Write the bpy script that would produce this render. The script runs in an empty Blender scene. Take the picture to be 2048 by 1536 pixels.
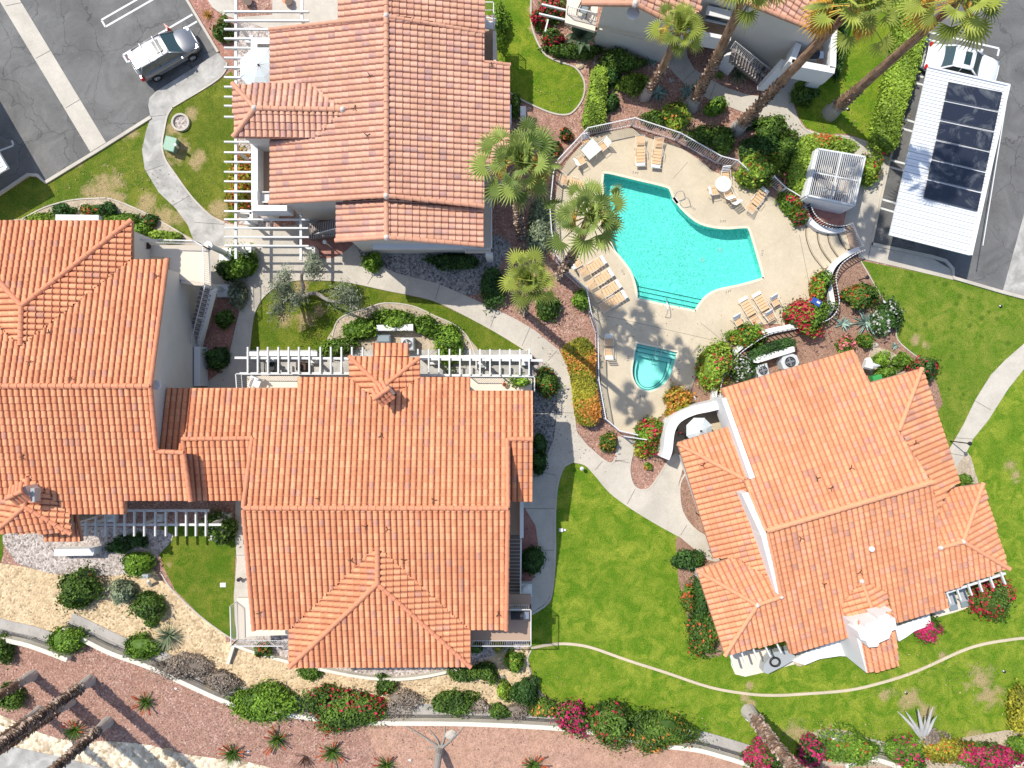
import bpy, bmesh, math, random
import numpy as np
from mathutils import Vector, Matrix
from mathutils.geometry import tessellate_polygon
R = math.radians
rnd = random.Random(7)
rg = np.random.default_rng(7)
sc = bpy.context.scene
COL = sc.collection
# ------------------------------------------------ camera: straight down from 46 m
H = 46.0; FPX = 1426.0; CU = 1024.0; CV = 768.0
cd = bpy.data.cameras.new('camera'); cam = bpy.data.objects.new('camera', cd); COL.objects.link(cam)
cam.location = (0, 0, H); cam.rotation_euler = (0, 0, 0)
cd.sensor_width = 36; cd.lens = 36*FPX/2048; cd.clip_end = 2000; cd.clip_start = .5
sc.camera = cam
# ------------------------------------------------ light
SUN_EL = 56.5; SUN_AZ = 40.0     # shadows fall 40 degrees below +x
sd = Vector((math.cos(R(SUN_AZ))*math.cos(R(SUN_EL)), -math.sin(R(SUN_AZ))*math.cos(R(SUN_EL)), -math.sin(R(SUN_EL))))
sl = bpy.data.lights.new('sun', 'SUN'); sl.energy = 3.35; sl.angle = R(.5); sl.color = (1, .95, .86)
so = bpy.data.objects.new('sun', sl); COL.objects.link(so); so.location = (-30, 30, 60)
so.rotation_euler = sd.to_track_quat('-Z', 'Y').to_euler()
w = bpy.data.worlds.new('World'); sc.world = w; w.use_nodes = True
wn = w.node_tree; sky = wn.nodes.new('ShaderNodeTexSky'); sky.sky_type = 'NISHITA'; sky.sun_disc = False
sky.sun_elevation = R(SUN_EL); sky.sun_rotation = math.atan2(-sd.x, -sd.y)
bg = wn.nodes['Background']; bg.inputs[1].default_value = .14
wn.links.new(sky.outputs[0], bg.inputs[0])
sc.view_settings.view_transform = 'Standard'; sc.view_settings.look = 'None'
sc.view_settings.exposure = .6; sc.view_settings.gamma = 1
try:
    sc.cycles.max_bounces = 6; sc.cycles.transparent_max_bounces = 8
    sc.cycles.use_adaptive_sampling = True
except Exception: pass

# ------------------------------------------------ pixel -> place
def P(u, v, z=0.0):
    k = (H-z)/FPX
    return Vector(((u-CU)*k, -(v-CV)*k, z))
def PL(pts, z=0.0): return [P(p[0], p[1], z) for p in pts]
def smooth(pts, n=5, closed=True):
    pts = [Vector((p[0], p[1], p[2] if len(p) > 2 else 0)) for p in pts]; m = len(pts); out = []
    rng_ = range(m) if closed else range(m-1)
    for i in rng_:
        if closed: a, b, c, d = pts[(i-1) % m], pts[i], pts[(i+1) % m], pts[(i+2) % m]
        else: a, b, c, d = pts[max(i-1, 0)], pts[i], pts[i+1], pts[min(i+2, m-1)]
        for k in range(n):
            t = k/n
            out.append(.5*((2*b)+(c-a)*t+(2*a-5*b+4*c-d)*t*t+(3*b-a-3*c+d)*t**3))
    if not closed: out.append(pts[-1].copy())
    return out
# ------------------------------------------------ mesh builder
class MB:
    def __init__(s): s.V = []; s.F = []; s.T = []; s.U = []; s.n = 0
    def add(s, vs, fs, tone=0.5, uv=None):
        b = s.n
        s.V.extend([tuple(v) for v in vs]); s.n += len(vs)
        s.F.extend([tuple(i+b for i in f) for f in fs])
        if hasattr(tone, '__len__'): s.T.extend(tone)
        else: s.T.extend([tone]*len(fs))
        s.U.extend(uv if uv is not None else [(0, 0)]*len(vs))
        return s
    def box(s, c, d, rz=0, tone=.5, tilt=None):
        hx, hy, hz = d[0]/2, d[1]/2, d[2]/2; ca, sa = math.cos(rz), math.sin(rz); vs = []
        for z in (-hz, hz):
            for x, y in ((-hx, -hy), (hx, -hy), (hx, hy), (-hx, hy)):
                vs.append((c[0]+x*ca-y*sa, c[1]+x*sa+y*ca, c[2]+z))
        return s.add(vs, [(3, 2, 1, 0), (4, 5, 6, 7), (0, 1, 5, 4), (1, 2, 6, 5), (2, 3, 7, 6), (3, 0, 4, 7)], tone)
    def bbox(s, c, d, rz=0, b=.02, tone=.5):    # box with chamfered top edges
        x, y, z = d[0]/2, d[1]/2, d[2]; ca, sa = math.cos(rz), math.sin(rz); vs = []
        for (ex, ey, ez) in ((x, y, 0), (x, y, z-b), (x-b, y-b, z)):
            for sx, sy in ((-1, -1), (1, -1), (1, 1), (-1, 1)):
                vs.append((c[0]+sx*ex*ca-sy*ey*sa, c[1]+sx*ex*sa+sy*ey*ca, c[2]-z/2+ez))
        f = [(3, 2, 1, 0), (8, 9, 10, 11)]
        for k in (0, 4):
            for i in range(4): f.append((k+i, k+(i+1) % 4, k+4+(i+1) % 4, k+4+i))
        return s.add(vs, f, tone)
    def bar(s, a, b, w, h=None, tone=.5):       # rectangular bar from a to b
        a = Vector(a); b = Vector(b); h = h or w; d = (b-a)
        if d.length < 1e-6: return s
        d.normalize(); up = Vector((0, 0, 1)) if abs(d.z) < .95 else Vector((1, 0, 0))
        x = d.cross(up).normalized()*w/2; y = x.cross(d).normalized()*h/2; vs = []
        for p in (a, b):
            for sx, sy in ((-1, -1), (1, -1), (1, 1), (-1, 1)): vs.append(p+x*sx+y*sy)
        return s.add(vs, [(0, 1, 2, 3), (7, 6, 5, 4), (4, 5, 1, 0), (5, 6, 2, 1), (6, 7, 3, 2), (7, 4, 0, 3)], tone)
    def tube(s, pts, r, n=8, cap=True, tone=.5, wob=0):
        pts = [Vector(p) for p in pts]; m = len(pts); vs = []; fs = []; tn = []
        rr = r if hasattr(r, '__len__') else [r]*m
        for i, p in enumerate(pts):
            d = (pts[min(i+1, m-1)]-pts[max(i-1, 0)]).normalized()
            up = Vector((0, 0, 1)) if abs(d.z) < .9 else Vector((0, 1, 0))
            x = d.cross(up).normalized(); y = x.cross(d)
            for k in range(n):
                a = 2*math.pi*k/n; q = rr[i]*(1+(rnd.uniform(-wob, wob) if wob else 0))
                vs.append(p+(x*math.cos(a)+y*math.sin(a))*q)
        for i in range(m-1):
            for k in range(n):
                fs.append((i*n+k, i*n+(k+1) % n, (i+1)*n+(k+1) % n, (i+1)*n+k)); tn.append(tone if not wob else rnd.random())
        if cap:
            fs.append(tuple(range(n-1, -1, -1))); fs.append(tuple(range((m-1)*n, m*n))); tn += [tone, tone]
        return s.add(vs, fs, tn)
    def prism(s, poly, z0, z1, holes=(), tone=.5, bottom=False):   # poly: xy loop; z0/z1 number
        loops = [poly]+list(holes); flat = []; vs0 = []
        ls = [[Vector((p[0], p[1], 0)) for p in l] for l in loops]
        tri = tessellate_polygon(ls)
        for l in ls: flat += l
        top = [(p.x, p.y, z1) for p in flat]; bot = [(p.x, p.y, z0) for p in flat]; N = len(flat)
        fs = []
        for t in tri:
            a, b, c = flat[t[0]], flat[t[1]], flat[t[2]]
            fs.append(t if (b-a).cross(c-a).z > 0 else t[::-1])
        if z0 == z1: return s.add(top, fs, tone)
        if bottom: fs += [tuple(N+i for i in f[::-1]) for f in fs]
        k = 0
        for l in ls:
            m = len(l); ar = sum(l[i].x*l[(i+1) % m].y-l[(i+1) % m].x*l[i].y for i in range(m))
            for i in range(m):
                q = (k+i, k+(i+1) % m, N+k+(i+1) % m, N+k+i)
                fs.append(q[::-1] if ar > 0 else q)
            k += m
        return s.add(top+bot, fs, tone)
    def ribbon(s, pts, wl, wr, z0, z1, tone=.5, closed=False):     # band along a path, offsets left/right
        pts = [Vector((p[0], p[1], 0)) for p in pts]; m = len(pts); L = []; Rr = []
        for i, p in enumerate(pts):
            if closed: d = pts[(i+1) % m]-pts[i-1]
            else: d = pts[min(i+1, m-1)]-pts[max(i-1, 0)]
            d.normalize(); nn = Vector((-d.y, d.x, 0)); L.append(p+nn*wl); Rr.append(p-nn*wr)
        vs = []; fs = []
        for a, b in zip(L, Rr):
            vs += [(a.x, a.y, z0), (a.x, a.y, z1), (b.x, b.y, z1), (b.x, b.y, z0)]
        for i in range(m if closed else m-1):
            a = i*4; b = ((i+1) % m)*4
            fs += [(a, b, b+1, a+1), (a+1, b+1, b+2, a+2), (a+2, b+2, b+3, a+3)]
        if not closed: fs += [(0, 1, 2, 3), (4*m-1, 4*m-2, 4*m-3, 4*m-4)]
        return s.add(vs, fs, tone)
    def disc(s, c, r, h, n=20, tone=.5, rx=1, ry=1):
        return s.prism([(c[0]+r*rx*math.cos(2*math.pi*i/n), c[1]+r*ry*math.sin(2*math.pi*i/n)) for i in range(n)], c[2], c[2]+h, tone=tone)
    def lathe(s, c, prof, n=12, tone=.5):
        vs = []; fs = []
        for r, z in prof:
            for k in range(n): vs.append((c[0]+r*math.cos(2*math.pi*k/n), c[1]+r*math.sin(2*math.pi*k/n), c[2]+z))
        for i in range(len(prof)-1):
            for k in range(n): fs.append((i*n+k, i*n+(k+1) % n, (i+1)*n+(k+1) % n, (i+1)*n+k))
        fs.append(tuple((len(prof)-1)*n+k for k in range(n)))
        return s.add(vs, fs, tone)
    def build(s, name, mat, parent=None, sm=False, uv=False):
        org = Vector((0, 0, 0)); q = parent
        while q is not None: org += q.location; q = q.parent
        V = np.array(s.V, dtype=float)-np.array(org) if s.V else np.zeros((0, 3))
        me = bpy.data.meshes.new(name); me.from_pydata(V.tolist(), [], s.F)
        if s.T:
            at = me.attributes.new('tone', 'FLOAT', 'FACE'); at.data.foreach_set('value', np.array(s.T, dtype=np.float32))
        if uv:
            ul = me.uv_layers.new(name='UVMap'); li = np.zeros(len(me.loops), dtype=np.int32); me.loops.foreach_get('vertex_index', li)
            ul.data.foreach_set('uv', np.array(s.U, dtype=np.float32)[li].ravel())
        if sm: me.polygons.foreach_set('use_smooth', [True]*len(me.polygons))
        me.materials.append(mat); me.update()
        o = bpy.data.objects.new(name, me); COL.objects.link(o)
        if parent is not None: o.parent = parent
        return o
def loose(mb):
    par = list(range(mb.n))
    def f(x):
        while par[x] != x: par[x] = par[par[x]]; x = par[x]
        return x
    for q in mb.F:
        r = f(q[0])
        for i in q[1:]: par[f(i)] = r
    out = {}
    for q, t in zip(mb.F, mb.T): out.setdefault(f(q[0]), []).append((q, t))
    res = []
    for g in out.values():
        ids = sorted({i for q, _ in g for i in q}); mp = {i: k for k, i in enumerate(ids)}; m = MB()
        m.add([mb.V[i] for i in ids], [tuple(mp[i] for i in q) for q, _ in g], [t for _, t in g]); res.append(m)
    return res
SPLIT = {'column', 'column_base', 'patio_wall', 'low_wall', 'walkway_wall', 'balcony_wall', 'arch_wall', 'bench', 'legs'}
def tag(o, label, cat, group=None, kind=None):
    o['label'] = label; o['category'] = cat
    if group: o['group'] = group
    if kind: o['kind'] = kind
    return o
def thing(name, label, cat, loc=(0, 0, 0), rz=0, group=None):
    o = bpy.data.objects.new(name, None); o.empty_display_size = .3; COL.objects.link(o)
    o.location = loc; o.rotation_euler = (0, 0, rz); return tag(o, label, cat, group)
def struct(o): o['kind'] = 'structure'; return o
def stuff(o, label, cat): return tag(o, label, cat, kind='stuff')
def dup(root, loc, rz=0, label=None, scale=None):
    def cp(o, par):
        c = o.copy(); COL.objects.link(c)
        if par is not None: c.parent = par
        for ch in o.children: cp(ch, c)
        return c
    c = cp(root, None); c.location = loc; c.rotation_euler = (0, 0, rz)
    if scale: c.scale = scale
    if label: c['label'] = label
    return c
# ------------------------------------------------ materials
class NT:
    def __init__(s, name, rough=.8, spec=.3):
        s.m = bpy.data.materials.new(name); s.m.use_nodes = True; s.t = s.m.node_tree; s.b = s.t.nodes['Principled BSDF']
        s.b.inputs['Roughness'].default_value = rough; s.b.inputs['Specular IOR Level'].default_value = spec
        s.tc = s.t.nodes.new('ShaderNodeTexCoord')
    def n(s, ty, **kw):
        x = s.t.nodes.new(ty)
        for k, v in kw.items(): setattr(x, k, v)
        return x
    def l(s, a, b): s.t.links.new(a, b)
    def noise(s, scale, detail=3, rough=.55, vec=None, dist=0):
        x = s.n('ShaderNodeTexNoise'); x.inputs['Scale'].default_value = scale; x.inputs['Detail'].default_value = detail
        x.inputs['Roughness'].default_value = rough; x.inputs['Distortion'].default_value = dist
        s.l(vec or s.tc.outputs['Object'], x.inputs['Vector']); return x.outputs['Fac']
    def vor(s, scale, feat='F1', out='Distance', vec=None):
        x = s.n('ShaderNodeTexVoronoi'); x.feature = feat; x.inputs['Scale'].default_value = scale
        s.l(vec or s.tc.outputs['Object'], x.inputs['Vector']); return x.outputs[out]
    def ramp(s, fac, stops, interp='LINEAR'):
        x = s.n('ShaderNodeValToRGB'); x.color_ramp.interpolation = interp; e = x.color_ramp.elements
        while len(e) < len(stops): e.new(.5)
        for i, (p, c) in enumerate(stops):
            e[i].position = p; e[i].color = (c if hasattr(c, '__len__') else (c, c, c))[:3] + (1,) if hasattr(c, '__len__') else (c, c, c, 1)
        s.l(fac, x.inputs[0]); return x.outputs[0]
    def mix(s, fac, a, b, mode='MIX'):
        x = s.n('ShaderNodeMix'); x.data_type = 'RGBA'; x.blend_type = mode
        for sock, v in ((x.inputs[0], fac), (x.inputs[6], a), (x.inputs[7], b)):
            if isinstance(v, (int, float)): sock.default_value = v
            elif isinstance(v, tuple): sock.default_value = v+(1,) if len(v) == 3 else v
            else: s.l(v, sock)
        return x.outputs[2]
    def math(s, op, a, b=None):
        x = s.n('ShaderNodeMath'); x.operation = op
        for i, v in ((0, a), (1, b)):
            if v is None: continue
            if isinstance(v, (int, float)): x.inputs[i].default_value = v
            else: s.l(v, x.inputs[i])
        return x.outputs[0]
    def bump(s, h, dist=.02, strength=.6):
        x = s.n('ShaderNodeBump'); x.inputs['Distance'].default_value = dist; x.inputs['Strength'].default_value = strength
        s.l(h, x.inputs['Height']); s.l(x.outputs[0], s.b.inputs['Normal'])
    def col(s, c):
        if isinstance(c, tuple): s.b.inputs['Base Color'].default_value = c+(1,)
        else: s.l(c, s.b.inputs['Base Color'])
        return s
    def attr(s, name='tone'):
        x = s.n('ShaderNodeAttribute'); x.attribute_name = name; return x.outputs['Fac']
def plain(name, c, rough=.6, var=.12, scale=3, spec=.3, bump=0, metal=0):
    a = NT(name, rough, spec); f = a.noise(scale, 5, .6); a.b.inputs['Metallic'].default_value = metal
    a.col(a.mix(f, tuple(x*(1-var) for x in c), tuple(min(1, x*(1+var)) for x in c)))
    if bump: a.bump(a.noise(scale*12, 3), bump)
    return a.m
def gravel(name, cols, size=.07, dirt=None, bump=.03):   # stones picked from cols
    a = NT(name, .95, .2)
    vc = a.vor(1/size, out='Color'); sp = a.n('ShaderNodeSeparateColor'); a.l(vc, sp.inputs[0])
    c1 = a.ramp(sp.outputs[0], [(i/(len(cols)-1), c) for i, c in enumerate(cols)])
    big = a.noise(.35, 4); c2 = a.mix(a.ramp(big, [(.35, 0.), (.7, 1.)]), c1, dirt or cols[0]) if dirt else c1
    if dirt: c2 = a.mix(.55, c1, c2)
    mid = a.noise(1.6, 5, .65); c3 = a.mix(1, c2, a.ramp(mid, [(.3, .78), (.7, 1.15)]), 'MULTIPLY')
    a.col(c3); d = a.vor(1/size); a.bump(a.math('SUBTRACT', 1, d), bump, .8)
    return a.m
def concrete(name, c, stain=.25, warm=None, sc_=1.0, joints=False):
    a = NT(name, .85, .25); f = a.noise(.5*sc_, 6, .65, dist=.6); g = a.noise(3.5*sc_, 5, .7)
    dk = tuple(x*(1-stain*1.5) for x in c); c1 = a.mix(a.ramp(f, [(.38, 0.), (.62, 1.)]), dk, c)
    c2 = a.mix(a.ramp(g, [(.3, .35), (.75, 0.)]), c1, warm or tuple(x*.72 for x in c))
    sp = a.noise(30, 2); c3 = a.mix(1, c2, a.ramp(sp, [(.25, .8), (.6, 1.05)]), 'MULTIPLY')
    a.col(c3); a.bump(sp, .01, .4); return a.m
def grass(name, base=(.12, .21, .012), dark=(.05, .115, .008), yel=(.25, .27, .035), dry=(.42, .31, .16), patches=(), dryness=0., spots=()):
    a = NT(name, .9, .15)
    f = a.noise(11, 4, .75); g = a.noise(1.15, 7, .68, dist=.7); h = a.noise(.35, 4)
    c = a.mix(a.ramp(f, [(.32, 0.), (.62, 1.)]), dark, base)
    c = a.mix(a.ramp(g, [(.4, 0.), (.6, .9)]), c, yel)
    c = a.mix(a.ramp(h, [(.38, .55), (.58, 0.)]), c, tuple((x+y)/2 for x, y in zip(base, dark)))
    d = None
    e = a.noise(1.3, 6, .7, dist=.4)
    for (u, v, r) in patches:
        p = P(u, v); x = a.n('ShaderNodeVectorMath', operation='DISTANCE'); a.l(a.tc.outputs['Object'], x.inputs[0]); x.inputs[1].default_value = (p.x, p.y, 0)
        y = a.math('SUBTRACT', 1, a.math('DIVIDE', x.outputs['Value'], r*.032*2.1)); y = a.math('MAXIMUM', y, 0)
        d = y if d is None else a.math('MAXIMUM', d, y)
    if d is not None or dryness:
        t = a.math('ADD', d if d is not None else 0, dryness)
        t = a.math('ADD', t, a.math('MULTIPLY', a.math('SUBTRACT', e, .5), 1.9))
        c = a.mix(a.ramp(t, [(.35, 0.), (.75, .85)]), c, a.mix(f, dry, tuple(x*1.5 for x in dry)))
    sdk = None
    for (u, v, r) in spots:
        p = P(u, v); x = a.n('ShaderNodeVectorMath', operation='DISTANCE'); a.l(a.tc.outputs['Object'], x.inputs[0]); x.inputs[1].default_value = (p.x, p.y, 0)
        y = a.math('MAXIMUM', a.math('SUBTRACT', 1, a.math('DIVIDE', x.outputs['Value'], r*.04)), 0)
        sdk = y if sdk is None else a.math('MAXIMUM', sdk, y)
    if sdk is not None: c = a.mix(a.ramp(sdk, [(0., 0.), (.6, .75)]), c, dark)
    v = a.vor(26); c = a.mix(1, c, a.ramp(v, [(.15, 1.35), (.6, .62)]), 'MULTIPLY')
    w_ = a.noise(60, 2); c = a.mix(a.ramp(w_, [(.66, 0.), (.72, .5)]), c, yel)
    a.col(c); a.bump(a.math('ADD', f, a.math('MULTIPLY', v, -.7)), .06, .9)
    return a.m
def leafmat(name, lo, hi, flower=None, ff=.0, trans=.25):
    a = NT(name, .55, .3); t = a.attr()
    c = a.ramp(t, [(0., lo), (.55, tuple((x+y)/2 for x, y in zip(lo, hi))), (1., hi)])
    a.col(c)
    tr = a.n('ShaderNodeBsdfTranslucent'); a.l(c, tr.inputs[0]); mx = a.n('ShaderNodeMixShader'); mx.inputs[0].default_value = trans
    a.l(a.b.outputs[0], mx.inputs[1]); a.l(tr.outputs[0], mx.inputs[2]); a.l(mx.outputs[0], a.t.nodes['Material Output'].inputs[0])
    return a.m
def tilemat(name, cols, darkfrac=.1, darkc=(.25, .12, .08), stain=.12, groove_col=(.38, .14, .08)):
    a = NT(name, .75, .25)
    uv = a.n('ShaderNodeVectorMath', operation='FLOOR'); a.l(a.tc.outputs['UV'], uv.inputs[0])
    wn_ = a.n('ShaderNodeTexWhiteNoise'); wn_.noise_dimensions = '2D'; a.l(uv.outputs[0], wn_.inputs['Vector'])
    sp = a.n('ShaderNodeSeparateColor'); a.l(wn_.outputs['Color'], sp.inputs[0])
    c = a.ramp(sp.outputs[0], [(i/(len(cols)-1), c) for i, c in enumerate(cols)])
    c = a.mix(a.ramp(sp.outputs[1], [(1-darkfrac-.01, 0.), (1-darkfrac+.01, .75)]), c, darkc)
    b = a.noise(.45, 4, .6); c = a.mix(1, c, a.ramp(b, [(.3, .86), (.7, 1.08)]), 'MULTIPLY')
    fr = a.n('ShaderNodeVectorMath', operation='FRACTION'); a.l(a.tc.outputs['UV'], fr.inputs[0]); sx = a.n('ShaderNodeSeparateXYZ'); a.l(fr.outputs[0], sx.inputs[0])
    c = a.mix(a.ramp(sx.outputs[0], [(.70, 0.), (.80, .85), (.97, .85), (1., 0.)]), c, groove_col); c = a.mix(a.ramp(sx.outputs[1], [(.03, .6), (.1, 0.)]), c, groove_col)  # darker colour along each tile's trough and course edge
    mp = a.n('ShaderNodeMapping'); mp.inputs['Scale'].default_value = (.9, .07, 1); a.l(a.tc.outputs['UV'], mp.inputs[0]); sk = a.noise(1, 5, .7, vec=mp.outputs[0]); c = a.mix(1, c, a.ramp(sk, [(.3, .84), (.52, 1.), (.75, 1.07)]), 'MULTIPLY')
    g = a.noise(7, 5, .75); c = a.mix(a.ramp(g, [(.55, 0.), (.75, stain*4)]), c, (.3, .2, .16))
    a.col(c); a.bump(a.noise(25, 3), .01, .5); return a.m
M = {}
M['gravel_pink'] = gravel('pink_gravel', [(.17, .085, .06), (.34, .195, .15), (.42, .25, .19), (.25, .125, .095), (.58, .42, .34)], .075, (.32, .175, .125))
M['gravel_red'] = gravel('red_gravel', [(.24, .1, .075), (.37, .185, .14), (.3, .14, .1), (.5, .3, .24)], .09, (.36, .19, .14))
M['gravel_brown'] = gravel('brown_gravel', [(.17, .1, .07), (.3, .18, .13), (.38, .24, .17)], .06, (.3, .18, .13))
M['gravel_tan'] = gravel('tan_rock', [(.33, .23, .13), (.56, .42, .25), (.68, .54, .35), (.44, .32, .19)], .13, (.58, .43, .26), .05)
M['gravel_grey'] = gravel('grey_gravel', [(.09, .085, .085), (.26, .25, .24), (.42, .4, .38), (.17, .15, .14)], .1, None, .05)
M['gravel_pale'] = gravel('pale_gravel', [(.2, .16, .14), (.42, .36, .32), (.58, .52, .48), (.3, .25, .22)], .11, None, .05)
M['pebble'] = gravel('cream_pebbles', [(.35, .26, .16), (.68, .56, .4), (.8, .7, .52), (.5, .38, .26)], .24, None, .08)
M['dirt'] = gravel('pale_dirt', [(.3, .23, .16), (.46, .38, .28), (.52, .44, .33)], .05, (.4, .33, .25), .015)
M['sand_pink'] = gravel('pink_dirt', [(.3, .16, .11), (.42, .25, .18), (.5, .32, .24)], .07, (.42, .25, .17), .012)
M['brick'] = gravel('brick_pavers', [(.3, .13, .1), (.4, .19, .15), (.34, .16, .12)], .16, (.4, .22, .18), .01)
M['concrete'] = concrete('path_concrete', (.56, .51, .43), .13)
M['concrete_b'] = concrete('sidewalk_concrete', (.5, .48, .44), .3, sc_=1.5)
M['deck'] = concrete('pool_deck_concrete', (.60, .51, .37), .09, (.42, .34, .23))
M['white'] = plain('white_stucco', (.7, .69, .67), .9, .04, 2, bump=.006)
M['stucco'] = plain('pale_stucco', (.64, .59, .52), .95, .07, 1.2, bump=.008)
M['cream'] = plain('cream_stucco', (.6, .52, .42), .9, .06, 2, bump=.006)
M['whitepaint'] = plain('white_painted_wood', (.6, .6, .58), .5, .06, 6)
M['rail'] = plain('white_metal_rail', (.6, .59, .58), .4, .06, 8)
M['beigefloor'] = plain('balcony_floor', (.38, .27, .2), .8, .06, 2)
M['terrace'] = plain('terrace_floor', (.66, .58, .47), .8, .05, 2)
M['wood'] = plain('dark_wood', (.07, .035, .02), .5, .25, 8)
M['steel'] = plain('brushed_steel', (.5, .5, .5), .3, .08, 6, metal=.8)
M['grey'] = plain('grey_metal', (.34, .36, .36), .45, .06, 6)
M['black'] = plain('black_plastic', (.02, .02, .022), .5, .1, 6)
M['dkgreen'] = plain('green_plastic', (.22, .36, .26), .5, .08, 6)
M['glass'] = plain('dark_glass', (.03, .045, .05), .05, .2, 1, spec=.8)
M['blue'] = plain('blue_vinyl', (.03, .08, .3), .4, .1, 4)
M['roofunder'] = plain('painted_fascia', (.42, .22, .14), .8, .08, 3)
M['stone'] = plain('tan_boulder', (.5, .4, .28), .9, .25, 2.5, bump=.03)
M['bark'] = plain('grey_bark', (.3, .27, .24), .9, .35, 5, bump=.04)
M['stairs'] = plain('brown_stair_tread', (.19, .155, .135), .85, .1, 3)
M['red'] = plain('red_plastic', (.5, .03, .02), .35, .1, 3)
M['tile_a'] = tilemat('salmon_roof_tile', [(.57, .3, .2), (.63, .345, .23), (.67, .385, .27), (.62, .34, .21), (.56, .31, .24)], .08, (.42, .25, .22), groove_col=(.36, .17, .13))
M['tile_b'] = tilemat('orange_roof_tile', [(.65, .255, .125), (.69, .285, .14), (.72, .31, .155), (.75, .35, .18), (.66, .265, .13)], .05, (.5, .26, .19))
M['tile_c'] = tilemat('light_orange_roof_tile', [(.69, .285, .14), (.73, .315, .16), (.77, .355, .185), (.71, .3, .15), (.7, .34, .22)], .07, (.48, .26, .2), groove_col=(.46, .18, .09))
M['cap_a'] = plain('salmon_ridge_tile', (.55, .28, .18), .75, .2, 4)
M['cap_b'] = plain('orange_ridge_tile', (.6, .24, .13), .75, .2, 4)
M['cap_c'] = plain('light_ridge_tile', (.68, .3, .16), .75, .18, 4)
M['mortar'] = plain('pale_mortar', (.58, .5, .44), .9, .1, 5)
# ================================================= GROUND
POOL = smooth(PL([(1203, 347), (1215, 343), (1275, 357), (1332, 371), (1343, 380), (1350, 396), (1372, 423), (1402, 445), (1445, 454), (1488, 452), (1499, 456), (1507, 478), (1518, 515), (1528, 552), (1524, 560), (1480, 573), (1438, 582), (1416, 593), (1402, 608), (1391, 625)]), 4, False) + smooth(PL([(1391, 625), (1330, 613), (1271, 600)]), 2, False)[1:] + smooth(PL([(1271, 600), (1268, 575), (1258, 545), (1240, 520), (1224, 500), (1214, 470), (1207, 420), (1201, 370)]), 4, False)[1:]
SPA = PL([(1271, 683), (1314, 692), (1357, 702)]) + smooth(PL([(1357, 702), (1350, 732), (1340, 757), (1322, 776), (1298, 785), (1278, 779), (1265, 762), (1261, 740), (1265, 712), (1271, 683)]), 4, False)[1:-1]
def xy(l): return [(p[0], p[1]) for p in l]
g = MB()
outer = [(-400, -400), (400, -400), (400, 400), (-400, 400)]
hole1 = xy(PL([(1190, 335), (1420, 335), (1545, 440), (1545, 570), (1400, 640), (1262, 615), (1200, 520)])); hole2 = xy(PL([(1255, 676), (1368, 692), (1355, 770), (1300, 792), (1250, 780)]))
g.prism(outer, 0, 0, [hole1, hole2]); struct(g.build('ground', M['gravel_pink']))
def sheet(name, pts, z, mat, sm=4, holes=(), thick=0.0, kind=True, crisp=()):
    p = PL(pts)
    if sm: p = smooth(p, sm)
    m = MB(); m.prism(xy(p), z-thick if thick else z, z, [xy(h) for h in holes]); o = m.build(name, mat)
    if kind: struct(o)
    return o
def kerb(name, pts, z0, z1, mat, wl=.08, wr=.08, sm=4):
    p = PL(pts); p = smooth(p, sm, False) if sm else p
    m = MB(); m.ribbon(p, wl, wr, z0, z1); return struct(m.build(name, mat))
# -- asphalt
def asphalt(name, shade=(.14, .137, .13)):
    a = NT(name, .9, .3); f = a.noise(.45, 6, .65, dist=.8); g_ = a.noise(28, 3, .7)
    c = a.mix(a.ramp(f, [(.35, 0.), (.65, 1.)]), tuple(x*.78 for x in shade), tuple(x*1.22 for x in shade))
    c = a.mix(a.ramp(a.noise(2.2, 5, .7), [(.6, 0.), (.75, .35)]), c, (.3, .26, .21))
    dv = a.n('ShaderNodeVectorMath', operation='ADD'); nz = a.n('ShaderNodeTexNoise'); nz.inputs['Scale'].default_value = 1.1; nz.inputs['Detail'].default_value = 5
    a.l(a.tc.outputs['Object'], nz.inputs['Vector']); a.l(a.tc.outputs['Object'], dv.inputs[0]); a.l(nz.outputs['Color'], dv.inputs[1])
    e = a.vor(.3, 'DISTANCE_TO_EDGE', vec=dv.outputs[0]); c = a.mix(a.ramp(e, [(.002, .6), (.009, 0.)]), c, (.045, .045, .048))
    e2 = a.noise(.9, 2); c = a.mix(a.math('MULTIPLY', a.ramp(a.vor(.75, 'DISTANCE_TO_EDGE', vec=dv.outputs[0]), [(.002, .55), (.014, 0.)]), a.ramp(e2, [(.45, 0.), (.6, 1.)])), c, (.05, .05, .052))
    c = a.mix(1, c, a.ramp(g_, [(.3, .8), (.7, 1.2)]), 'MULTIPLY'); a.col(c); a.bump(g_, .01, .4); return a.m
M['asphalt'] = asphalt('weathered_asphalt'); M['asphalt2'] = asphalt('sealed_asphalt', (.13, .128, .124))
sheet('parking_lot', [(-260, -300), (240, -300), (372, 0), (437, 106), (312, 185), (299, 198), (300, 212), (304, 232), (92, 365), (75, 350), (60, 348), (0, 387), (-260, 540)], .006, M['asphalt'], 0)
sheet('parking_lot', [(1741, 492), (1760, 400), (1778, 320), (1852, 70), (1880, -60), (1950, -300), (2400, -300), (2400, 700), (2045, 600), (1908, 556)], .006, M['asphalt2'], 0)
sheet('gutter_strip', [(-110, -180), (-69, -180), (212, 285), (181, 304)], .012, M['concrete'], 0)
sheet('gutter_strip', [(2075, 330), (2135, 345), (2047, 596), (2005, 583)], .012, M['concrete_b'], 0)
kerb('kerb', [(-260, 540), (0, 389), (58, 350), (76, 351), (92, 366), (200, 300), (303, 235)], 0, .13, M['concrete'], .1, .1, 0)
kerb('kerb', [(1741, 488), (1860, 513), (1890, 522), (1904, 538), (1906, 556), (2005, 585), (2120, 615)], 0, .13, M['concrete'], .1, .1, 0)
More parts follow.
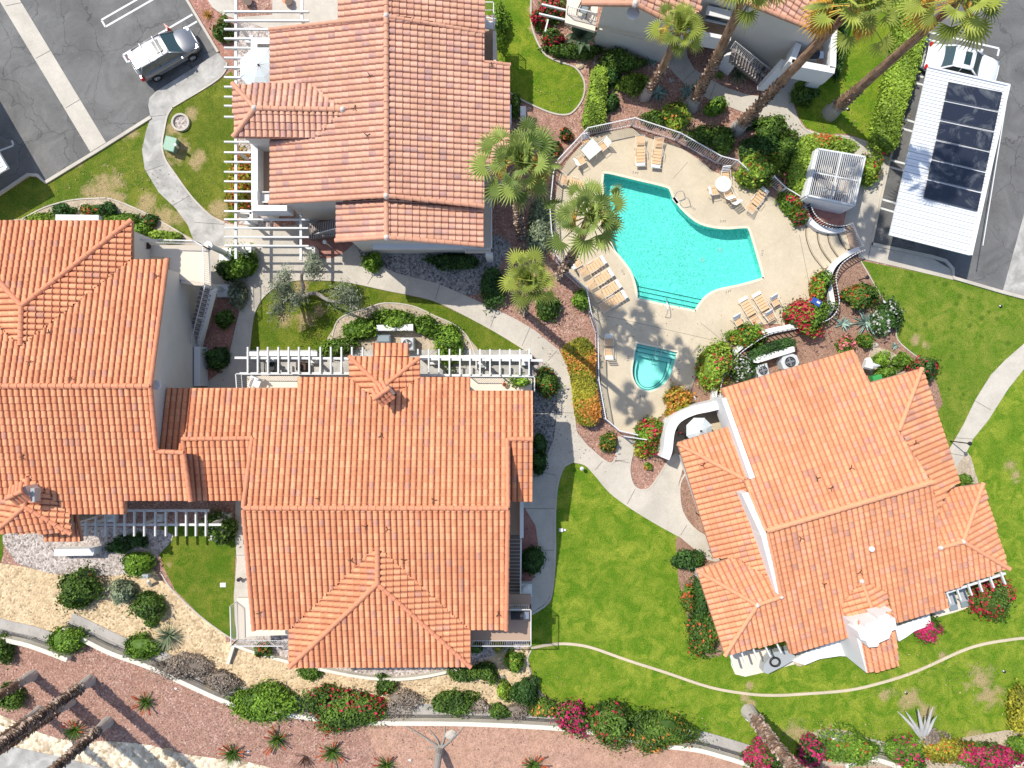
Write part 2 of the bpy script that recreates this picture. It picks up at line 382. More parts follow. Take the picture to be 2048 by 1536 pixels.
kerb('kerb', [(1741, 492), (1760, 400), (1778, 320), (1795, 270)], 0, .13, M['concrete'], .07, .07, 0)
kerb('kerb', [(437, 105), (404, 50), (372, -4), (340, -60)], 0, .12, M['concrete'], .08, .08, 0)
M['roadpaint'] = plain('white_road_paint', (.62, .62, .6), .7, .2, 9)
def lines(segs, label):
    for s_ in segs:
        m = MB(); p = PL(s_); m.ribbon(p, .06, .06, .008, .013); struct(m.build('parking_line', M['roadpaint']))
lines([[(290, -10), (203, 40)], [(203.4, 40.6), (211, 54)], [(211.5, 53.4), (320, -9)], [(385, 29), (246, 110)], [(246.5, 110.6), (255, 125)], [(256, 124), (394, 43)], [(-10, 305), (27, 291)], [(27, 290), (24, 281)],
       [(1856, 64), (1998, 97)], [(1998, 98), (1995, 112)], [(1850, 78), (1880, 85)], [(1836, 152), (1858, 157)], [(1828, 165), (1850, 171)], [(1805, 237), (1830, 245)], [(1797, 255), (1825, 263)], [(1780, 320), (1812, 328)], [(1776, 333), (1808, 342)], [(1762, 398), (1795, 408)], [(1757, 415), (1788, 424)]], '')
# -- lawns
def lawn(pts, z, mat, sm=4): return sheet('lawn', pts, z, mat, sm)
M['lawn1'] = grass('dry_lawn', (.15, .23, .018), patches=[(215, 375, 28), (190, 395, 22), (330, 440, 25), (260, 265, 14), (150, 320, 12), (290, 410, 20), (230, 395, 18)], dryness=.02)
M['lawn2'] = grass('dry_lawn_by_wall', (.17, .22, .018), patches=[(355, 300, 22), (345, 260, 14), (400, 320, 16), (430, 150, 10), (380, 230, 12), (440, 420, 18), (330, 330, 14)], dryness=.02)
M['lawn3'] = grass('green_lawn_oval', (.15, .23, .014), patches=[(600, 575, 14), (610, 640, 16), (640, 620, 12), (570, 640, 14)])
M['lawn4'] = grass('upper_lawn', (.17, .31, .014), (.08, .17, .01), (.32, .38, .035), patches=[(1060, 20, 8), (1063, 60, 7)])  # bright green grass for both lawns along the upper edge
rs = random.Random(3)
M['lawn6'] = grass('spotted_lawn', (.17, .3, .018), (.085, .17, .012), (.3, .34, .05), patches=[(1850, 690, 8), (1830, 680, 10)], spots=[(1822, 552, 5), (1870, 563, 4), (1890, 568, 6), (1937, 596, 4), (1919, 593, 6), (1913, 608, 5), (1942, 625, 4), (1977, 624, 4), (1963, 637, 6), (1994, 638, 6), (1850, 649, 6), (1940, 651, 5), (1903, 655, 4), (1903, 685, 5), (1960, 672, 4), (2017, 686, 6), (1904, 713, 5), (1898, 778, 4), (1927, 789, 4), (1832, 661, 4)])
M['lawn7'] = grass('wide_lawn', (.17, .32, .014), (.085, .185, .01), (.36, .42, .045), patches=[(1820, 1400, 22), (1960, 1360, 26), (1980, 1390, 26), (1885, 1310, 10), (2030, 950, 12), (2020, 930, 12), (1500, 1410, 12), (1490, 1395, 12), (1950, 1480, 20), (1660, 1462, 12), (1590, 1460, 22), (1770, 1390, 14), (1850, 1420, 18), (1620, 1475, 16), (1320, 1000, 7), (1500, 1370, 8)], dryness=-.08)
M['lawn8'] = grass('rear_lawn', (.14, .26, .012), patches=[(340, 1130, 6)])
lawn([(92, 368), (200, 303), (303, 237), (292, 265), (285, 300), (290, 335), (318, 385), (352, 418), (376, 452), (392, 490), (300, 500), (0, 470), (-120, 500), (-120, 460), (0, 392), (60, 354), (76, 356)], .010, M['lawn1'], 0)
lawn([(347, 216), (430, 168), (462, 142), (475, 170), (475, 450), (425, 432), (388, 397), (348, 342), (328, 310), (328, 280), (335, 240)], .010, M['lawn2'], 0)
lawn([(500, 712), (503, 660), (512, 622), (530, 592), (557, 573), (592, 562), (650, 562), (700, 566), (775, 582), (867, 602), (950, 642), (1007, 674), (1062, 706), (1062, 715)], .010, M['lawn3'], 0)
lawn([(1064, -80), (1062, 0), (1064, 55), (1086, 105), (1115, 123), (1149, 135), (1168, 163), (1166, 195), (1149, 220), (1131, 229), (1099, 224), (1049, 202), (1024, 187), (960, 180), (960, -80)], .010, M['lawn4'], 4)
lawn([(1590, 150), (1590, 205), (1598, 235), (1612, 256), (1641, 266), (1698, 268), (1738, 283), (1790, 30), (1812, -80), (1600, -80)], .010, M['lawn4'], 0)
lawn([(1721, 521), (1753, 575), (1790, 640), (1795, 680), (1836, 715), (1870, 760), (1880, 900), (1905, 930), (1926, 850), (1981, 750), (2048, 687), (2200, 590), (2120, 617), (2005, 587), (1908, 558)], .010, M['lawn6'], 0)
lawn([(1146, 925), (1170, 930), (1190, 950), (1220, 985), (1260, 1015), (1300, 1040), (1335, 1060), (1357, 1072), (1600, 1100), (1880, 1000), (1908, 940), (1931, 907), (1946, 877), (1976, 840), (2016, 777), (2048, 737), (2200, 640), (2300, 1500), (1950, 1495), (1640, 1500), (1540, 1520), (1480, 1505), (1400, 1480), (1340, 1450), (1250, 1435), (1140, 1410), (1105, 1400), (1083, 1385), (1065, 1350), (1056, 1315), (1060, 1290), (1045, 1280), (1045, 1215), (1090, 1210), (1105, 1190), (1110, 1144), (1110, 1035), (1114, 975), (1127, 935)], .010, M['lawn7'], 0)
lawn([(322, 1050), (475, 1050), (470, 1130), (468, 1200), (475, 1283), (450, 1268), (400, 1230), (350, 1180), (330, 1140), (320, 1110)], .010, M['lawn8'], 0)
lawn([(-120, 1060), (9, 1060), (6, 1110), (0, 1128), (-120, 1150)], .010, M['lawn8'], 0)
# -- beds
def bed(name, pts, z, mat, sm=4): return sheet(name, pts, z, mat, sm)
bed('dirt_bed', [(-60, 450), (45, 437), (90, 415), (140, 402), (190, 398), (225, 400), (287, 424), (350, 459), (390, 484), (380, 520), (250, 540), (0, 500)], .016, M['dirt'])
bed('dirt_bed', [(660, 700), (670, 652), (687, 632), (732, 617), (770, 606), (825, 612), (870, 632), (910, 650), (936, 675), (950, 715), (800, 740)], .016, M['dirt'])
bed('tan_rock_bed', [(-120, 1130), (15, 1128), (120, 1150), (200, 1155), (300, 1138), (322, 1160), (350, 1182), (400, 1232), (450, 1270), (475, 1285), (700, 1260), (940, 1290), (1045, 1280), (1056, 1300), (1054, 1320), (1062, 1352), (1080, 1388), (1110, 1410), (1105, 1440), (600, 1424), (440, 1398), (300, 1330), (150, 1270), (0, 1250), (-120, 1225)], .014, M['gravel_tan'], 3)
bed('grey_gravel_bed', [(28, 1060), (328, 1060), (318, 1110), (300, 1136), (240, 1150), (130, 1150), (60, 1135), (26, 1115)], .020, M['gravel_pale'])
bed('grey_gravel_bed', [(480, 1270), (600, 1270), (940, 1280), (1050, 1270), (1040, 1300), (1000, 1305), (935, 1334), (857, 1350), (795, 1357), (745, 1355), (680, 1345), (577, 1322), (505, 1302), (472, 1290)], .020, M['gravel_pale'], 2)
bed('grey_gravel_bed', [(700, 490), (1000, 470), (1005, 520), (975, 570), (940, 592), (870, 567), (795, 546), (735, 525)], .012, M['gravel_grey'], 2)
bed('grey_gravel_bed', [(1050, 740), (1098, 745), (1112, 790), (1113, 840), (1107, 880), (1090, 915), (1050, 940)], .012, M['gravel_grey'], 2)
bed('gravel_patch', [(1068, 706), (1095, 720), (1104, 745), (1070, 745)], .02, M['gravel_pale'], 0)
bed('grey_gravel_bed', [(470, 40), (545, 40), (545, 170), (475, 170)], .014, M['gravel_pale'], 0)
bed('rock_bed', [(478, 170), (545, 170), (545, 455), (478, 448)], .014, M['gravel_pale'], 0)
bed('red_gravel_bed', [(372, -80), (372, -4), (404, 50), (437, 108), (470, 125), (470, -80)], .008, M['gravel_red'], 0)
bed('brown_gravel_bed', [(1632, 512), (1712, 512), (1753, 575), (1792, 650), (1793, 682), (1838, 718), (1875, 770), (1870, 830), (1700, 760), (1500, 830), (1400, 860), (1380, 800), (1410, 760), (1440, 705), (1520, 660), (1600, 648), (1640, 640)], .016, M['gravel_brown'], 2)
bed('dirt_bed', [(1740, 700), (1768, 698), (1800, 715), (1830, 745), (1800, 775), (1742, 750)], .024, M['dirt'], 3)
bed('brown_gravel_bed', [(1366, 935), (1357, 967), (1359, 1010), (1370, 1037), (1392, 1060), (1440, 1090), (1500, 1000), (1420, 920)], .016, M['gravel_brown'], 0)
bed('brown_gravel_bed', [(1357, 1072), (1354, 1110), (1357, 1160), (1367, 1200), (1378, 1250), (1384, 1290), (1440, 1312), (1470, 1200), (1420, 1110)], .016, M['gravel_brown'], 3)
bed('brown_gravel_bed', [(1905, 940), (1935, 905), (1950, 945), (1955, 980), (1900, 1000)], .016, M['dirt'], 3)
bed('dirt_strip', [(1739, 284), (1748, 300), (1790, 130), (1830, -80), (1812, -80), (1790, 30)], .016, M['dirt'], 0)
bed('brick_bed', [(1049, 1012), (1071, 1051), (1076, 1087), (1068, 1155), (1040, 1172), (1040, 1012)], .03, M['brick'], 2)
bed('brick_bed', [(425, 600), (470, 600), (478, 620), (468, 660), (455, 720), (438, 745), (400, 765), (390, 700), (400, 620)], .018, M['gravel_red'], 3)
bed('pebble_bed', [(-120, 1400), (0, 1430), (45, 1450), (120, 1478), (230, 1483), (300, 1490), (370, 1508), (460, 1520), (530, 1532), (600, 1580), (500, 1750), (-120, 1750)], .012, M['pebble'], 2)
bed('pink_dirt_bed', [(740, 1445), (1130, 1450), (1400, 1500), (1540, 1530), (1700, 1500), (1900, 1510), (2300, 1520), (2300, 1900), (700, 1900), (760, 1520)], .010, M['sand_pink'], 2)
bed('dirt_strip', [(1640, 1490), (1625, 1470), (1640, 1458), (1700, 1462), (1760, 1485), (1840, 1495), (1900, 1480), (2060, 1460), (2100, 1530), (1650, 1530)], .016, M['dirt'], 3)
# -- paths (slabs)
def path(pts, z=.045, mat='concrete', sm=0, name='path'): return sheet(name, pts, z, M[mat], sm, thick=.06)
path([(437, 106), (453, 125), (450, 143), (425, 166), (347, 213), (335, 230), (329, 262), (325, 290), (331, 318), (352, 350), (385, 395), (420, 430), (450, 446), (450, 492), (392, 492), (376, 450), (352, 417), (318, 385), (290, 338), (285, 300), (293, 262), (302, 236), (297, 210), (300, 196), (312, 184)], .05, 'concrete_b')
path([(392, 492), (450, 446), (470, 450), (545, 455), (600, 450), (700, 470), (724, 515), (795, 547), (875, 567), (940, 595), (995, 620), (1035, 640), (1070, 661), (1115, 698), (1135, 737), (1147, 772), (1148, 825), (1152, 862), (1180, 897), (1210, 922), (1222, 925), (1262, 918), (1259, 940), (1263, 962), (1272, 976), (1286, 980), (1300, 975), (1317, 952), (1337, 920), (1350, 905), (1380, 920), (1366, 935), (1357, 967), (1359, 1010), (1370, 1037), (1392, 1060), (1440, 1090), (1440, 1125), (1410, 1118), (1385, 1095), (1357, 1072), (1335, 1060), (1300, 1040), (1260, 1015), (1220, 985), (1190, 950), (1170, 930), (1146, 925), (1127, 935), (1114, 975), (1110, 1035), (1110, 1105), (1105, 1175), (1095, 1204), (1063, 1226), (1040, 1226), (1040, 1165), (1062, 1163), (1068, 1155), (1076, 1087), (1071, 1051), (1049, 1015), (1000, 1015), (1000, 935), (1055, 930), (1092, 915), (1107, 880), (1112, 842), (1115, 820), (1112, 772), (1095, 732), (1055, 702), (1007, 672), (950, 640), (867, 600), (775, 580), (700, 564), (640, 559), (590, 560), (555, 571), (527, 593), (510, 622), (503, 655), (498, 708), (498, 775), (400, 775), (440, 745), (457, 718), (470, 660), (480, 620), (480, 590), (460, 570), (430, 600), (400, 620), (395, 540)], .045)
path([(472, 990), (500, 990), (507, 1200), (514, 1278), (476, 1278), (470, 1240), (468, 1190), (474, 1120), (470, 1060)], .045)
path([(1236, 872), (1271, 880), (1262, 919), (1228, 921)], .05)
path([(1340, 60), (1374, 90), (1374, 112), (1388, 138), (1414, 155), (1449, 175), (1490, 188), (1536, 197), (1551, 185), (1568, 120), (1640, 90), (1660, 130), (1600, 160), (1588, 168), (1586, 205), (1593, 232), (1608, 257), (1641, 268), (1698, 272), (1736, 285), (1746, 302), (1779, 316), (1760, 402), (1742, 487), (1860, 515), (1903, 540), (1906, 560), (1805, 536), (1718, 516), (1700, 470), (1660, 450), (1690, 380), (1610, 280), (1570, 262), (1536, 240), (1486, 225), (1414, 197), (1371, 170), (1340, 138), (1320, 115)], .045)
path([(2200, 560), (2048, 687), (2010, 720), (1981, 750), (1950, 800), (1926, 850), (1890, 912), (1888, 950), (1905, 942), (1931, 907), (1946, 877), (1976, 840), (2016, 777), (2048, 737), (2200, 640)], .045)
path([(375, -60), (470, -60), (470, 35), (545, 30), (545, -60), (680, -60), (680, 50), (540, 60), (445, 30), (425, 15)], .04)
path([(-20, 1505), (20, 1492), (60, 1500), (130, 1515), (205, 1536), (260, 1600), (-20, 1600)], .04, 'concrete_b')
bed('brick_bed', [(598, 478), (700, 472), (714, 478), (700, 495), (680, 510), (655, 517), (625, 512)], .052, M['brick'], 3)
path([(700, 410), (640, 440), (598, 470), (590, 440), (600, 400)], .056, 'concrete_b')
path([(500, 700), (1060, 700), (1060, 760), (500, 775)], .05, 'concrete_b')     # patios behind the north pergola
# expansion joints on the paths
JM = plain('dark_joint', (.12, .11, .1), .9, .1, 4)  # plain dark colour of the joint strips
jt = MB()
for a, b in [((285, 345), (329, 330)), ((302, 234), (334, 230)), ((345, 412), (383, 390)), ((390, 445), (449, 449)), ((722, 590), (750, 545)), ((870, 602), (880, 568)), ((980, 658), (993, 620)), ((1044, 692), (1060, 655)), ((1095, 722), (1115, 700)), ((1115, 825), (1147, 826)), ((1049, 1017), (1110, 1017)), ((1065, 940), (1112, 950)), ((1190, 940), (1205, 922)), ((1253, 1010), (1270, 978)), ((1361, 1070), (1373, 1050)), ((1366, 163), (1390, 140)), ((1420, 196), (1430, 168)), ((1742, 486), (1735, 520)), ((1981, 820), (1946, 800)), ((1905, 875), (1946, 878)), ((1890, 905), (1930, 912)), ((1229, 920), (1262, 926)), ((470, 1110), (503, 1110)), ((1111, 1100), (1078, 1100)), ((160, 212), (120, 200))][:24]:
    jt.ribbon(PL([a, b]), .012, .012, .05, .056)
for a, b in [((12, 12), (45, 5)), ((72, 117), (101, 101)), ((132, 216), (160, 199))]: jt.ribbon(PL([a, b]), .015, .015, .0125, .017)
struct(jt.build('path_joints', JM))
# kerb stones beside paths & beds
EDGE = M['concrete']
kerb('garden_kerb', [(498, 706), (503, 655), (510, 622), (527, 593), (555, 571), (590, 560), (640, 559), (700, 564), (775, 580), (867, 600), (950, 640), (1007, 672), (1055, 702)], 0, .075, EDGE, .07, .07)
kerb('garden_kerb', [(45, 438), (90, 415), (140, 401), (190, 397), (225, 399), (287, 424), (350, 459), (390, 486)], 0, .06, EDGE, .04, .04)
kerb('garden_kerb', [(662, 690), (670, 652), (687, 632), (732, 617), (770, 606), (825, 612), (870, 632), (910, 650), (936, 675), (950, 712)], 0, .06, EDGE, .04, .04)
kerb('garden_kerb', [(1062, -30), (1062, 0), (1064, 55), (1086, 105), (1115, 123), (1149, 135), (1168, 163), (1166, 195), (1149, 221), (1131, 230), (1099, 225), (1049, 203), (1018, 185)], 0, .07, EDGE, .05, .05)
kerb('mow_strip', [(1062, 1296), (1092, 1290), (1130, 1287), (1180, 1294), (1255, 1320), (1330, 1344), (1420, 1374), (1495, 1387), (1545, 1390), (1595, 1388), (1695, 1380), (1765, 1364), (1832, 1342), (1921, 1302), (1965, 1288), (2011, 1280), (2060, 1275), (2200, 1270)], 0, .07, M['deck'], .085, .085)
kerb('garden_kerb', [(1062, 1300), (1055, 1318), (1060, 1345), (1072, 1372), (1086, 1392)], 0, .05, EDGE, .04, .04)
kerb('garden_kerb', [(322, 1145), (345, 1180), (400, 1231), (445, 1265), (478, 1285)], 0, .05, EDGE, .04, .04)
kerb('garden_kerb', [(1146, 923), (1127, 934), (1114, 975), (1110, 1035), (1110, 1105), (1105, 1175), (1095, 1206), (1063, 1228)], 0, .075, EDGE, .07, .07)
kerb('garden_kerb', [(1146, 923), (1170, 929), (1190, 949), (1220, 984), (1260, 1014), (1300, 1039), (1335, 1059), (1357, 1071)], 0, .075, EDGE, .06, .06)
kerb('garden_kerb', [(1152, 862), (1160, 880), (1180, 897), (1210, 922), (1228, 922), (1238, 875)], 0, .075, EDGE, .06, .06)
kerb('garden_kerb', [(1271, 882), (1262, 918), (1259, 940), (1263, 962), (1272, 976), (1286, 980), (1300, 975), (1317, 952), (1337, 920)], 0, .075, EDGE, .06, .06)
kerb('garden_kerb', [(1376, 940), (1360, 967), (1361, 1010), (1372, 1037), (1392, 1060), (1416, 1074)], 0, .075, EDGE, .05, .05)
kerb('garden_kerb', [(1586, 170), (1585, 205), (1592, 232), (1608, 258), (1641, 270), (1698, 274), (1736, 287)], 0, .075, EDGE, .05, .05)
kerb('garden_kerb', [(1115, 698), (1135, 737), (1147, 772), (1148, 825), (1152, 862)], 0, .075, EDGE, .05, .05)
kerb('garden_kerb', [(1721, 522), (1753, 577), (1790, 640), (1795, 680), (1838, 717)], 0, .05, EDGE, .03, .03)
kerb('garden_kerb', [(347, 214), (425, 167), (450, 144), (454, 126)], 0, .075, EDGE, .05, .05)
kerb('garden_kerb', [(345, 216), (335, 233), (329, 262), (325, 290), (331, 318), (352, 350), (385, 395), (420, 430), (450, 446)], 0, .075, EDGE, .05, .05)
# ================================================= POOL
deck = [(1133, 325), (1152, 302), (1180, 276), (1218, 264), (1262, 257), (1300, 277), (1352, 292), (1400, 322), (1432, 346), (1470, 352), (1500, 370), (1535, 390), (1560, 405), (1590, 430), (1612, 448), (1624, 500), (1652, 545), (1654, 580), (1625, 620), (1588, 652), (1555, 648), (1520, 650), (1480, 660), (1452, 684), (1430, 705), (1400, 735), (1385, 770), (1372, 800), (1330, 826), (1300, 850), (1272, 866), (1244, 862), (1218, 842), (1206, 800), (1200, 745), (1199, 690), (1193, 655), (1182, 615), (1172, 585), (1150, 560), (1125, 530), (1110, 490), (1107, 440), (1112, 390), (1120, 350)]
sheet('pool_deck', deck, .06, M['deck'], 3, holes=[POOL, SPA], thick=.09)
jt = MB()
for a, b in [((1375, 325), (1345, 358)), ((1213, 632), (1450, 686)), ((1450, 686), (1400, 645)), ((1403, 694), (1450, 686)), ((1598, 470), (1625, 605))]: jt.ribbon(PL([a, b]), .01, .01, .06, .064)
struct(jt.build('deck_joints', JM))
pl = NT('pool_plaster', .6, .3)
f1 = pl.noise(1.2, 4); pl.col(pl.mix(f1, (.4, .78, .72), (.46, .85, .8))); M['plaster'] = pl.m
def water(name, tint, sc_, amp):
    a = NT(name, .05, .5); t = a.t; t.nodes.remove(a.b)
    nz = a.n('ShaderNodeTexNoise'); nz.inputs['Scale'].default_value = 2.2; nz.inputs['Detail'].default_value = 3; a.l(a.tc.outputs['Object'], nz.inputs['Vector'])
    ad = a.n('ShaderNodeVectorMath', operation='ADD'); sc2 = a.n('ShaderNodeVectorMath', operation='SCALE'); sc2.inputs['Scale'].default_value = .55
    a.l(nz.outputs['Color'], sc2.inputs[0]); a.l(a.tc.outputs['Object'], ad.inputs[0]); a.l(sc2.outputs[0], ad.inputs[1])
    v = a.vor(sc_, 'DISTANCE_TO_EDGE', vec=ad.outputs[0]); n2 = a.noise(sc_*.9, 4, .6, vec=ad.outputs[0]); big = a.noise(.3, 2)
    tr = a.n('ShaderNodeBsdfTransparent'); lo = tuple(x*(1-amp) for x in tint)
    c = a.mix(a.ramp(v, [(.0, 1.), (.16, .35), (.42, 0.)]), lo, tuple(min(1, x*(1+amp*.9)+amp*.28) for x in tint))  # bright caustic light network painted into the water's transparent tint
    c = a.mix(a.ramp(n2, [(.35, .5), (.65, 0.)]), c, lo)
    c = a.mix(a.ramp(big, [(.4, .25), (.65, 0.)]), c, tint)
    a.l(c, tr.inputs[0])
    gl = a.n('ShaderNodeBsdfGlossy'); gl.inputs['Roughness'].default_value = .04
    fr = a.n('ShaderNodeFresnel'); fr.inputs[0].default_value = 1.33
    bp = a.n('ShaderNodeBump'); bp.inputs['Distance'].default_value = .05; bp.inputs['Strength'].default_value = .6; a.l(a.noise(4, 3, vec=ad.outputs[0]), bp.inputs['Height'])
    a.l(bp.outputs[0], gl.inputs['Normal']); a.l(bp.outputs[0], fr.inputs['Normal'])
    mx = a.n('ShaderNodeMixShader'); a.l(fr.outputs[0], mx.inputs[0]); a.l(tr.outputs[0], mx.inputs[1]); a.l(gl.outputs[0], mx.inputs[2])
    a.l(mx.outputs[0], t.nodes['Material Output'].inputs[0]); return a.m
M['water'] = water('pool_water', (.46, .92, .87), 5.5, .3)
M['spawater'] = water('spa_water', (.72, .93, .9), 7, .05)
def basin(name, loop, depth, mat):
    m = MB(); p = xy(loop); n = len(p); m.prism(p, -depth, -depth)
    ar = sum(p[i][0]*p[(i+1) % n][1]-p[(i+1) % n][0]*p[i][1] for i in range(n))
    vs = [(x, y, .055) for x, y in p]+[(x, y, -depth) for x, y in p]
    fs = [(i, (i+1) % n, n+(i+1) % n, n+i) for i in range(n)]
    if ar < 0: fs = [f[::-1] for f in fs]
    m.add(vs, fs); return struct(m.build(name, mat))
basin('pool_basin', POOL, 1.05, M['plaster']); basin('spa_basin', SPA, .6, M['plaster'])
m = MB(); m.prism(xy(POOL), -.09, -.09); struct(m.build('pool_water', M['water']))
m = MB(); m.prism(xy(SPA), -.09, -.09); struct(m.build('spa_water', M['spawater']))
M['teal'] = plain('teal_tile_line', (.02, .13, .14), .4, .1, 5)
# steps: pool shallow end
sp = MB(); tl = MB()
a0, a1 = P(1271, 600), P(1391, 625)
up = Vector((-(a1-a0).y, (a1-a0).x, 0)).normalized()
for k, (w0, w1) in enumerate([(.33, .33), (.33, .33), (.33, .33)]):
    q0 = a0+up*(.33*k)+Vector((.03, 0, 0)); q1 = a1+up*(.33*k)+(a1-a0).normalized()*(.05+.12*k); r0 = q0+up*.33; r1 = q1+up*.33+(a1-a0).normalized()*.1
    zt = -.22-.2*k; sp.prism([(q0.x, q0.y), (q1.x, q1.y), (r1.x, r1.y), (r0.x, r0.y)], -1.04, zt)
    tl.bar((r0.x, r0.y, zt+.012), (r1.x, r1.y, zt+.012), .05, .02)
b0, b1 = P(1272, 684), P(1356, 702.5); dn = Vector(((b1-b0).y, -(b1-b0).x, 0)).normalized(); dd = (b1-b0).normalized()
for k in range(3):
    q0 = b0+dn*(.28*k); q1 = b1+dn*(.28*k); r0 = q0+dn*.28-dd*.03; r1 = q1+dn*.28-dd*.05
    zt = -.15-.11*k; sp.prism([(q0.x, q0.y), (q1.x, q1.y), (r1.x, r1.y), (r0.x, r0.y)], -.59, zt)
    tl.bar((r0.x, r0.y, zt+.012), (r1.x, r1.y, zt+.012), .035, .02)
struct(sp.build('pool_steps', M['plaster']))
# spa bench ring
c0 = sum((Vector(p) for p in SPA), Vector())/len(SPA); c0 = c0+Vector((0, -.35, 0))
inner = [c0+(Vector(p)-c0)*.66 for p in SPA]; inner = [p for p in inner]
bm_ = MB(); bm_.prism(xy([c0+(Vector(p)-c0)*.985 for p in SPA]), -.595, -.34, [xy(inner)]); struct(bm_.build('spa_bench', M['plaster']))
arc = [p for p in inner if p.y < P(0, 722).y]
tl.ribbon(arc, .02, .02, -.335, -.325); tl.ribbon([c0+(p-c0)*1.22 for p in arc], .018, .018, -.335, -.325)
struct(tl.build('tile_lines', M['teal']))
wl_ = MB(); wl_.ribbon(POOL, -.004, .02, -.085, .05, closed=True); struct(wl_.build('waterline_tile', M['teal'])) if False else None
sp2 = MB(); sp2.disc(P(1440, 500, -1.045), .16, .02, 16); sp2.disc(P(1405, 520, -1.045), .16, .02, 16); struct(sp2.build('pool_drains', M['white']))
# coping light band
cp = MB(); cp.ribbon(POOL, .0, .16, .055, .07, closed=True); struct(cp.build('pool_coping', concrete('coping_concrete', (.74, .66, .5), .08)))
cp = MB(); cp.ribbon(SPA, .0, .12, .055, .07, closed=True); struct(cp.build('spa_coping', bpy.data.materials['coping_concrete']))
# depth marks painted on the deck
def txt(s_, u, v, z, size, rz, mat, name='depth_marker', parent=None):
    c = bpy.data.curves.new(name, 'FONT'); c.body = s_; c.size = size; c.extrude = .001; c.align_x = 'CENTER'; c.align_y = 'CENTER'
    o = bpy.data.objects.new(name, c); COL.objects.link(o); dg = bpy.context.evaluated_depsgraph_get(); dg.update()
    me = bpy.data.meshes.new_from_object(o.evaluated_get(dg)); bpy.data.objects.remove(o)
    n = bpy.data.objects.new(name, me); COL.objects.link(n); me.materials.clear(); me.materials.append(mat)
    p = P(u, v, z); n.location = p; n.rotation_euler = (0, 0, rz); struct(n); return n
M['ink'] = plain('grey_marker_paint', (.12, .12, .12), .7, .1, 4)
for s_, u, v, rz in [('5 FT', 1271, 346, -15), ('5 FT', 1386, 417, -40), ('5 FT', 1446, 443, -5), ('5 FT', 1524, 506, -105), ('3 FT', 1457, 584, 12), ('4 FT', 1247, 544, 110), ('3 FT', 1257, 717, 80), ('3 FT', 1357, 743, -100), ('4 FT', 1285, 793, 0)]:
    txt(s_, u, v, .066, .22, R(rz), M['ink'])
# ================================================= ROOFS
M['nosing'] = plain('pale_stair_nosing', (.42, .37, .33), .8, .1, 4)
class Pn:       # a roof plane z = a x + b y + c
    def __init__(s, p, q, r):
        p, q, r = [P(*t) if not isinstance(t, Vector) else t for t in (p, q, r)]
        n = (q-p).cross(r-p); s.a = -n.x/n.z; s.b = -n.y/n.z; s.c = p.z-s.a*p.x-s.b*p.y
    @staticmethod
    def slope(p, d, m):
        s = Pn.__new__(Pn); p = P(*p) if not isinstance(p, Vector) else p; d = Vector((d[0], d[1])).normalized()
        s.a = -m*d.x; s.b = -m*d.y; s.c = p.z-s.a*p.x-s.b*p.y; return s
    def low(s, dz):
        q = Pn.__new__(Pn); q.a, q.b, q.c = s.a, s.b, s.c-dz; return q
    def z(s, x, y): return s.a*x+s.b*y+s.c
    def at(s, u, v):
        g0 = P(u, v, 0); k = (H-s.c)/(H+s.a*g0.x+s.b*g0.y); return Vector((g0.x*k, g0.y*k, H*(1-k)))
    def t(s, u, v): return (u, v, s.at(u, v).z)
def inside(px, py, poly):
    c = np.zeros(px.shape, bool); j = len(poly)-1
    for i in range(len(poly)):
        xi, yi = poly[i]; xj, yj = poly[j]
        with np.errstate(divide='ignore', invalid='ignore'):
            t = ((yi > py) != (yj > py)) & (px < (xj-xi)*(py-yi)/((yj-yi) if yj != yi else 1e-9)+xi)
        c ^= t; j = i
    return c
TW, TLn = .335, .40
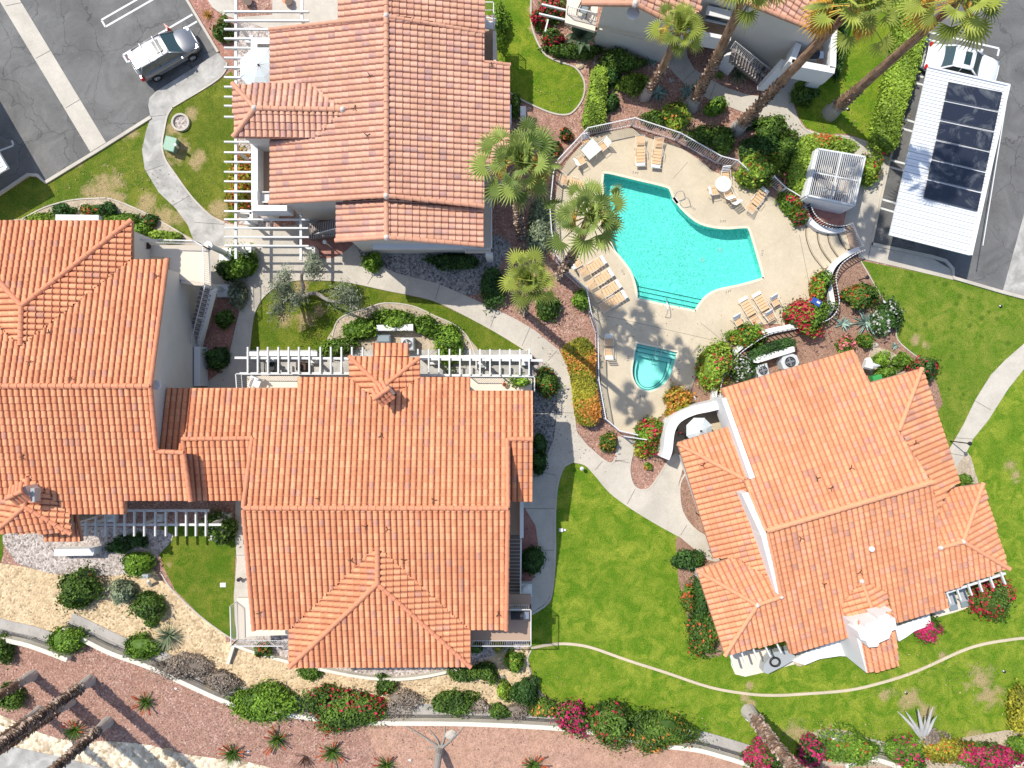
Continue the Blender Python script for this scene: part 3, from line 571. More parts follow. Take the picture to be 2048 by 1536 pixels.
def tiles(mb, pn, px, W=TW, L=TLn, amp=.08, off=0):
    pts = [pn.at(u, v) for u, v in px]; poly = [(p.x, p.y) for p in pts]
    d = Vector((-pn.a, -pn.b)); m = d.length; d = d/m if m > 1e-6 else Vector((0, -1)); e = Vector((-d.y, d.x)); ct = 1/math.sqrt(1+m*m); Lh = L*ct
    S = [p[0]*e.x+p[1]*e.y for p in poly]; T = [p[0]*d.x+p[1]*d.y for p in poly]
    prof = [(0, .1), (.08, .65), (.26, 1.), (.48, 1.), (.68, .62), (.78, .0), (.9, -.75)]
    s0 = math.floor(min(S)/W)-1; s1 = math.ceil(max(S)/W)+1; t1 = max(T); nr = int((t1-min(T))/Lh)+2
    us = []; hs = []
    for i in range(s0, s1):
        for f, h in prof: us.append((i+f)*W); hs.append(h*amp)
    us = np.array(us); hs = np.array(hs); ns = len(us)
    rows = []
    for k in range(nr):       # from the eave upwards
        tl = t1-k*Lh; rows.append((tl, .055, k+.02)); rows.append((tl-Lh/3, .037, k+.35)); rows.append((tl-Lh*2/3, .018, k+.65)); rows.append((tl-Lh+.004, 0., k+.98))
    rows = rows[::-1]; nt = len(rows)
    tt = np.array([r[0] for r in rows]); tz = np.array([r[1] for r in rows]); tv = np.array([r[2] for r in rows])
    jit = rg.normal(0, .006, (nt, ns//7)).repeat(7, axis=1)
    Sx, Tx = np.meshgrid(us, tt); Z = tz[:, None]+hs[None, :]+jit
    X = Sx*e.x+Tx*d.x; Y = Sx*e.y+Tx*d.y; ZZ = pn.a*X+pn.b*Y+pn.c+Z
    cx = (X[:-1, :-1]+X[1:, 1:])/2; cy = (Y[:-1, :-1]+Y[1:, 1:])/2
    mk = inside(cx, cy, poly)
    jj, ii = np.nonzero(mk); a = jj*ns+ii
    F = np.stack([a, a+1, a+1+ns, a+ns], 1)
    # orientation: make sure it faces up
    p0 = np.array([X.flat[a[0]], Y.flat[a[0]]]); p1 = np.array([X.flat[a[0]+1], Y.flat[a[0]+1]]); p3 = np.array([X.flat[a[0]+ns], Y.flat[a[0]+ns]])
    if (p1-p0)[0]*(p3-p0)[1]-(p1-p0)[1]*(p3-p0)[0] < 0: F = F[:, ::-1]
    used, inv = np.unique(F, return_inverse=True); F = inv.reshape(F.shape)
    V = np.stack([X.ravel()[used], Y.ravel()[used], ZZ.ravel()[used]], 1)
    uu = (us/W); UV = np.stack([np.tile(uu, nt)[used]+off*57+.001, np.repeat(tv, ns)[used]+off*31], 1)
    mb.add(V.tolist(), F.tolist(), .5, UV.tolist())
def slab(mb, pn, px, z0=.03, z1=.24):
    pts = [pn.at(u, v) for u, v in px]; n = len(pts)
    tri = tessellate_polygon([[Vector((p.x, p.y, 0)) for p in pts]])
    vs = [(p.x, p.y, p.z-z0) for p in pts]+[(p.x, p.y, p.z-z1) for p in pts]; fs = []
    for t in tri:
        a, b, c = [pts[i] for i in t]; up_ = (b-a).cross(c-a).z > 0
        fs.append(tuple(t) if up_ else tuple(t[::-1])); fs.append(tuple(n+i for i in (t[::-1] if up_ else t)))
    ar = sum(pts[i].x*pts[(i+1) % n].y-pts[(i+1) % n].x*pts[i].y for i in range(n))
    for i in range(n):
        q = (i, (i+1) % n, n+(i+1) % n, n+i); fs.append(q[::-1] if ar > 0 else q)
    mb.add(vs, fs)
def caps(mb, a, b, r=.13, L=.42, lift=.05):
    a = Vector(a); b = Vector(b); d = b-a; n = max(1, int(d.length/L)); n8 = 7
    if b.z > a.z: a, b = b, a; d = b-a
    x = d.cross(Vector((0, 0, 1))).normalized(); up_ = x.cross(d).normalized()
    if up_.z < 0: up_ = -up_
    for i in range(n):
        p = a+d*(i/n); q = a+d*((i+1.04)/n); vs = []; k = rnd.uniform(-.008, .008)
        for pt, rr in ((p, r*.86), (q, r*1.08)):
            for j in range(n8): an = math.pi*j/(n8-1); vs.append(pt+x*(math.cos(an)*rr+k)+up_*(math.sin(an)*rr+lift))
        fs = [(j, j+1, n8+j+1, n8+j) for j in range(n8-1)]+[tuple(n8+j for j in range(n8))]
        mb.add(vs, fs)
def knob(l, p, r=.2): mb = MB(); l.append(mb); mb.lathe((p.x, p.y, p.z-.02), [(r, 0), (r*.9, .12), (r*.5, .24), (.01, .28)], 8)
def walls(mb, foot, zf, z0=-.02, sub=24):   # foot xy loop; zf(x,y) top
    n = len(foot); vs = []; fs = []
    ar = sum(foot[i][0]*foot[(i+1) % n][1]-foot[(i+1) % n][0]*foot[i][1] for i in range(n))
    for i in range(n):
        a = foot[i]; b = foot[(i+1) % n]
        for k in range(sub):
            t0 = k/sub; t2 = (k+1)/sub; p = (a[0]+(b[0]-a[0])*t0, a[1]+(b[1]-a[1])*t0); q = (a[0]+(b[0]-a[0])*t2, a[1]+(b[1]-a[1])*t2)
            o = len(vs); vs += [(p[0], p[1], z0), (q[0], q[1], z0), (q[0], q[1], zf(*q)), (p[0], p[1], zf(*p))]
            fs.append((o, o+1, o+2, o+3) if ar > 0 else (o+3, o+2, o+1, o))
    mb.add(vs, fs)
class House:
    def __init__(s, name, label, loc, tile, cap, cat='house', amp=.075):
        s.t = thing(name, label, cat, loc); s.r = MB(); s.f = MB(); s.c = []; s.k = []; s.tile = tile; s.cap = cap; s.n = 0; s.amp = amp
    def face(s, pn, px, **kw):
        tiles(s.r, pn, px, off=s.n, amp=s.amp, **kw); s.n += 1; slab(s.f, pn, px)
    def ridge(s, *pts, r=.13):
        for a, b in zip(pts[:-1], pts[1:]):
            m = MB(); caps(m, a, b, r); s.c.append(m)
    def done(s):
        ro = s.r.build('roof', M[s.tile], s.t, uv=True); [m.build('ridge_cap', M[s.cap], ro) for m in s.c]
        s.f.build('fascia', M['roofunder'], ro)
        [m.build('mortar_knob', M['mortar'], ro) for m in s.k]
        s.ro = ro; return s.t
def part(par, name, mat, fn):
    m = MB(); fn(m); mt = M[mat] if isinstance(mat, str) else mat
    if name in SPLIT:
        k = [q.build(name.rstrip('s') if name == 'legs' else name, mt, par) for q in loose(m)]; return k[0]
    return m.build(name, mt, par)
def wallstrip(mb, pts, z0, z1, th=.2, z0b=None):       # pts world xy polyline
    mb.ribbon(pts, th/2, th/2, z0, z1)
def railing(par, pts, z0, h=1.0, name='railing', mat='rail', gap=.13, post=1.8, closed=False, dz=None):
    """pts world points of the foot line (z used)"""
    top = MB(); pk = MB(); ps = MB(); pts = [Vector((p[0], p[1], p[2] if len(p) > 2 and dz else z0)) for p in pts]
    o = None
    for a, b in zip(pts[:-1], pts[1:]):
        L = (b-a).length
        if L < .02: continue
        U = Vector((0, 0, 1)); top.bar(a+U*h, b+U*h, .05, .04); top.bar(a+U*.1, b+U*.1, .03, .03)
        n = max(1, int(L/gap))
        for i in range(n+1):
            q = a+(b-a)*(i/n); pk.bar(q+U*.1, q+U*h, .018, .018)
        n = max(1, int(L/post))
        for i in range(n+1):
            q = a+(b-a)*(i/n); ps.bar(q, q+U*(h+.02), .05, .05)
    r = top.build(name, M[mat], par)
    pk.build('balusters', M[mat], r); [q.build('post', M[mat], r) for q in loose(ps)]; return r
def vents(pn, lst, name='roof_vent_pipe', where='salmon roof', n0=0):
    pass

# ---------------- house on the lower middle (two storeys, orange tiles)
b4 = House('tiled_house', 'large orange tiled house in the lower middle with a hipped wing facing the rock bed', P(755, 1016, 0), 'tile_b', 'cap_b')
ZR = 6.5; N4 = Pn.slope((750, 1016, ZR), (0, 1), .22); S4 = Pn.slope((750, 1016, ZR), (0, -1), .22)
b4.face(N4, [(364, 877), (372, 863), (382, 776), (595, 775), (595, 754), (699, 754), (765, 810), (839, 754), (940, 754), (940, 781), (1065, 782), (1065, 878), (1014, 878), (1016, 1016), (487, 1016), (505, 873)])
b4.face(S4, [(487, 1016), (1016, 1016), (1012, 1259), (940, 1259), (756, 1094), (578, 1259), (508, 1259)])
zz = N4.at(1040, 878); SR = Pn.slope(zz, (0, -1), .24); b4.face(SR, [(1014, 878), (1065, 878), (1064, 1003), (1016, 1003)])
zz = N4.at(430, 878); SL = Pn.slope(zz, (0, -1), .2); b4.face(SL, [(364, 879), (505, 877), (488, 1001), (386, 1001)])
zt = S4.at(755, 1092).z; rA = P(755, 1092, zt); rB = P(755, 1167, zt); cW = S4.at(578, 1262); cE = S4.at(941, 1262)
W4 = Pn(rA, rB, cW); E4 = Pn(rA, rB, cE); c1 = W4.at(580, 1333); c2 = E4.at(941, 1333); Z4 = Pn(rB, c1, c2)
b4.face(W4, [(755, 1090), (755, 1167), (580, 1333), (578, 1260)]); b4.face(E4, [(755, 1090), (941, 1260), (941, 1333), (755, 1167)]); b4.face(Z4, [(755, 1167), (941, 1333), (580, 1333)])
b4.ridge(N4.at(487, 1016), N4.at(1016, 1016), r=.15); b4.ridge(N4.at(505, 876), N4.at(487, 1016)); b4.ridge(N4.at(1015, 878), N4.at(1016, 1016)); b4.ridge(S4.at(487, 1018), S4.at(508, 1259)); b4.ridge(S4.at(1016, 1018), S4.at(1012, 1259))
b4.ridge(N4.at(364, 878), N4.at(505, 876)); b4.ridge(N4.at(1015, 878), N4.at(1065, 878)); b4.ridge(rA, rB, r=.15); b4.ridge(rB, c1, r=.15); b4.ridge(rB, c2); b4.ridge(SL.at(366, 880), SL.at(386, 1001))
# dormer to the north
dz = N4.at(765, 808).z+.02; dA = P(765, 806, dz); dB = P(764, 775, dz)
WD = Pn(dA, dB, N4.at(699, 752)); ED = Pn(dA, dB, N4.at(839, 754)); NWc = WD.at(699, 713); NEc = ED.at(839, 716); ND = Pn(dB, NWc, NEc)
b4.face(WD, [(765, 810), (764, 775), (698, 712), (699, 756)]); b4.face(ED, [(765, 810), (839, 756), (839, 716), (764, 775)]); b4.face(ND, [(764, 775), (698, 712), (839, 716)])
b4.ridge(dB, NWc); b4.ridge(dB, NEc); b4.ridge(dB, dA)
LP = Pn.slope((782, 712, 4.6), (0, 1), .22); b4.face(LP, [(746, 686), (817, 686), (818, 714), (746, 714)])
T4 = b4.done()
def zf4(x, y): return min(N4.z(x, y), S4.z(x, y))-.22
I4 = .4
xW = P(487, 1016, ZR).x+I4; xE = P(1016, 1016, ZR).x-I4; yS = S4.at(750, 1259).y+I4; yN = N4.at(750, 754).y-I4
yN2 = N4.at(750, 782).y-.3; xa, xb = N4.at(597, 760).x+.3, N4.at(940, 760).x-.3
part(T4, 'wall', 'stucco', lambda m: walls(m, [(xW, yS), (xE, yS), (xE, yN2), (xb, yN2), (xb, yN), (xa, yN), (xa, yN2), (xW, yN2)], zf4))
bx0 = P(595, 776, 5.5).x; 
part(T4, 'wall', 'stucco', lambda m: walls(m, [(xE+.02, SR.at(1040, 1003).y+.3), (N4.at(1065, 800).x-.3, SR.at(1040, 1003).y+.3), (N4.at(1065, 800).x-.3, N4.at(1040, 782).y-.3), (xE+.02, N4.at(1040, 782).y-.3)], lambda x, y: min(N4.z(x, y), SR.z(x, y))-.22, z0=2.9))
part(T4, 'wall', 'stucco', lambda m: walls(m, [(P(386, 1001, 5.0).x+.4, SL.at(430, 1001).y+.3), (xW-.02, SL.at(430, 1001).y+.3), (xW-.02, N4.at(430, 776).y-.3), (P(386, 776, 5.5).x+.4, N4.at(430, 776).y-.3)], lambda x, y: min(N4.z(x, y), SL.z(x, y))-.22, z0=2.7))
wx0, wx1, wy = P(580, 1333, 4.9).x+.5, P(941, 1333, 4.9).x-.5, P(750, 1333, 4.9).y+.5
part(T4, 'wall', 'stucco', lambda m: walls(m, [(wx0, wy), (wx1, wy), (wx1, yS+.02), (wx0, yS+.02)], lambda x, y: min(W4.z(x, y), E4.z(x, y), Z4.z(x, y))-.22))
# north chimney with tiled cap
def tiled_chimney(par, c, rz, s_=1.0, cap='cap_b', tile='cap_b'):
    ch = part(par, 'chimney', 'stucco', lambda m: m.box((c.x, c.y, c.z-.5), (.9*s_, .7*s_, 1.6), rz))
    def f(m):
        for sgn in (-1, 1):
            for k in range(4):
                o = Vector((math.cos(rz), math.sin(rz), 0))*(k-1.5)*.26*s_; y_ = Vector((-math.sin(rz), math.cos(rz), 0))*sgn
                caps(m, c+o+Vector((0, 0, .75)), c+o+y_*.55*s_+Vector((0, 0, .35)), .12, .3)
        caps(m, c-Vector((math.cos(rz), math.sin(rz), 0))*.62*s_+Vector((0, 0, .82)), c+Vector((math.cos(rz), math.sin(rz), 0))*.62*s_+Vector((0, 0, .8)), .13, .4)
    part(ch, 'chimney_cap', cap, f); return ch
tiled_chimney(T4, P(768, 787, 6.0), R(35), .9)

# ---------------- house on the left
b3 = House('tiled_house', 'orange tiled house at the left edge with an outside stair on its gable', P(160, 770, 0), 'tile_b', 'cap_b')
ZL = 7.2; N3 = Pn.slope((150, 772, ZL), (0, 1), .21); S3 = Pn.slope((150, 772, ZL), (0, -1), .2)
aR = N3.at(42, 690); aP = P(44, 612, aR.z); E3 = Pn(aR, aP, N3.at(264, 518)); NEk = E3.at(264, 441)
W3 = Pn.slope(aP, (-1, 0), .23); NWk = P(-110, 441, NEk.z); Q3 = Pn(aP, NEk, NWk)
b3.face(N3, [(-150, 772), (301, 772), (335, 519), (264, 519), (44, 692), (42, 692), (-100, 560), (-150, 540)])
b3.face(E3, [(44, 692), (264, 519), (264, 441), (44, 612)]); b3.face(W3, [(42, 692), (44, 612), (-110, 441), (-130, 560)]); b3.face(Q3, [(44, 612), (264, 441), (-110, 441)])
b3.face(S3, [(-150, 772), (301, 772), (313, 898), (366, 902), (382, 1001), (250, 1001), (250, 1028), (141, 1028), (95, 990), (58, 950), (20, 985), (-20, 1028), (-150, 1028)])
n3b = N4.low(.4); b3.face(n3b, [(334, 776), (385, 776), (374, 864), (367, 900), (313, 900)])
b3.ridge(N3.at(-150, 772), N3.at(301, 772), r=.15); b3.ridge(aP, NEk, r=.15); b3.ridge(aP, aR, r=.15); b3.ridge(aP, NWk, r=.15); b3.ridge(N3.at(301, 773), N3.at(335, 519)); b3.ridge(S3.at(301, 773), S3.at(313, 898)); b3.ridge(S3.at(313, 903), S3.at(368, 905)); b3.ridge(S3.at(368, 905), S3.at(382, 1001))
# south west hipped wing
sz = S3.at(58, 950).z+.05; wA = P(57, 955, sz); wB = P(51, 1013, sz)
E5 = Pn(wA, wB, S3.at(141, 1027)); W5 = Pn(wA, wB, S3.at(-22, 1027)); k1 = E5.at(143, 1067); k2 = W5.at(-12, 1067); F5 = Pn(wB, k1, k2)
b3.face(E5, [(58, 948), (51, 1013), (143, 1067), (141, 1027)]); b3.face(W5, [(58, 948), (-24, 1027), (-12, 1067), (51, 1013)]); b3.face(F5, [(51, 1013), (143, 1067), (-12, 1067)])
b3.ridge(wB, k1); b3.ridge(wB, k2); b3.ridge(wB, wA)
PP = Pn.slope((120, 1035, 5.0), (0, -1), .22); b3.face(PP, [(80, 1040), (152, 1030), (163, 1083), (92, 1083)])
T3 = b3.done()
def zf3(x, y): return min(N3.z(x, y), S3.z(x, y))-.22
xe = P(301, 772, ZL).x-.4
part(T3, 'wall', 'stucco', lambda m: walls(m, [(-36, S3.at(100, 1028).y+.4), (xe, S3.at(100, 1001).y+.4), (xe, N3.at(300, 519).y-.35), (-36, N3.at(300, 519).y-.35)], zf3))
part(T3, 'wall', 'stucco', lambda m: walls(m, [(xe+.02, S3.at(100, 1001).y+.4), (P(380, 1001, 5.9).x-.5, S3.at(100, 1001).y+.4), (P(380, 1001, 5.9).x-.5, P(0, 785, 5.5).y), (xe+.02, P(0, 785, 5.5).y)], lambda x, y: min(n3b.z(x, y), S3.z(x, y))-.22, z0=0))
part(T3, 'wall', 'stucco', lambda m: walls(m, [(NWk.x+.4, N3.at(300, 519).y-.3), (NEk.x-.4, N3.at(300, 519).y-.3), (NEk.x-.4, NEk.y-.4), (NWk.x+.4, NEk.y-.4)], lambda x, y: min(E3.z(x, y), W3.z(x, y), Q3.z(x, y))-.22))
part(T3, 'wall', 'stucco', lambda m: walls(m, [(k2.x+.3, k1.y+.35), (k1.x-.3, k1.y+.35), (k1.x-.3, -8.0), (k2.x+.3, -8.0)], lambda x, y: min(E5.z(x, y), W5.z(x, y), F5.z(x, y))-.22))
ch = tiled_chimney(T3, P(50, 985, 6.9), R(25), .8); part(ch, 'chimney_vent', 'grey', lambda m: m.box(P(71, 989, 7.0), (.22, .75, .5)))
part(T3, 'gable_vent', 'white', lambda m: (m.lathe(P(313, 770, 6.3), [(.28, 0), (.28, .06), (.2, .08)], 12)))
# terrace, stair and lower walk on the east side of the left house
def poly_slab(m, px, z1, th=.25): m.prism(xy(PL(px, z1)), z1-th, z1, bottom=True)
part(T3, 'terrace', 'terrace', lambda m: poly_slab(m, [(262, 490), (416, 490), (420, 568), (339, 556), (340, 516), (262, 510)], 2.95))
part(T3, 'terrace_beam', 'cream', lambda m: m.bar(P(366, 562, 2.7), P(424, 572, 2.7), .3, .45))
railing(T3, [P(300, 486, 2.95), P(402, 488, 2.95), P(421, 499, 2.95), P(423, 573, 2.95)], 2.95, 1.05)
def stairs(par, a, b, wid, z0, z1, n, mat='stairs', side=1):
    a = Vector(a); b = Vector(b); d = (b-a); d.z = 0; L = d.length; d.normalize(); e = Vector((-d.y, d.x, 0))*side
    def f(m):
        for i in range(n):
            z = z1+(z0-z1)*(i+1)/n; p = a+d*(L*(i+.5)/n)+e*(wid/2); m.box((p.x, p.y, z-.1), (L/n+.04, wid, .2), math.atan2(d.y, d.x))
    o = part(par, 'stair', mat, f)
    def g(m):
        for i in range(n):
            z = z1+(z0-z1)*(i+1)/n; p = a+d*(L*(i+.96)/n)+e*(wid/2); m.box((p.x, p.y, z+.012), (.05, wid*.98, .03), math.atan2(d.y, d.x))
    part(o, 'nosings', 'nosing', g); return o
st = stairs(T3, P(400, 572, 2.8), P(370, 695, .4), .78, .3, 2.8, 15, side=1)
railing(T3, [P(423, 577, 2.9), P(393, 694, .45)], 0, .95, dz=True)
part(T3, 'stair_wall', 'white', lambda m: m.bar(P(428, 580, 2.55), P(398, 697, .25), .16, .5))
part(T3, 'walkway', 'beigefloor', lambda m: poly_slab(m, [(340, 694), (384, 694), (384, 790), (330, 790)], .3, .3))
part(T3, 'parapet', 'white', lambda m: wallstrip(m, xy([P(394, 693, 1.2), P(394, 772, 1.2)]), 0, 1.2, .38))
part(T3, 'door', 'white', lambda m: m.box(P(343, 725, 1.2), (.1, 1.9, 2.1)))
part(T3, 'column', 'white', lambda m: [m.lathe(P(u, v, 0), [(.26, 0), (.26, .25), (.18, .3), (.17, 2.4), (.26, 2.5), (.26, 2.7)], 14) for u, v in ((446, 580), (452, 507))])
part(T3, 'column_base', 'white', lambda m: [m.bbox(P(448, 582, .15), (.8, .8, .3)), m.bbox(P(456, 510, .15), (1.0, .8, .3))])

# ---------------- house at the top (salmon tiles)
b1 = House('tiled_house', 'salmon tiled house at the top with a slatted pergola along its west side', P(774, 250, 0), 'tile_a', 'cap_a', amp=.06)
Z1 = 7.2; W1 = Pn.slope((773, 200, Z1), (-1, 0), .22); E1 = Pn.slope((773, 200, Z1), (1, 0), .22)
b1.face(W1, [(773, 33), (773, 392), (540, 407), (540, 60)])
b1.face(E1, [(773, 33), (773, 392), (967, 413), (967, 330), (1020, 330), (1020, 130), (968, 124), (968, 66)])
w1, e1 = W1.low(.4), E1.low(.4)
b1.face(w1, [(773, -45), (773, 29), (676, 46), (676, -52)]); b1.face(e1, [(773, -45), (773, 29), (970, 62), (970, -30)])
b1.face(w1, [(773, 398), (774, 475), (672, 481), (672, 405)]); b1.face(e1, [(773, 398), (967, 417), (966, 491), (774, 475)])
b1.ridge(W1.at(773, 33), W1.at(773, 392), r=.15); b1.ridge(w1.at(773, -45), w1.at(773, 30), r=.15); b1.ridge(w1.at(773, 400), w1.at(774, 475), r=.15)
b1.ridge(W1.at(773, 392), W1.at(540, 406)); b1.ridge(E1.at(774, 392), E1.at(967, 413)); b1.ridge(W1.at(772, 34), W1.at(540, 60), r=.11); b1.ridge(E1.at(774, 34), E1.at(968, 66), r=.11); b1.ridge(E1.at(968, 124), E1.at(1020, 130), r=.1)
b1.ridge(w1.at(774, 475), w1.at(672, 481)); b1.ridge(e1.at(774, 475), e1.at(966, 491))
hz_ = W1.at(686, 220).z+.02; hA = P(686, 220, hz_); hB = P(510, 217, hz_)
Nf = Pn(hA, hB, W1.at(625, 168)); Sf = Pn(hA, hB, W1.at(634, 276)); n1 = Nf.at(466, 168); n2 = Sf.at(468, 274); Wf = Pn(hB, n1, n2)
b1.face(Nf, [(688, 220), (510, 217), (466, 168), (625, 168)]); b1.face(Sf, [(688, 220), (634, 276), (468, 274), (510, 217)]); b1.face(Wf, [(466, 168), (510, 217), (468, 274)])
b1.ridge(hB, hA, r=.14); b1.ridge(hB, n1); b1.ridge(hB, n2, r=.15)
for p in (hB, hA, W1.at(773, 33), W1.at(773, 392), w1.at(774, 475)): knob(b1.k, p)
T1 = b1.done()
def zf1(x, y): return min(W1.z(x, y), E1.z(x, y))-.22
y0 = W1.at(773, 392).y+.35; y1 = W1.at(773, 33).y-.35; xw = W1.at(540, 200).x+.4; xeE = E1.at(968, 90).x-.4; xe2 = E1.at(1020, 200).x-.35
part(T1, 'wall', 'stucco', lambda m: walls(m, [(xw, y0), (xeE, y0), (xeE, y1), (xw, y1)], zf1))
ys = w1.at(774, 478).y+.45; x5 = w1.at(672, 440).x+.35; x6 = e1.at(966, 450).x-.4
part(T1, 'wall', 'stucco', lambda m: walls(m, [(x5, ys), (x6, ys), (x6, y0-.02), (x5, y0-.02)], lambda x, y: min(w1.z(x, y), e1.z(x, y))-.22))
part(T1, 'wall', 'stucco', lambda m: walls(m, [(x5, y1+.02), (xeE, y1+.02), (xeE, 21.6), (x5, 21.6)], lambda x, y: min(w1.z(x, y), e1.z(x, y))-.22))
part(T1, 'wall', 'stucco', lambda m: walls(m, [(xeE+.02, E1.at(1000, 330).y+.3), (xe2, E1.at(1000, 330).y+.3), (xe2, E1.at(1000, 130).y-.35), (xeE+.02, E1.at(1000, 130).y-.35)], lambda x, y: E1.z(x, y)-.22))
part(T1, 'wall', 'stucco', lambda m: walls(m, [(n1.x+.3, n2.y+.3), (xw-.02, n2.y+.3), (xw-.02, n1.y-.3), (n1.x+.3, n1.y-.3)], lambda x, y: min(Nf.z(x, y), Sf.z(x, y), Wf.z(x, y))-.22, z0=2.9))
part(T1, 'wall_band', 'white', lambda m: m.box(((x5+x6)/2+.5, ys-.12, 2.9), (x6-x5-1.2, .3, .3)))
part(T1, 'gable_vent', 'grey', lambda m: m.box((w1.at(774, 475).x, ys-.04, 5.9), (.55, .06, .3)))
# west balcony
part(T1, 'balcony_floor', 'beigefloor', lambda m: poly_slab(m, [(508, 290), (545, 290), (545, 410), (508, 410)], 2.9))
part(T1, 'balcony_wall', 'white', lambda m: (m.ribbon(xy([P(509, 283, 3.9), P(509, 412, 3.9)]), .19, .19, 0, 3.9), m.ribbon(xy([P(503, 416, 3.9), P(574, 416, 3.9)]), .17, .17, 2.6, 3.905)))
part(T1, 'balcony_wall', 'white', lambda m: (m.ribbon(xy([P(508, 80, 3.9), P(508, 172, 3.9)]), .19, .19, 0, 3.9), m.ribbon(xy([P(502, 82, 3.9), P(545, 82, 3.9)]), .17, .17, 2.6, 3.905)))
part(T1, 'balcony_floor', 'beigefloor', lambda m: poly_slab(m, [(512, 88), (545, 88), (545, 170), (512, 170)], 2.9))
# south west stair under the gable
def stair2(par, u0, v0, u1, v1, wid, z0, z1, n, side=1): return stairs(par, P(u0, v0, z1), P(u1, v1, z0), wid, z0, z1, n, side=side)
s1 = stairs(T1, P(680, 437, 2.7), P(620, 447, .4), 1.0, .3, 2.7, 13, side=1); railing(T1, [P(680, 463, 2.75), P(637, 474, .5)], 0, .9, dz=True)
part(T1, 'stair_landing', 'beigefloor', lambda m: poly_slab(m, [(676, 420), (760, 420), (760, 470), (676, 470)], 2.85))
# south east balcony
part(T1, 'balcony_floor', 'cream', lambda m: poly_slab(m, [(930, 395), (984, 395), (984, 505), (930, 505)], 2.9))
railing(T1, [P(932, 504, 2.9), P(984, 504, 2.9), P(984, 395, 2.9)], 2.9, 1.0)
part(T1, 'column', 'white', lambda m: m.bbox(P(979, 512, 1.4), (.4, .4, 2.8)))
part(T1, 'balcony_floor', 'beigefloor', lambda m: poly_slab(m, [(965, 30), (990, 30), (990, 130), (965, 130)], 2.9))
railing(T1, [P(968, 22, 2.9), P(988, 22, 2.9), P(988, 66, 2.9)], 2.9, 1.0)
part(T1, 'balcony_wall', 'cream', lambda m: m.ribbon(xy([P(989, 62, 3.8), P(989, 128, 3.8)]), .1, .1, 0, 3.8))
part(T1, 'low_wall', 'white', lambda m: [m.bbox(P(1019, 234, .5), (.25, 1.2, 1.0)), m.bbox(P(1046, 228, .55), (.35, .6, 1.1))])

# ---------------- house on the right (single storey, turned)
b5 = House('tiled_house', 'light orange single storey tiled house on the right turned at an angle beside the spa', P(1690, 1010, 0), 'tile_c', 'cap_c', amp=.05)
rL = P(1532, 1062, 5.0); rR = P(1863, 964, 5.0); N5 = Pn(rL, rR, P(1442, 777, 2.9)); S5 = Pn(rL, rR, P(1448, 1310, 3.05))
b5.face(N5, [(1532, 1062), (1863, 964), (1797, 862), (1843, 737), (1740, 765), (1706, 699), (1442, 777), (1505, 955), (1487, 962), (1499, 988)])
E6 = Pn(N5.at(1843, 737), P(1918, 966, N5.at(1843, 737).z), N5.at(1797, 862)); b5.face(E6, [(1843, 737), (1920, 966), (1898, 976), (1886, 1000), (1875, 1034), (1862, 963), (1797, 862)])
b5.face(S5, [(1532, 1062), (1863, 964), (1874, 1030), (1880, 1095), (1925, 1083), (2017, 1137), (1888, 1183), (1897, 1213), (1792, 1246), (1772, 1183), (1723, 1160), (1681, 1210), (1702, 1272), (1580, 1308), (1573, 1282), (1450, 1310), (1515, 1210), (1562, 1193)])
qA = S5.at(1880, 1095); qB = S5.at(1925, 1083); N6 = Pn(qA, qB, P(1965, 967, qA.z-.85)); E7 = Pn(qB, P(1965, 967, N6.at(1965, 967).z), S5.at(2017, 1137))
b5.face(N6, [(1880, 1095), (1925, 1083), (1965, 967), (1893, 978), (1873, 1030)]); b5.face(E7, [(1925, 1083), (1965, 967), (2017, 1137)])
sA = S5.at(1514, 1210); sB = S5.at(1562, 1193); eW = S5.at(1450, 1310); W6 = Pn(sA, eW, P(1393, 1140, eW.z)); N7 = Pn(sA, sB, W6.at(1393, 1140))
b5.face(W6, [(1393, 1140), (1514, 1210), (1450, 1311)]); b5.face(N7, [(1393, 1140), (1463, 1115), (1476, 1118), (1542, 1158), (1562, 1192), (1514, 1210)])
W7 = Pn(P(1355, 887, 2.75), P(1426, 1116, 2.75), P(1488, 958, 3.6)); N8 = Pn(P(1355, 887, 2.75), P(1461, 853, 2.75), P(1488, 958, 3.6))
b5.face(W7, [(1355, 887), (1488, 958), (1500, 985), (1543, 1160), (1476, 1118), (1463, 1115), (1427, 1117)]); b5.face(N8, [(1355, 885), (1461, 853), (1507, 955), (1488, 960)])
dz5 = S5.at(1723, 1162).z+.03; g1 = P(1723, 1162, dz5); g2 = P(1750, 1236, dz5); DW = Pn(g1, g2, S5.at(1681, 1210)); DE = Pn(g1, g2, S5.at(1772, 1184))
b5.face(DW, [(1723, 1160), (1750, 1236), (1700, 1248), (1681, 1210)]); b5.face(DE, [(1723, 1160), (1772, 1183), (1782, 1226), (1750, 1236)])
b5.ridge(rL, rR, r=.16); b5.ridge(qB, P(1965, 967, N6.at(1965, 967).z)); b5.ridge(qB, S5.at(2017, 1137)); b5.ridge(qA, qB); b5.ridge(sA, W6.at(1393, 1140)); b5.ridge(sA, eW); b5.ridge(sA, sB); b5.ridge(N8.at(1488, 958), N8.at(1355, 887)); b5.ridge(N5.at(1797, 862), N5.at(1843, 737)); b5.ridge(g1, g2, r=.11); b5.ridge(S5.at(1533, 1064), S5.at(1562, 1192)); b5.ridge(N5.at(1498, 985), N5.at(1532, 1062), r=.1)
for p in (sA, sB, qA, qB, g1): knob(b5.k, p, .17)
T5 = b5.done()
def zf5(x, y): return min(N5.z(x, y), S5.z(x, y))-.22
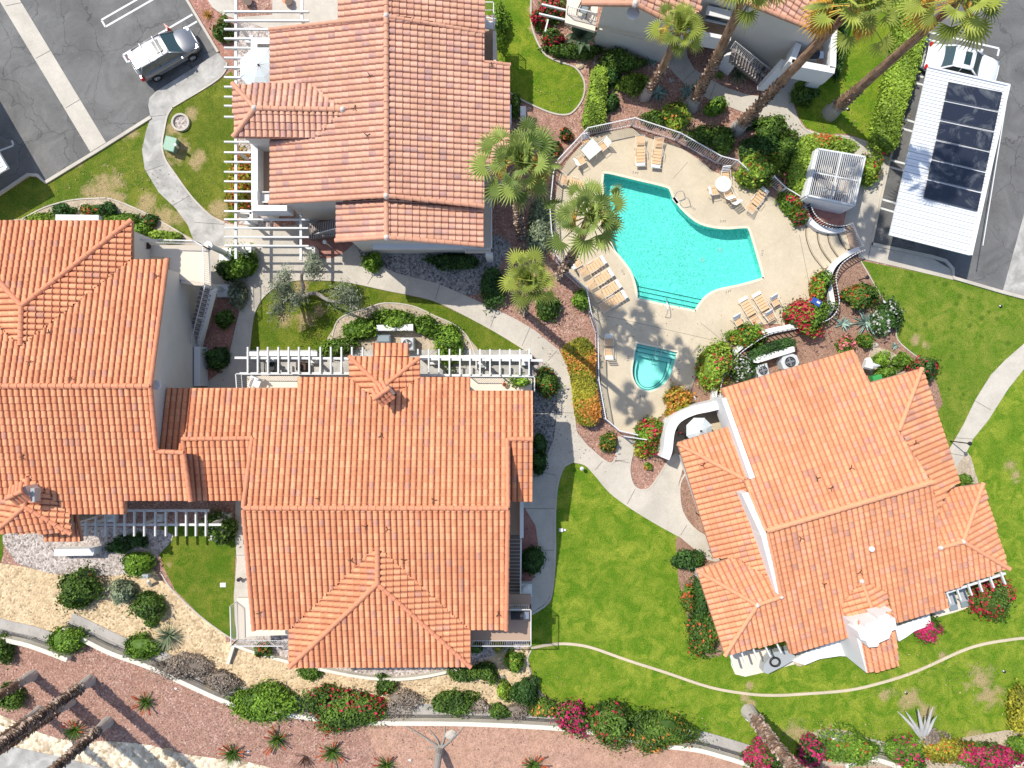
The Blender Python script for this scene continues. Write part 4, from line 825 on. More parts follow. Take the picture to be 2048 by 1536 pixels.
def inset(l, d):
    n = len(l); c = (sum(p[0] for p in l)/n, sum(p[1] for p in l)/n); out = []
    for p in l:
        v = Vector((p[0]-c[0], p[1]-c[1])); L = v.length; v = v*((L-d)/L); out.append((c[0]+v.x, c[1]+v.y))
    return out
def pl_(pn, px): return xy([pn.at(u, v) for u, v in px])
part(T5, 'wall', 'white', lambda m: walls(m, inset([xy([S5.at(1575, 1278)])[0], xy([S5.at(1890, 1185)])[0], xy([N5.at(1800, 865)])[0], xy([N5.at(1706, 702)])[0], xy([N5.at(1444, 780)])[0]], .6), zf5))
part(T5, 'wall', 'white', lambda m: walls(m, inset(xy([W7.at(1427, 1112), P(1530, 1080, 3), P(1488, 958, 3), W7.at(1357, 892)]), .95), lambda x, y: min(W7.z(x, y), N8.z(x, y))-.22))
part(T5, 'wall', 'white', lambda m: walls(m, inset(xy([S5.at(1450, 1308), S5.at(1570, 1275), S5.at(1562, 1195), W6.at(1395, 1142)]), .5), lambda x, y: min(S5.z(x, y), W6.z(x, y), N7.z(x, y))-.22))
part(T5, 'wall', 'white', lambda m: walls(m, inset(xy([S5.at(2015, 1137), N6.at(1964, 970), N6.at(1880, 1010), S5.at(1880, 1180)]), .5), lambda x, y: min(S5.z(x, y), N6.z(x, y), E7.z(x, y))-.22))
# white parapets between the roofs
def parapet(par, px, z0, z1): return part(par, 'parapet', 'white', lambda m: m.prism(xy(PL(px, z1)), z0, z1))
def quadwall(m, pts, th_z):    # pts: 4 world points top, extruded down
    vs = [tuple(p) for p in pts]+[(p.x, p.y, p.z-th_z) for p in pts]
    m.add(vs, [(0, 1, 2, 3), (0, 3, 7, 4), (1, 0, 4, 5), (2, 1, 5, 6), (3, 2, 6, 7)])
def up_at(pn, u, v, d): p = pn.at(u, v); return P(u, v, p.z+d)
part(T5, 'parapet', 'white', lambda m: quadwall(m, [up_at(N5, 1443, 797, .12), up_at(N5, 1500, 958, .12), up_at(N5, 1510, 955, .12), up_at(N5, 1452, 795, .12)], 2.2))
part(T5, 'parapet', 'white', lambda m: quadwall(m, [up_at(N5, 1484, 988, .12), up_at(S5, 1524, 1075, .15), up_at(S5, 1534, 1070, .15), up_at(N5, 1496, 985, .12)], 1.6))
part(T5, 'parapet', 'white', lambda m: quadwall(m, [up_at(S5, 1522, 1071, .15), up_at(S5, 1552, 1185, .15), up_at(S5, 1558, 1190, .15), up_at(S5, 1534, 1067, .15)], 1.6))
# chimney with tiled shoulder and white stepped top
zc = 4.6
SH = Pn(P(1710, 1246, 4.5), P(1790, 1222, 4.5), P(1762, 1340, 3.7))
sh = MB(); slab(sh, SH, [(1706, 1247), (1788, 1222), (1796, 1330), (1733, 1346)], .02, 3.9); cm = sh.build('chimney', M['white'], T5)
sh = MB(); tiles(sh, SH, [(1712, 1243), (1788, 1220), (1797, 1331), (1735, 1347)], amp=.05, off=40); sh.build('chimney_shoulder', M['tile_c'], cm, uv=True)
st_ = [(1737, 1252), (1764, 1244), (1761, 1237), (1782, 1232), (1786, 1242), (1796, 1240), (1800, 1262), (1790, 1266), (1784, 1281), (1764, 1290), (1762, 1297), (1744, 1299), (1738, 1286), (1728, 1284), (1722, 1268), (1739, 1262)]
part(cm, 'chimney_top', 'white', lambda m: m.prism(xy(PL([(u-6, v-4) for u, v in st_], 5.3)), 4.0, 5.3))
part(T5, 'patio_wall', 'white', lambda m: (m.prism(xy(PL([(1585, 1322), (1610, 1305), (1650, 1290), (1702, 1262), (1716, 1300), (1712, 1314), (1680, 1312), (1640, 1318), (1610, 1330)], .9)), 0, .9), m.prism(xy(PL([(1790, 1255), (1860, 1228), (1862, 1250), (1830, 1262), (1812, 1275), (1798, 1283)], .9)), 0, .9)))
# pool-side curved patio wall of the right house
pw = smooth([P(u, v, 1.9) for u, v in [(1452, 806), (1420, 814), (1385, 822), (1355, 838), (1341, 862), (1336, 900), (1330, 917)]], 6, False)
part(T5, 'courtyard_wall', 'white', lambda m: m.ribbon(pw, .28, .28, 0, 1.9))
sheet('courtyard_floor', [(1345, 870), (1360, 845), (1400, 828), (1450, 815), (1470, 860), (1380, 905), (1350, 912)], .05, M['deck'], 0, thick=.05)
# ---------------- house at the upper right (two storeys, grey gables)
b2 = House('tiled_house', 'pale stucco house at the top right with grey gable walls and salmon roofs', P(1420, 0, 0), 'tile_a', 'cap_a', amp=.06)
A1 = Pn(P(1270, 8, 7.2), P(1287, -60, 7.2), P(1345, 47, 6.55)); A2 = Pn(P(1270, 8, 7.2), P(1287, -60, 7.2), P(1165, 5, 6.5))
b2.face(A1, [(1270, 8), (1345, 47), (1402, 22), (1402, -80), (1288, -80)]); b2.face(A2, [(1270, 10), (1288, -80), (1160, -80), (1165, 8)])
B1_ = Pn(P(1492, 3, 6.7), P(1646, 67, 5.7), P(1700, -90, 5.85)); b2.face(B1_, [(1480, -90), (1484, 2), (1646, 67), (1652, 30), (1688, -90)])
b2.ridge(A1.at(1270, 8), A2.at(1165, 7), r=.16); b2.ridge(A1.at(1270, 8), A1.at(1345, 47)); b2.ridge(B1_.at(1488, 4), B1_.at(1646, 67))
knob(b2.k, A1.at(1270, 8), .22)
T2 = b2.done()
part(T2, 'wall', 'stucco', lambda m: walls(m, xy(PL([(1186, 94), (1331, 128), (1385, -80), (1240, -110)])), lambda x, y: min(A1.z(x, y), A2.z(x, y))-.22))
part(T2, 'wall', 'stucco', lambda m: walls(m, xy(PL([(1440, 106), (1566, 148), (1625, -60), (1500, -100)])), lambda x, y: min(B1_.z(x, y), 6.6)-.22))
part(T2, 'wall', 'stucco', lambda m: walls(m, xy(PL([(1352, 72), (1440, 98), (1470, -60), (1385, -80)])), lambda x, y: 6.3))
part(T2, 'window', 'glass', lambda m: m.bar(P(1415, 24, 4.2), P(1458, 34, 4.2), .5, .5))
part(T2, 'window_frame', 'whitepaint', lambda m: [m.bar(P(1413, 20, 4.5), P(1462, 31, 4.5), .54, .06), m.bar(P(1413, 31, 3.9), P(1462, 42, 3.9), .6, .08), m.bar(P(1437, 22, 4.55), P(1437, 38, 4.0), .06, .06)])
part(T2, 'wall_joint', 'cream', lambda m: m.bar(P(1199, 58, 2.9), P(1332, 90, 2.9), .09, .06))
part(T2, 'gable_vent', 'white', lambda m: m.lathe(P(1266, 27, 6.2), [(.36, 0), (.36, .08), (.24, .1)], 16))
part(T2, 'walkway', 'beigefloor', lambda m: poly_slab(m, [(1348, 60), (1398, 44), (1458, 56), (1450, 90), (1350, 84)], 2.8))
part(T2, 'walkway_wall', 'white', lambda m: (m.bar(P(1352, 68, 3.4), P(1455, 88, 3.4), .22, 1.3), m.bar(P(1350, 78, 2.6), P(1372, 82, 2.6), .5, 1.2)))
s2 = stairs(T2, P(1470, 84, 2.8), P(1548, 148, .2), 1.1, .2, 2.8, 15, side=-1)
railing(T2, [P(1461, 98, 2.9), P(1534, 155, .3)], 0, .95, dz=True)
part(T2, 'stair_wall', 'white', lambda m: (m.bar(P(1456, 108, 2.3), P(1530, 160, .2), .16, .6), m.bbox(P(1455, 128, .9), (.9, .25, 1.8), R(-35))))
part(T2, 'balcony_floor', 'beigefloor', lambda m: poly_slab(m, [(1594, 76), (1640, 66), (1648, 138), (1590, 128)], 2.9))
part(T2, 'balcony_wall', 'white', lambda m: (m.bar(P(1575, 134, 3.3), P(1660, 150, 3.3), .38, 1.3), m.bar(P(1656, 145, 3.3), P(1659, 66, 3.3), .36, 1.3), m.bar(P(1590, 96, 3.35), P(1575, 134, 3.35), .36, 1.2), m.bar(P(1576, 125, 3.0), P(1527, 178, .5), .3, .9)))
part(T2, 'arch_wall', 'white', lambda m: [m.bar(P(1561, 139, 2.3), P(1652, 158, 2.3), .3, 1.0), m.bbox(P(1628, 166, 1.2), (.7, .3, 2.4), R(-12))])
# ================================================= PLANTS
G = {  # leaf materials
 'mid': leafmat('shrub_leaves', (.03, .07, .012), (0.176, 0.297, 0.041)),
 'dark': leafmat('dark_shrub_leaves', (.02, .055, .012), (0.095, 0.203, 0.041)),
 'lime': leafmat('lime_shrub_leaves', (.07, .13, .01), (0.405, 0.567, 0.068)),
 'bright': leafmat('bright_shrub_leaves', (.06, .12, .012), (0.297, 0.486, 0.054)),
 'olive': leafmat('olive_leaves', (.09, .11, .06), (0.405, 0.446, 0.297)),
 'sage': leafmat('sage_leaves', (.13, .17, .09), (0.446, 0.513, 0.324)),
 'dry': leafmat('dry_twigs', (.16, .125, .1), (.46, .38, .3)),
 'fresh': leafmat('fresh_shrub_leaves', (.04, .1, .01), (0.270, 0.446, 0.047)),
 'gold': leafmat('golden_shrub_leaves', (.1, .12, .01), (0.567, 0.513, 0.054)),
 'banana': leafmat('broad_leaves', (.03, .06, .03), (0.162, 0.230, 0.121)),
 'agave': leafmat('agave_leaves', (.1, .16, .13), (0.405, 0.540, 0.459), trans=.05),
 'frond': leafmat('palm_fronds', (.08, .14, .03), (.38, .46, .11), trans=.3),
 'frondy': leafmat('palm_fronds_yellow_green', (.12, .17, .03), (.46, .52, .1), trans=.35),  # lighter, yellower leaf colour than the other palm fronds
 'dead': leafmat('dead_fronds', (.28, .15, .03), (.75, .46, .08), trans=.3)}
FL = {'red': leafmat('red_flowers', (.35, .01, .03), (.75, .05, .1)), 'magenta': leafmat('magenta_flowers', (.38, .01, .08), (.72, .05, .2)), 'orange': leafmat('orange_flowers', (.42, .15, .03), (.75, .34, .07)),
      'pink': leafmat('pink_flowers', (.6, .1, .14), (.9, .32, .35)), 'white': leafmat('white_flowers', (.5, .45, .45), (.85, .8, .8)), 'rust': leafmat('rust_flowers', (.35, .06, .02), (.7, .16, .05))}
def quads(mb, Pn_, Nn, size, tone, asp=.6):
    n = len(Pn_); r = rg.normal(size=(n, 3)); a = np.cross(Nn, r); a /= np.linalg.norm(a, axis=1)[:, None]+1e-9; b = np.cross(Nn, a)
    sz = size*rg.uniform(.6, 1.4, n)[:, None]; a = a*sz; b = b*sz*asp
    V = np.stack([Pn_-a, Pn_-b*.9+a*.1+Nn*sz*.15, Pn_+a, Pn_+b*.9+a*.1+Nn*sz*.15], 1).reshape(-1, 3)
    F = np.arange(4*n).reshape(n, 4); mb.add(V.tolist(), F.tolist(), tone.tolist())
def dome_pts(c, rx, ry, h, n, rz=0, lump=.2, seed=0, shell=(.82, 1.06)):
    g_ = np.random.default_rng(seed); d = g_.normal(size=(n, 3)); d[:, 2] = np.abs(d[:, 2])-.18*g_.random(n); d /= np.linalg.norm(d, axis=1)[:, None]
    g2 = np.random.default_rng(seed+4000); L = g2.normal(size=(14, 3)); L[:, 2] = np.abs(L[:, 2]); L /= np.linalg.norm(L, axis=1)[:, None]; A = g2.uniform(-1, 1, 14)
    f = 1+lump*np.sum(A[None, :]*np.exp(-(1-d@L.T)*11), axis=1)
    r = g_.uniform(shell[0], shell[1], n)*f; sp_ = g_.random(n) < .12; r[sp_] *= g_.uniform(1.05, 1.4, sp_.sum())
    loc = d*r[:, None]; z = np.clip(loc[:, 2], -.25, 3)
    x = loc[:, 0]*rx; y = loc[:, 1]*ry; ca, sa = math.cos(rz), math.sin(rz)
    Pt = np.stack([c[0]+x*ca-y*sa, c[1]+x*sa+y*ca, c[2]+h*.22+z*h*.8], 1)
    N = d*np.array([1/rx, 1/ry, 1/h]); N = N@np.array([[ca, sa, 0], [-sa, ca, 0], [0, 0, 1]]); N /= np.linalg.norm(N, axis=1)[:, None]; N = N+g_.normal(0, .5, (n, 3)); N /= np.linalg.norm(N, axis=1)[:, None]
    return Pt, N, d
def ctone(Pt, seed=0, k=2.2, base=.5):
    g_ = np.random.default_rng(seed+99); t = np.zeros(len(Pt))
    for _ in range(4):
        w_ = g_.normal(0, k, 3); t += np.sin(Pt@w_+g_.uniform(0, 6))
    return np.clip(base+t*.12+g_.normal(0, .22, len(Pt)), 0, 1)
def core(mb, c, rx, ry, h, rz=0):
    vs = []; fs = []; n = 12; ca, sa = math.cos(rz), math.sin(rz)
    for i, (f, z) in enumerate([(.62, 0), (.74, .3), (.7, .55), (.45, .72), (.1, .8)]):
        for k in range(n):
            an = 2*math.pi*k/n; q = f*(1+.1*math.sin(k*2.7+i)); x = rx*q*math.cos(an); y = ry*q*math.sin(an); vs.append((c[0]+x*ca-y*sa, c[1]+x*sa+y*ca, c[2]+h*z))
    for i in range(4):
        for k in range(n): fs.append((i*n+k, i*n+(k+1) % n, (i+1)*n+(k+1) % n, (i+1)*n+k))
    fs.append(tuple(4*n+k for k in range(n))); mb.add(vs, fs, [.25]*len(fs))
sid = [0]
def bush(label, u, v, ru, rv=None, h=None, mat='mid', fl=None, ff=.15, rot=0, name='shrub', cat='shrub', leaf=.1, lump=.25, group=None, flz=0, z0=0, stem=True, dens=1.0, side=None):
    rv = rv or ru; sid[0] += 1; s_ = sid[0]; h = h or max(.35, .03*min(ru, rv)*1.15)
    c = P(u, v, z0+h*.5); c.z = z0; k = (H-h*.5-z0)/FPX; rx, ry = ru*k, rv*k; rz = R(rot)
    t = thing(name, label, cat, (c.x, c.y, z0), 0, group)
    area = 2*math.pi*((rx*ry+rx*h+ry*h)/3)*1.1; n = int(min(9000, max(160, area/(leaf*leaf*.6)*2.3*dens)))
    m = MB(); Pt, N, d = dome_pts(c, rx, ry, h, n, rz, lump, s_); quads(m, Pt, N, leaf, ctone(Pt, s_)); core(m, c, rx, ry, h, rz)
    m.build('foliage', G[mat], t)
    if stem: part(t, 'stem', 'bark', lambda q: [q.tube([c+Vector((0, 0, 0)), c+Vector((math.cos(a_)*rx*.4, math.sin(a_)*ry*.4, h*.55))], [.03, .015], 5) for a_ in (0.3, 2.4, 4.5)])
    if fl:
        g_ = np.random.default_rng(s_+500); nf = int(n*ff*(.45 if fl in ('red', 'rust') and ff < .45 else .62)); Pt, N, d = dome_pts(c, rx, ry, h, nf*3, rz, lump, s_, (1.0, 1.1))
        cl = g_.normal(size=(7, 3)); cl[:, 2] = np.abs(cl[:, 2])
        if side is not None: cl += np.array([side[0], side[1], 0])*1.6
        cl /= np.linalg.norm(cl, axis=1)[:, None]
        sc_ = np.max(d@cl.T, axis=1)+g_.normal(0, .12, len(d)); idx = np.argsort(-sc_)[:nf]
        m = MB(); quads(m, Pt[idx], N[idx], leaf*.95, g_.random(nf), .8); m.build('flowers', FL[fl], t)
    return t
def hedge(label, px, h, mat='lime', leaf=.08, fl=None, ff=.1, name='hedge', cat='hedge', smo=3, z0=0, group=None, fy=None):
    sid[0] += 1; s_ = sid[0]; g_ = np.random.default_rng(s_)
    pts = smooth(PL(px, z0+h*.8), smo) if smo else PL(px, z0+h*.8); poly = np.array([(p.x, p.y) for p in pts]); lo, hi = poly.min(0), poly.max(0)
    cx, cy = poly.mean(0); t = thing(name, label, cat, (cx, cy, z0), 0, group)
    A = (hi-lo).prod(); n = int(min(26000, A/(leaf*leaf*.6)*2.6)); X = g_.uniform(lo[0]-.08, hi[0]+.08, n); Y = g_.uniform(lo[1]-.08, hi[1]+.08, n)
    q = poly-np.roll(poly, 1, 0)
    def edged(X, Y):
        D = np.full(len(X), 9.)
        for i in range(len(poly)):
            a = poly[i-1]; b = poly[i]; ab = b-a; L = (ab**2).sum()
            if L < 1e-9: continue
            tt = np.clip(((X-a[0])*ab[0]+(Y-a[1])*ab[1])/L, 0, 1); D = np.minimum(D, np.hypot(X-a[0]-tt*ab[0], Y-a[1]-tt*ab[1]))
        return D
    ins = inside(X, Y, [tuple(p) for p in poly]); D = edged(X, Y); keep = ins | (D < .07); X, Y, D, ins = X[keep], Y[keep], D[keep], ins[keep]
    e_ = np.clip(D/.3, 0, 1); e_[~ins] = 0
    nz = np.sin(X*2.1+s_)*np.sin(Y*2.3)+.6*np.sin(X*5.1+Y*3.7+s_); Z = z0+h*(.72+.28*np.sqrt(e_))+nz*.06*h+g_.normal(0, .035, len(X))
    sd_ = g_.random(len(X)) < (1-e_)*.75; Z[sd_] = z0+g_.uniform(.05, .95, sd_.sum())*h
    N = g_.normal(0, .55, (len(X), 3)); N[:, 2] += 1; N /= np.linalg.norm(N, axis=1)[:, None]
    Pt = np.stack([X, Y, Z], 1); m = MB(); quads(m, Pt, N, leaf, ctone(Pt, s_, 1.8))
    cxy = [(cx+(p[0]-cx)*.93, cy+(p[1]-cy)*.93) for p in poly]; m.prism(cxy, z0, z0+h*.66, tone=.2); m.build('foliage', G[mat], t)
    if fl:
        sc_ = np.sin(X*1.7+s_*2)+np.sin(Y*2.1+s_)+g_.normal(0, .7, len(X)); idx = np.argsort(-sc_)[:int(len(X)*ff)]
        if fy is not None: pass
        P2 = Pt[idx]+np.array([0, 0, .06]); m = MB(); quads(m, P2, N[idx], leaf*.95, g_.random(len(idx)), .8); m.build('flowers', FL[fl], t)
    return t
def spiky(label, u, v, r, mat='agave', n=34, wd=.07, h=.55, name='agave', cat='agave', fl=None, group=None, seg=3):
    sid[0] += 1; g_ = random.Random(sid[0]); c = P(u, v, .2); c.z = 0; k = (H-.3)/FPX*r; t = thing(name, label, cat, (c.x, c.y, 0), 0, group); m = MB()
    for i in range(n):
        an = i*2.399+g_.uniform(-.15, .15); el = g_.uniform(.12, 1.25); L = k*g_.uniform(.8, 1.1)*(1 if el < .8 else .8); d = Vector((math.cos(an), math.sin(an), 0)); pts = []
        for j in range(seg+1):
            f = j/seg; hh = math.sin(el)*L*f*h*1.6-.25*L*f*f*(1-el/1.4); pts.append(c+d*(L*f*math.cos(el*.75))+Vector((0, 0, .06+max(0, hh))))
        vs = []; fs = []; e = Vector((-d.y, d.x, 0))
        for j, p in enumerate(pts):
            w_ = wd*(1-(j/seg)**1.6)*(.7 if j == 0 else 1)+.004; vs += [p-e*w_+Vector((0, 0, w_*.5)), p-Vector((0, 0, w_*.2)), p+e*w_+Vector((0, 0, w_*.5))]
        for j in range(seg):
            a = j*3; fs += [(a, a+1, a+4, a+3), (a+1, a+2, a+5, a+4)]
        m.add(vs, fs, g_.random())
    m.build('leaves', G[mat], t)
    if fl:
        m = MB()
        for i in range(9):
            an = g_.uniform(0, 6.28); L = k*g_.uniform(.9, 1.35); a = c+Vector((math.cos(an)*L*.5, math.sin(an)*L*.5, .35)); b = c+Vector((math.cos(an)*L, math.sin(an)*L, .55)); m.tube([a, b], [.025, .05], 5, tone=g_.random())
        m.build('flower_spikes', FL[fl], t)
    return t
# ---- fan palms
def fan(mb, base, d, up_, L, blade, tone, droop, rr, nleaf=17):
    e = d.cross(up_).normalized(); tip = base+d*L
    mb.bar(base, tip, .04, .025, tone=min(1, tone+.25)); Z_ = Vector((0, 0, 1)); n = nleaf; cup = rr.uniform(.05, .3); mids = []
    for i in range(2*n+1):
        a = (i/(2*n)-.5)*math.pi*1.3; dd = (d*math.cos(a)+e*math.sin(a)).normalized(); r_ = blade*(.56 if i % 2 else .5)*(1-.12*abs(a)); mids.append((tip+dd*r_+up_*(.035 if i % 2 else -.02)*blade+up_*cup*blade*.12*abs(a)-Z_*droop*.05*blade, dd, a))
    vs = [tip]+[m_[0] for m_ in mids]; fs = [(0, i+1, i+2) for i in range(2*n)]
    mb.add(vs, fs, [min(1, max(0, tone+(.1 if i % 2 else -.06))) for i in range(2*n)])
    for i in range(1, 2*n, 2):
        p, dd, a = mids[i]; ln = blade*.56*(1-.3*abs(a)/2)*rr.uniform(.75, 1.1); q0 = mids[i-1][0]; q1 = mids[i+1][0]; m1 = p+dd*ln*.5-Z_*droop*ln*.22; w_ = (q1-q0)*.26; t2 = p+dd*ln*rr.uniform(.9, 1)-Z_*droop*ln*rr.uniform(.4, .9)+e*rr.uniform(-.04, .04)
        tt = min(1, max(0, tone+rr.uniform(-.1, .25))); mb.add([q0, p, q1, m1+w_, m1-w_, t2], [(0, 1, 4), (1, 2, 3), (1, 3, 4), (4, 3, 5)], tt)
def palm(label, base_px, crown_px, hz, r0=.28, rt=.17, nf=22, L=1.25, blade=1.05, mat='frond', dead=6, bulb=True, curve=(0, 0), shag='bark', seed=1, crown=True, cat='palm tree', group='tall fan palms', base_z=0, smooth_above=.5):
    rr = random.Random(seed); b = P(base_px[0], base_px[1], base_z); c = P(crown_px[0], crown_px[1], hz)
    t = thing('palm_tree', label, cat, tuple(b), 0, group); pts = []; rad = []; n = max(8, int(hz*2.2))
    for i in range(n+1):
        f = i/n; p = b.lerp(c, f)+Vector((curve[0], curve[1], 0))*math.sin(math.pi*f); pts.append(p); rad.append((r0*(1.25-.9*min(1, f*6)*.28) if bulb else r0)*(1-f)+rt*f+(.12*math.exp(-f*18) if bulb else 0))
    m = MB(); m.tube(pts, rad, 12, wob=.05); m.build('trunk', M['palmtrunk'], t, sm=False)
    if hz > 1.2:
        m = MB()    # old leaf bases
        k0 = 1.1/hz if bulb else 0
        big = 1 if shag == 'bark' else 1.35; cnt = int(hz*(34 if shag == 'bark' else 70)*(smooth_above-k0))
        for i in range(cnt):
            f = k0+(smooth_above-k0)*i/cnt; j = f*n; i0 = min(int(j), n-1); p = pts[i0].lerp(pts[i0+1], j-i0); r_ = rad[i0]; a = i*2.4; d = Vector((math.cos(a), math.sin(a), 0)); q = p+d*r_*.9; e = Vector((-d.y, d.x, 0))*.075*big
            tp = q+d*rr.uniform(.05, .16)*big+Vector((0, 0, rr.uniform(.05, .22))); m.add([q-e, q+e, tp+e*.5, tp-e*.5, q-Vector((0, 0, .08))], [(0, 1, 2, 3), (1, 0, 4)], rr.random())
        if cnt: m.build('leaf_bases', M['boots'], t)
    if crown:
        m = MB(); md = MB(); top = c
        for i in range(nf):
            f = i/nf; an = i*2.399+rr.uniform(-.2, .2); el = 1.25-1.75*f**.7+rr.uniform(-.12, .12); d = Vector((math.cos(an)*math.cos(el), math.sin(an)*math.cos(el), math.sin(el))); side = d.cross(Vector((0, 0, 1))).normalized(); up_ = side.cross(d).normalized(); up_ = Matrix.Rotation(rr.gauss(0, .4), 3, d) @ up_
            fan(m, top+d*.12, d, up_, L*rr.uniform(.6, 1.25)*(.55+.5*f), blade*rr.uniform(.65, 1.05)*(.7+.3*f), rr.uniform(.15, .85), .5+.5*f, rr)
        for i in range(12):
            an = i*2.399+.7; el = rr.uniform(.75, 1.45); d = Vector((math.cos(an)*math.cos(el), math.sin(an)*math.cos(el), math.sin(el))); side = d.cross(Vector((0, 0, 1))).normalized(); up_ = Matrix.Rotation(rr.gauss(0, .5), 3, d) @ side.cross(d).normalized()
            fan(m, top, d, up_, L*rr.uniform(.25, .55), blade*rr.uniform(.5, .75), rr.uniform(.3, .9), .25, rr, 11)
        m.build('crown', G[mat], t)
        for i in range(dead):
            an = i*2.399*1.3+rr.uniform(-.3, .3); el = -.75+rr.uniform(-.3, .15); d = Vector((math.cos(an)*math.cos(el), math.sin(an)*math.cos(el), math.sin(el))); side = d.cross(Vector((0, 0, 1))).normalized(); up_ = side.cross(d).normalized()
            fan(md, top-Vector((0, 0, .2)), d, up_, L*.75, blade*.8, rr.random(), 1.2, rr)
        if dead: md.build('dead_fronds', G['dead'], t)
    return t
pt = NT('palm_trunk', .95, .1); f_ = pt.attr(); sepz = pt.n('ShaderNodeSeparateXYZ'); pt.l(pt.tc.outputs['Object'], sepz.inputs[0])
band = pt.math('SINE', pt.math('ADD', pt.math('MULTIPLY', sepz.outputs[2], 42), pt.math('MULTIPLY', pt.noise(2, 3), 9))); pt.col(pt.mix(pt.ramp(pt.math('ADD', pt.math('MULTIPLY', band, .07), pt.math('ADD', pt.math('MULTIPLY', f_, .3), pt.math('MULTIPLY', pt.noise(4, 4), .5))), [(.2, 0.), (.8, 1.)]), (.14, .08, .05), (.4, .27, .18))); M['palmtrunk'] = pt.m
ft = pt.ramp(pt.math('ADD', pt.math('DIVIDE', sepz.outputs[2], 2.6), pt.math('MULTIPLY', pt.math('SUBTRACT', pt.noise(3, 3), .5), .5)), [(.45, 1.), (.62, 0.)]); old = pt.b.inputs['Base Color'].links[0].from_socket; pt.col(pt.mix(ft, old, (.42, .38, .34)))
M['boots'] = leafmat('leaf_base_stubs', (.12, .08, .06), (.66, .52, .42), trans=.0)
palm('fan palm with a bright green crown in front of the grey gable', (1290, 192), (1360, 55), 8.8, .26, .2, 20, .95, .85, 'frondy', 4, seed=2, curve=(.1, -.15))
palm('tall fan palm leaning past the outside stair, its crown cut off above the photo', (1382, 212), (1500, -38), 13.2, .33, .19, 18, 1.1, 1.0, 'frondy', 5, seed=3, curve=(.15, 0))
palm('tall fan palm whose yellowing crown hangs over the corner balcony', (1474, 258), (1715, 5), 15.5, .33, .18, 20, 1.6, 1.2, 'frondy', 12, seed=4, curve=(-.15, -.1))
palm('fan palm rooted in the lawn beside the long lime hedge', (1661, 226), (1925, -5), 13.7, .36, .17, 19, 1.6, 1.2, 'frondy', 10, seed=5, smooth_above=.28)
palm('wide fan palm with hanging orange fronds beside the salmon house', (1041, 474), (1040, 322), 15.0, .24, .18, 25, 1.35, 1.05, 'frond', 14, seed=6, bulb=False, curve=(-.12, .05))
palm('fan palm leaning over the west rim of the swimming pool', (1116, 552), (1178, 432), 14.8, .26, .19, 23, 1.35, 1.0, 'frond', 2, seed=7, bulb=False, curve=(.2, -.05))
palm('bushy fan palm in the gravel below the leaning palm, its trunk hidden', (1047, 624), (1056, 558), 14.5, .2, .18, 20, .85, .8, 'frondy', 3, seed=8, bulb=False)
palm('fan palm trunk at the left edge with a grey foot, nearest the retaining wall', (66, 1350), (-670, 1798), 20, .2, .14, 26, seed=9, smooth_above=.6)
palm('shaggy fan palm trunk with a grey foot beside the first red aloe', (181, 1360), (-470, 1830), 20, .22, .15, 26, seed=10, shag='y', smooth_above=.9)
palm('grey fan palm trunk standing half behind the shaggy trunk', (142, 1402), (-540, 1890), 20, .19, .13, 26, seed=11, smooth_above=.3)
palm('thin reddish fan palm trunk between the shaggy trunk and the left edge', (80, 1420), (-650, 1930), 20, .17, .13, 26, seed=12)
palm('fan palm trunk lowest in the photo, rising from the cream pebbles', (216, 1443), (-400, 1990), 20, .21, .15, 26, seed=13, shag='y', smooth_above=.9)
palm('thick shaggy palm trunk in a white ring on the right hand lawn', (1497, 1422), (1835, 1850), 18, .3, .22, 26, seed=14, shag='y', smooth_above=.95)
tr_ = MB(); tr_.disc(P(1499, 1427, 0), .42, .06, 24, rx=.9, ry=1.2); tag(tr_.build('concrete_ring', M['white']), 'white concrete ring on the lawn around the foot of the thick shaggy palm', 'ring')
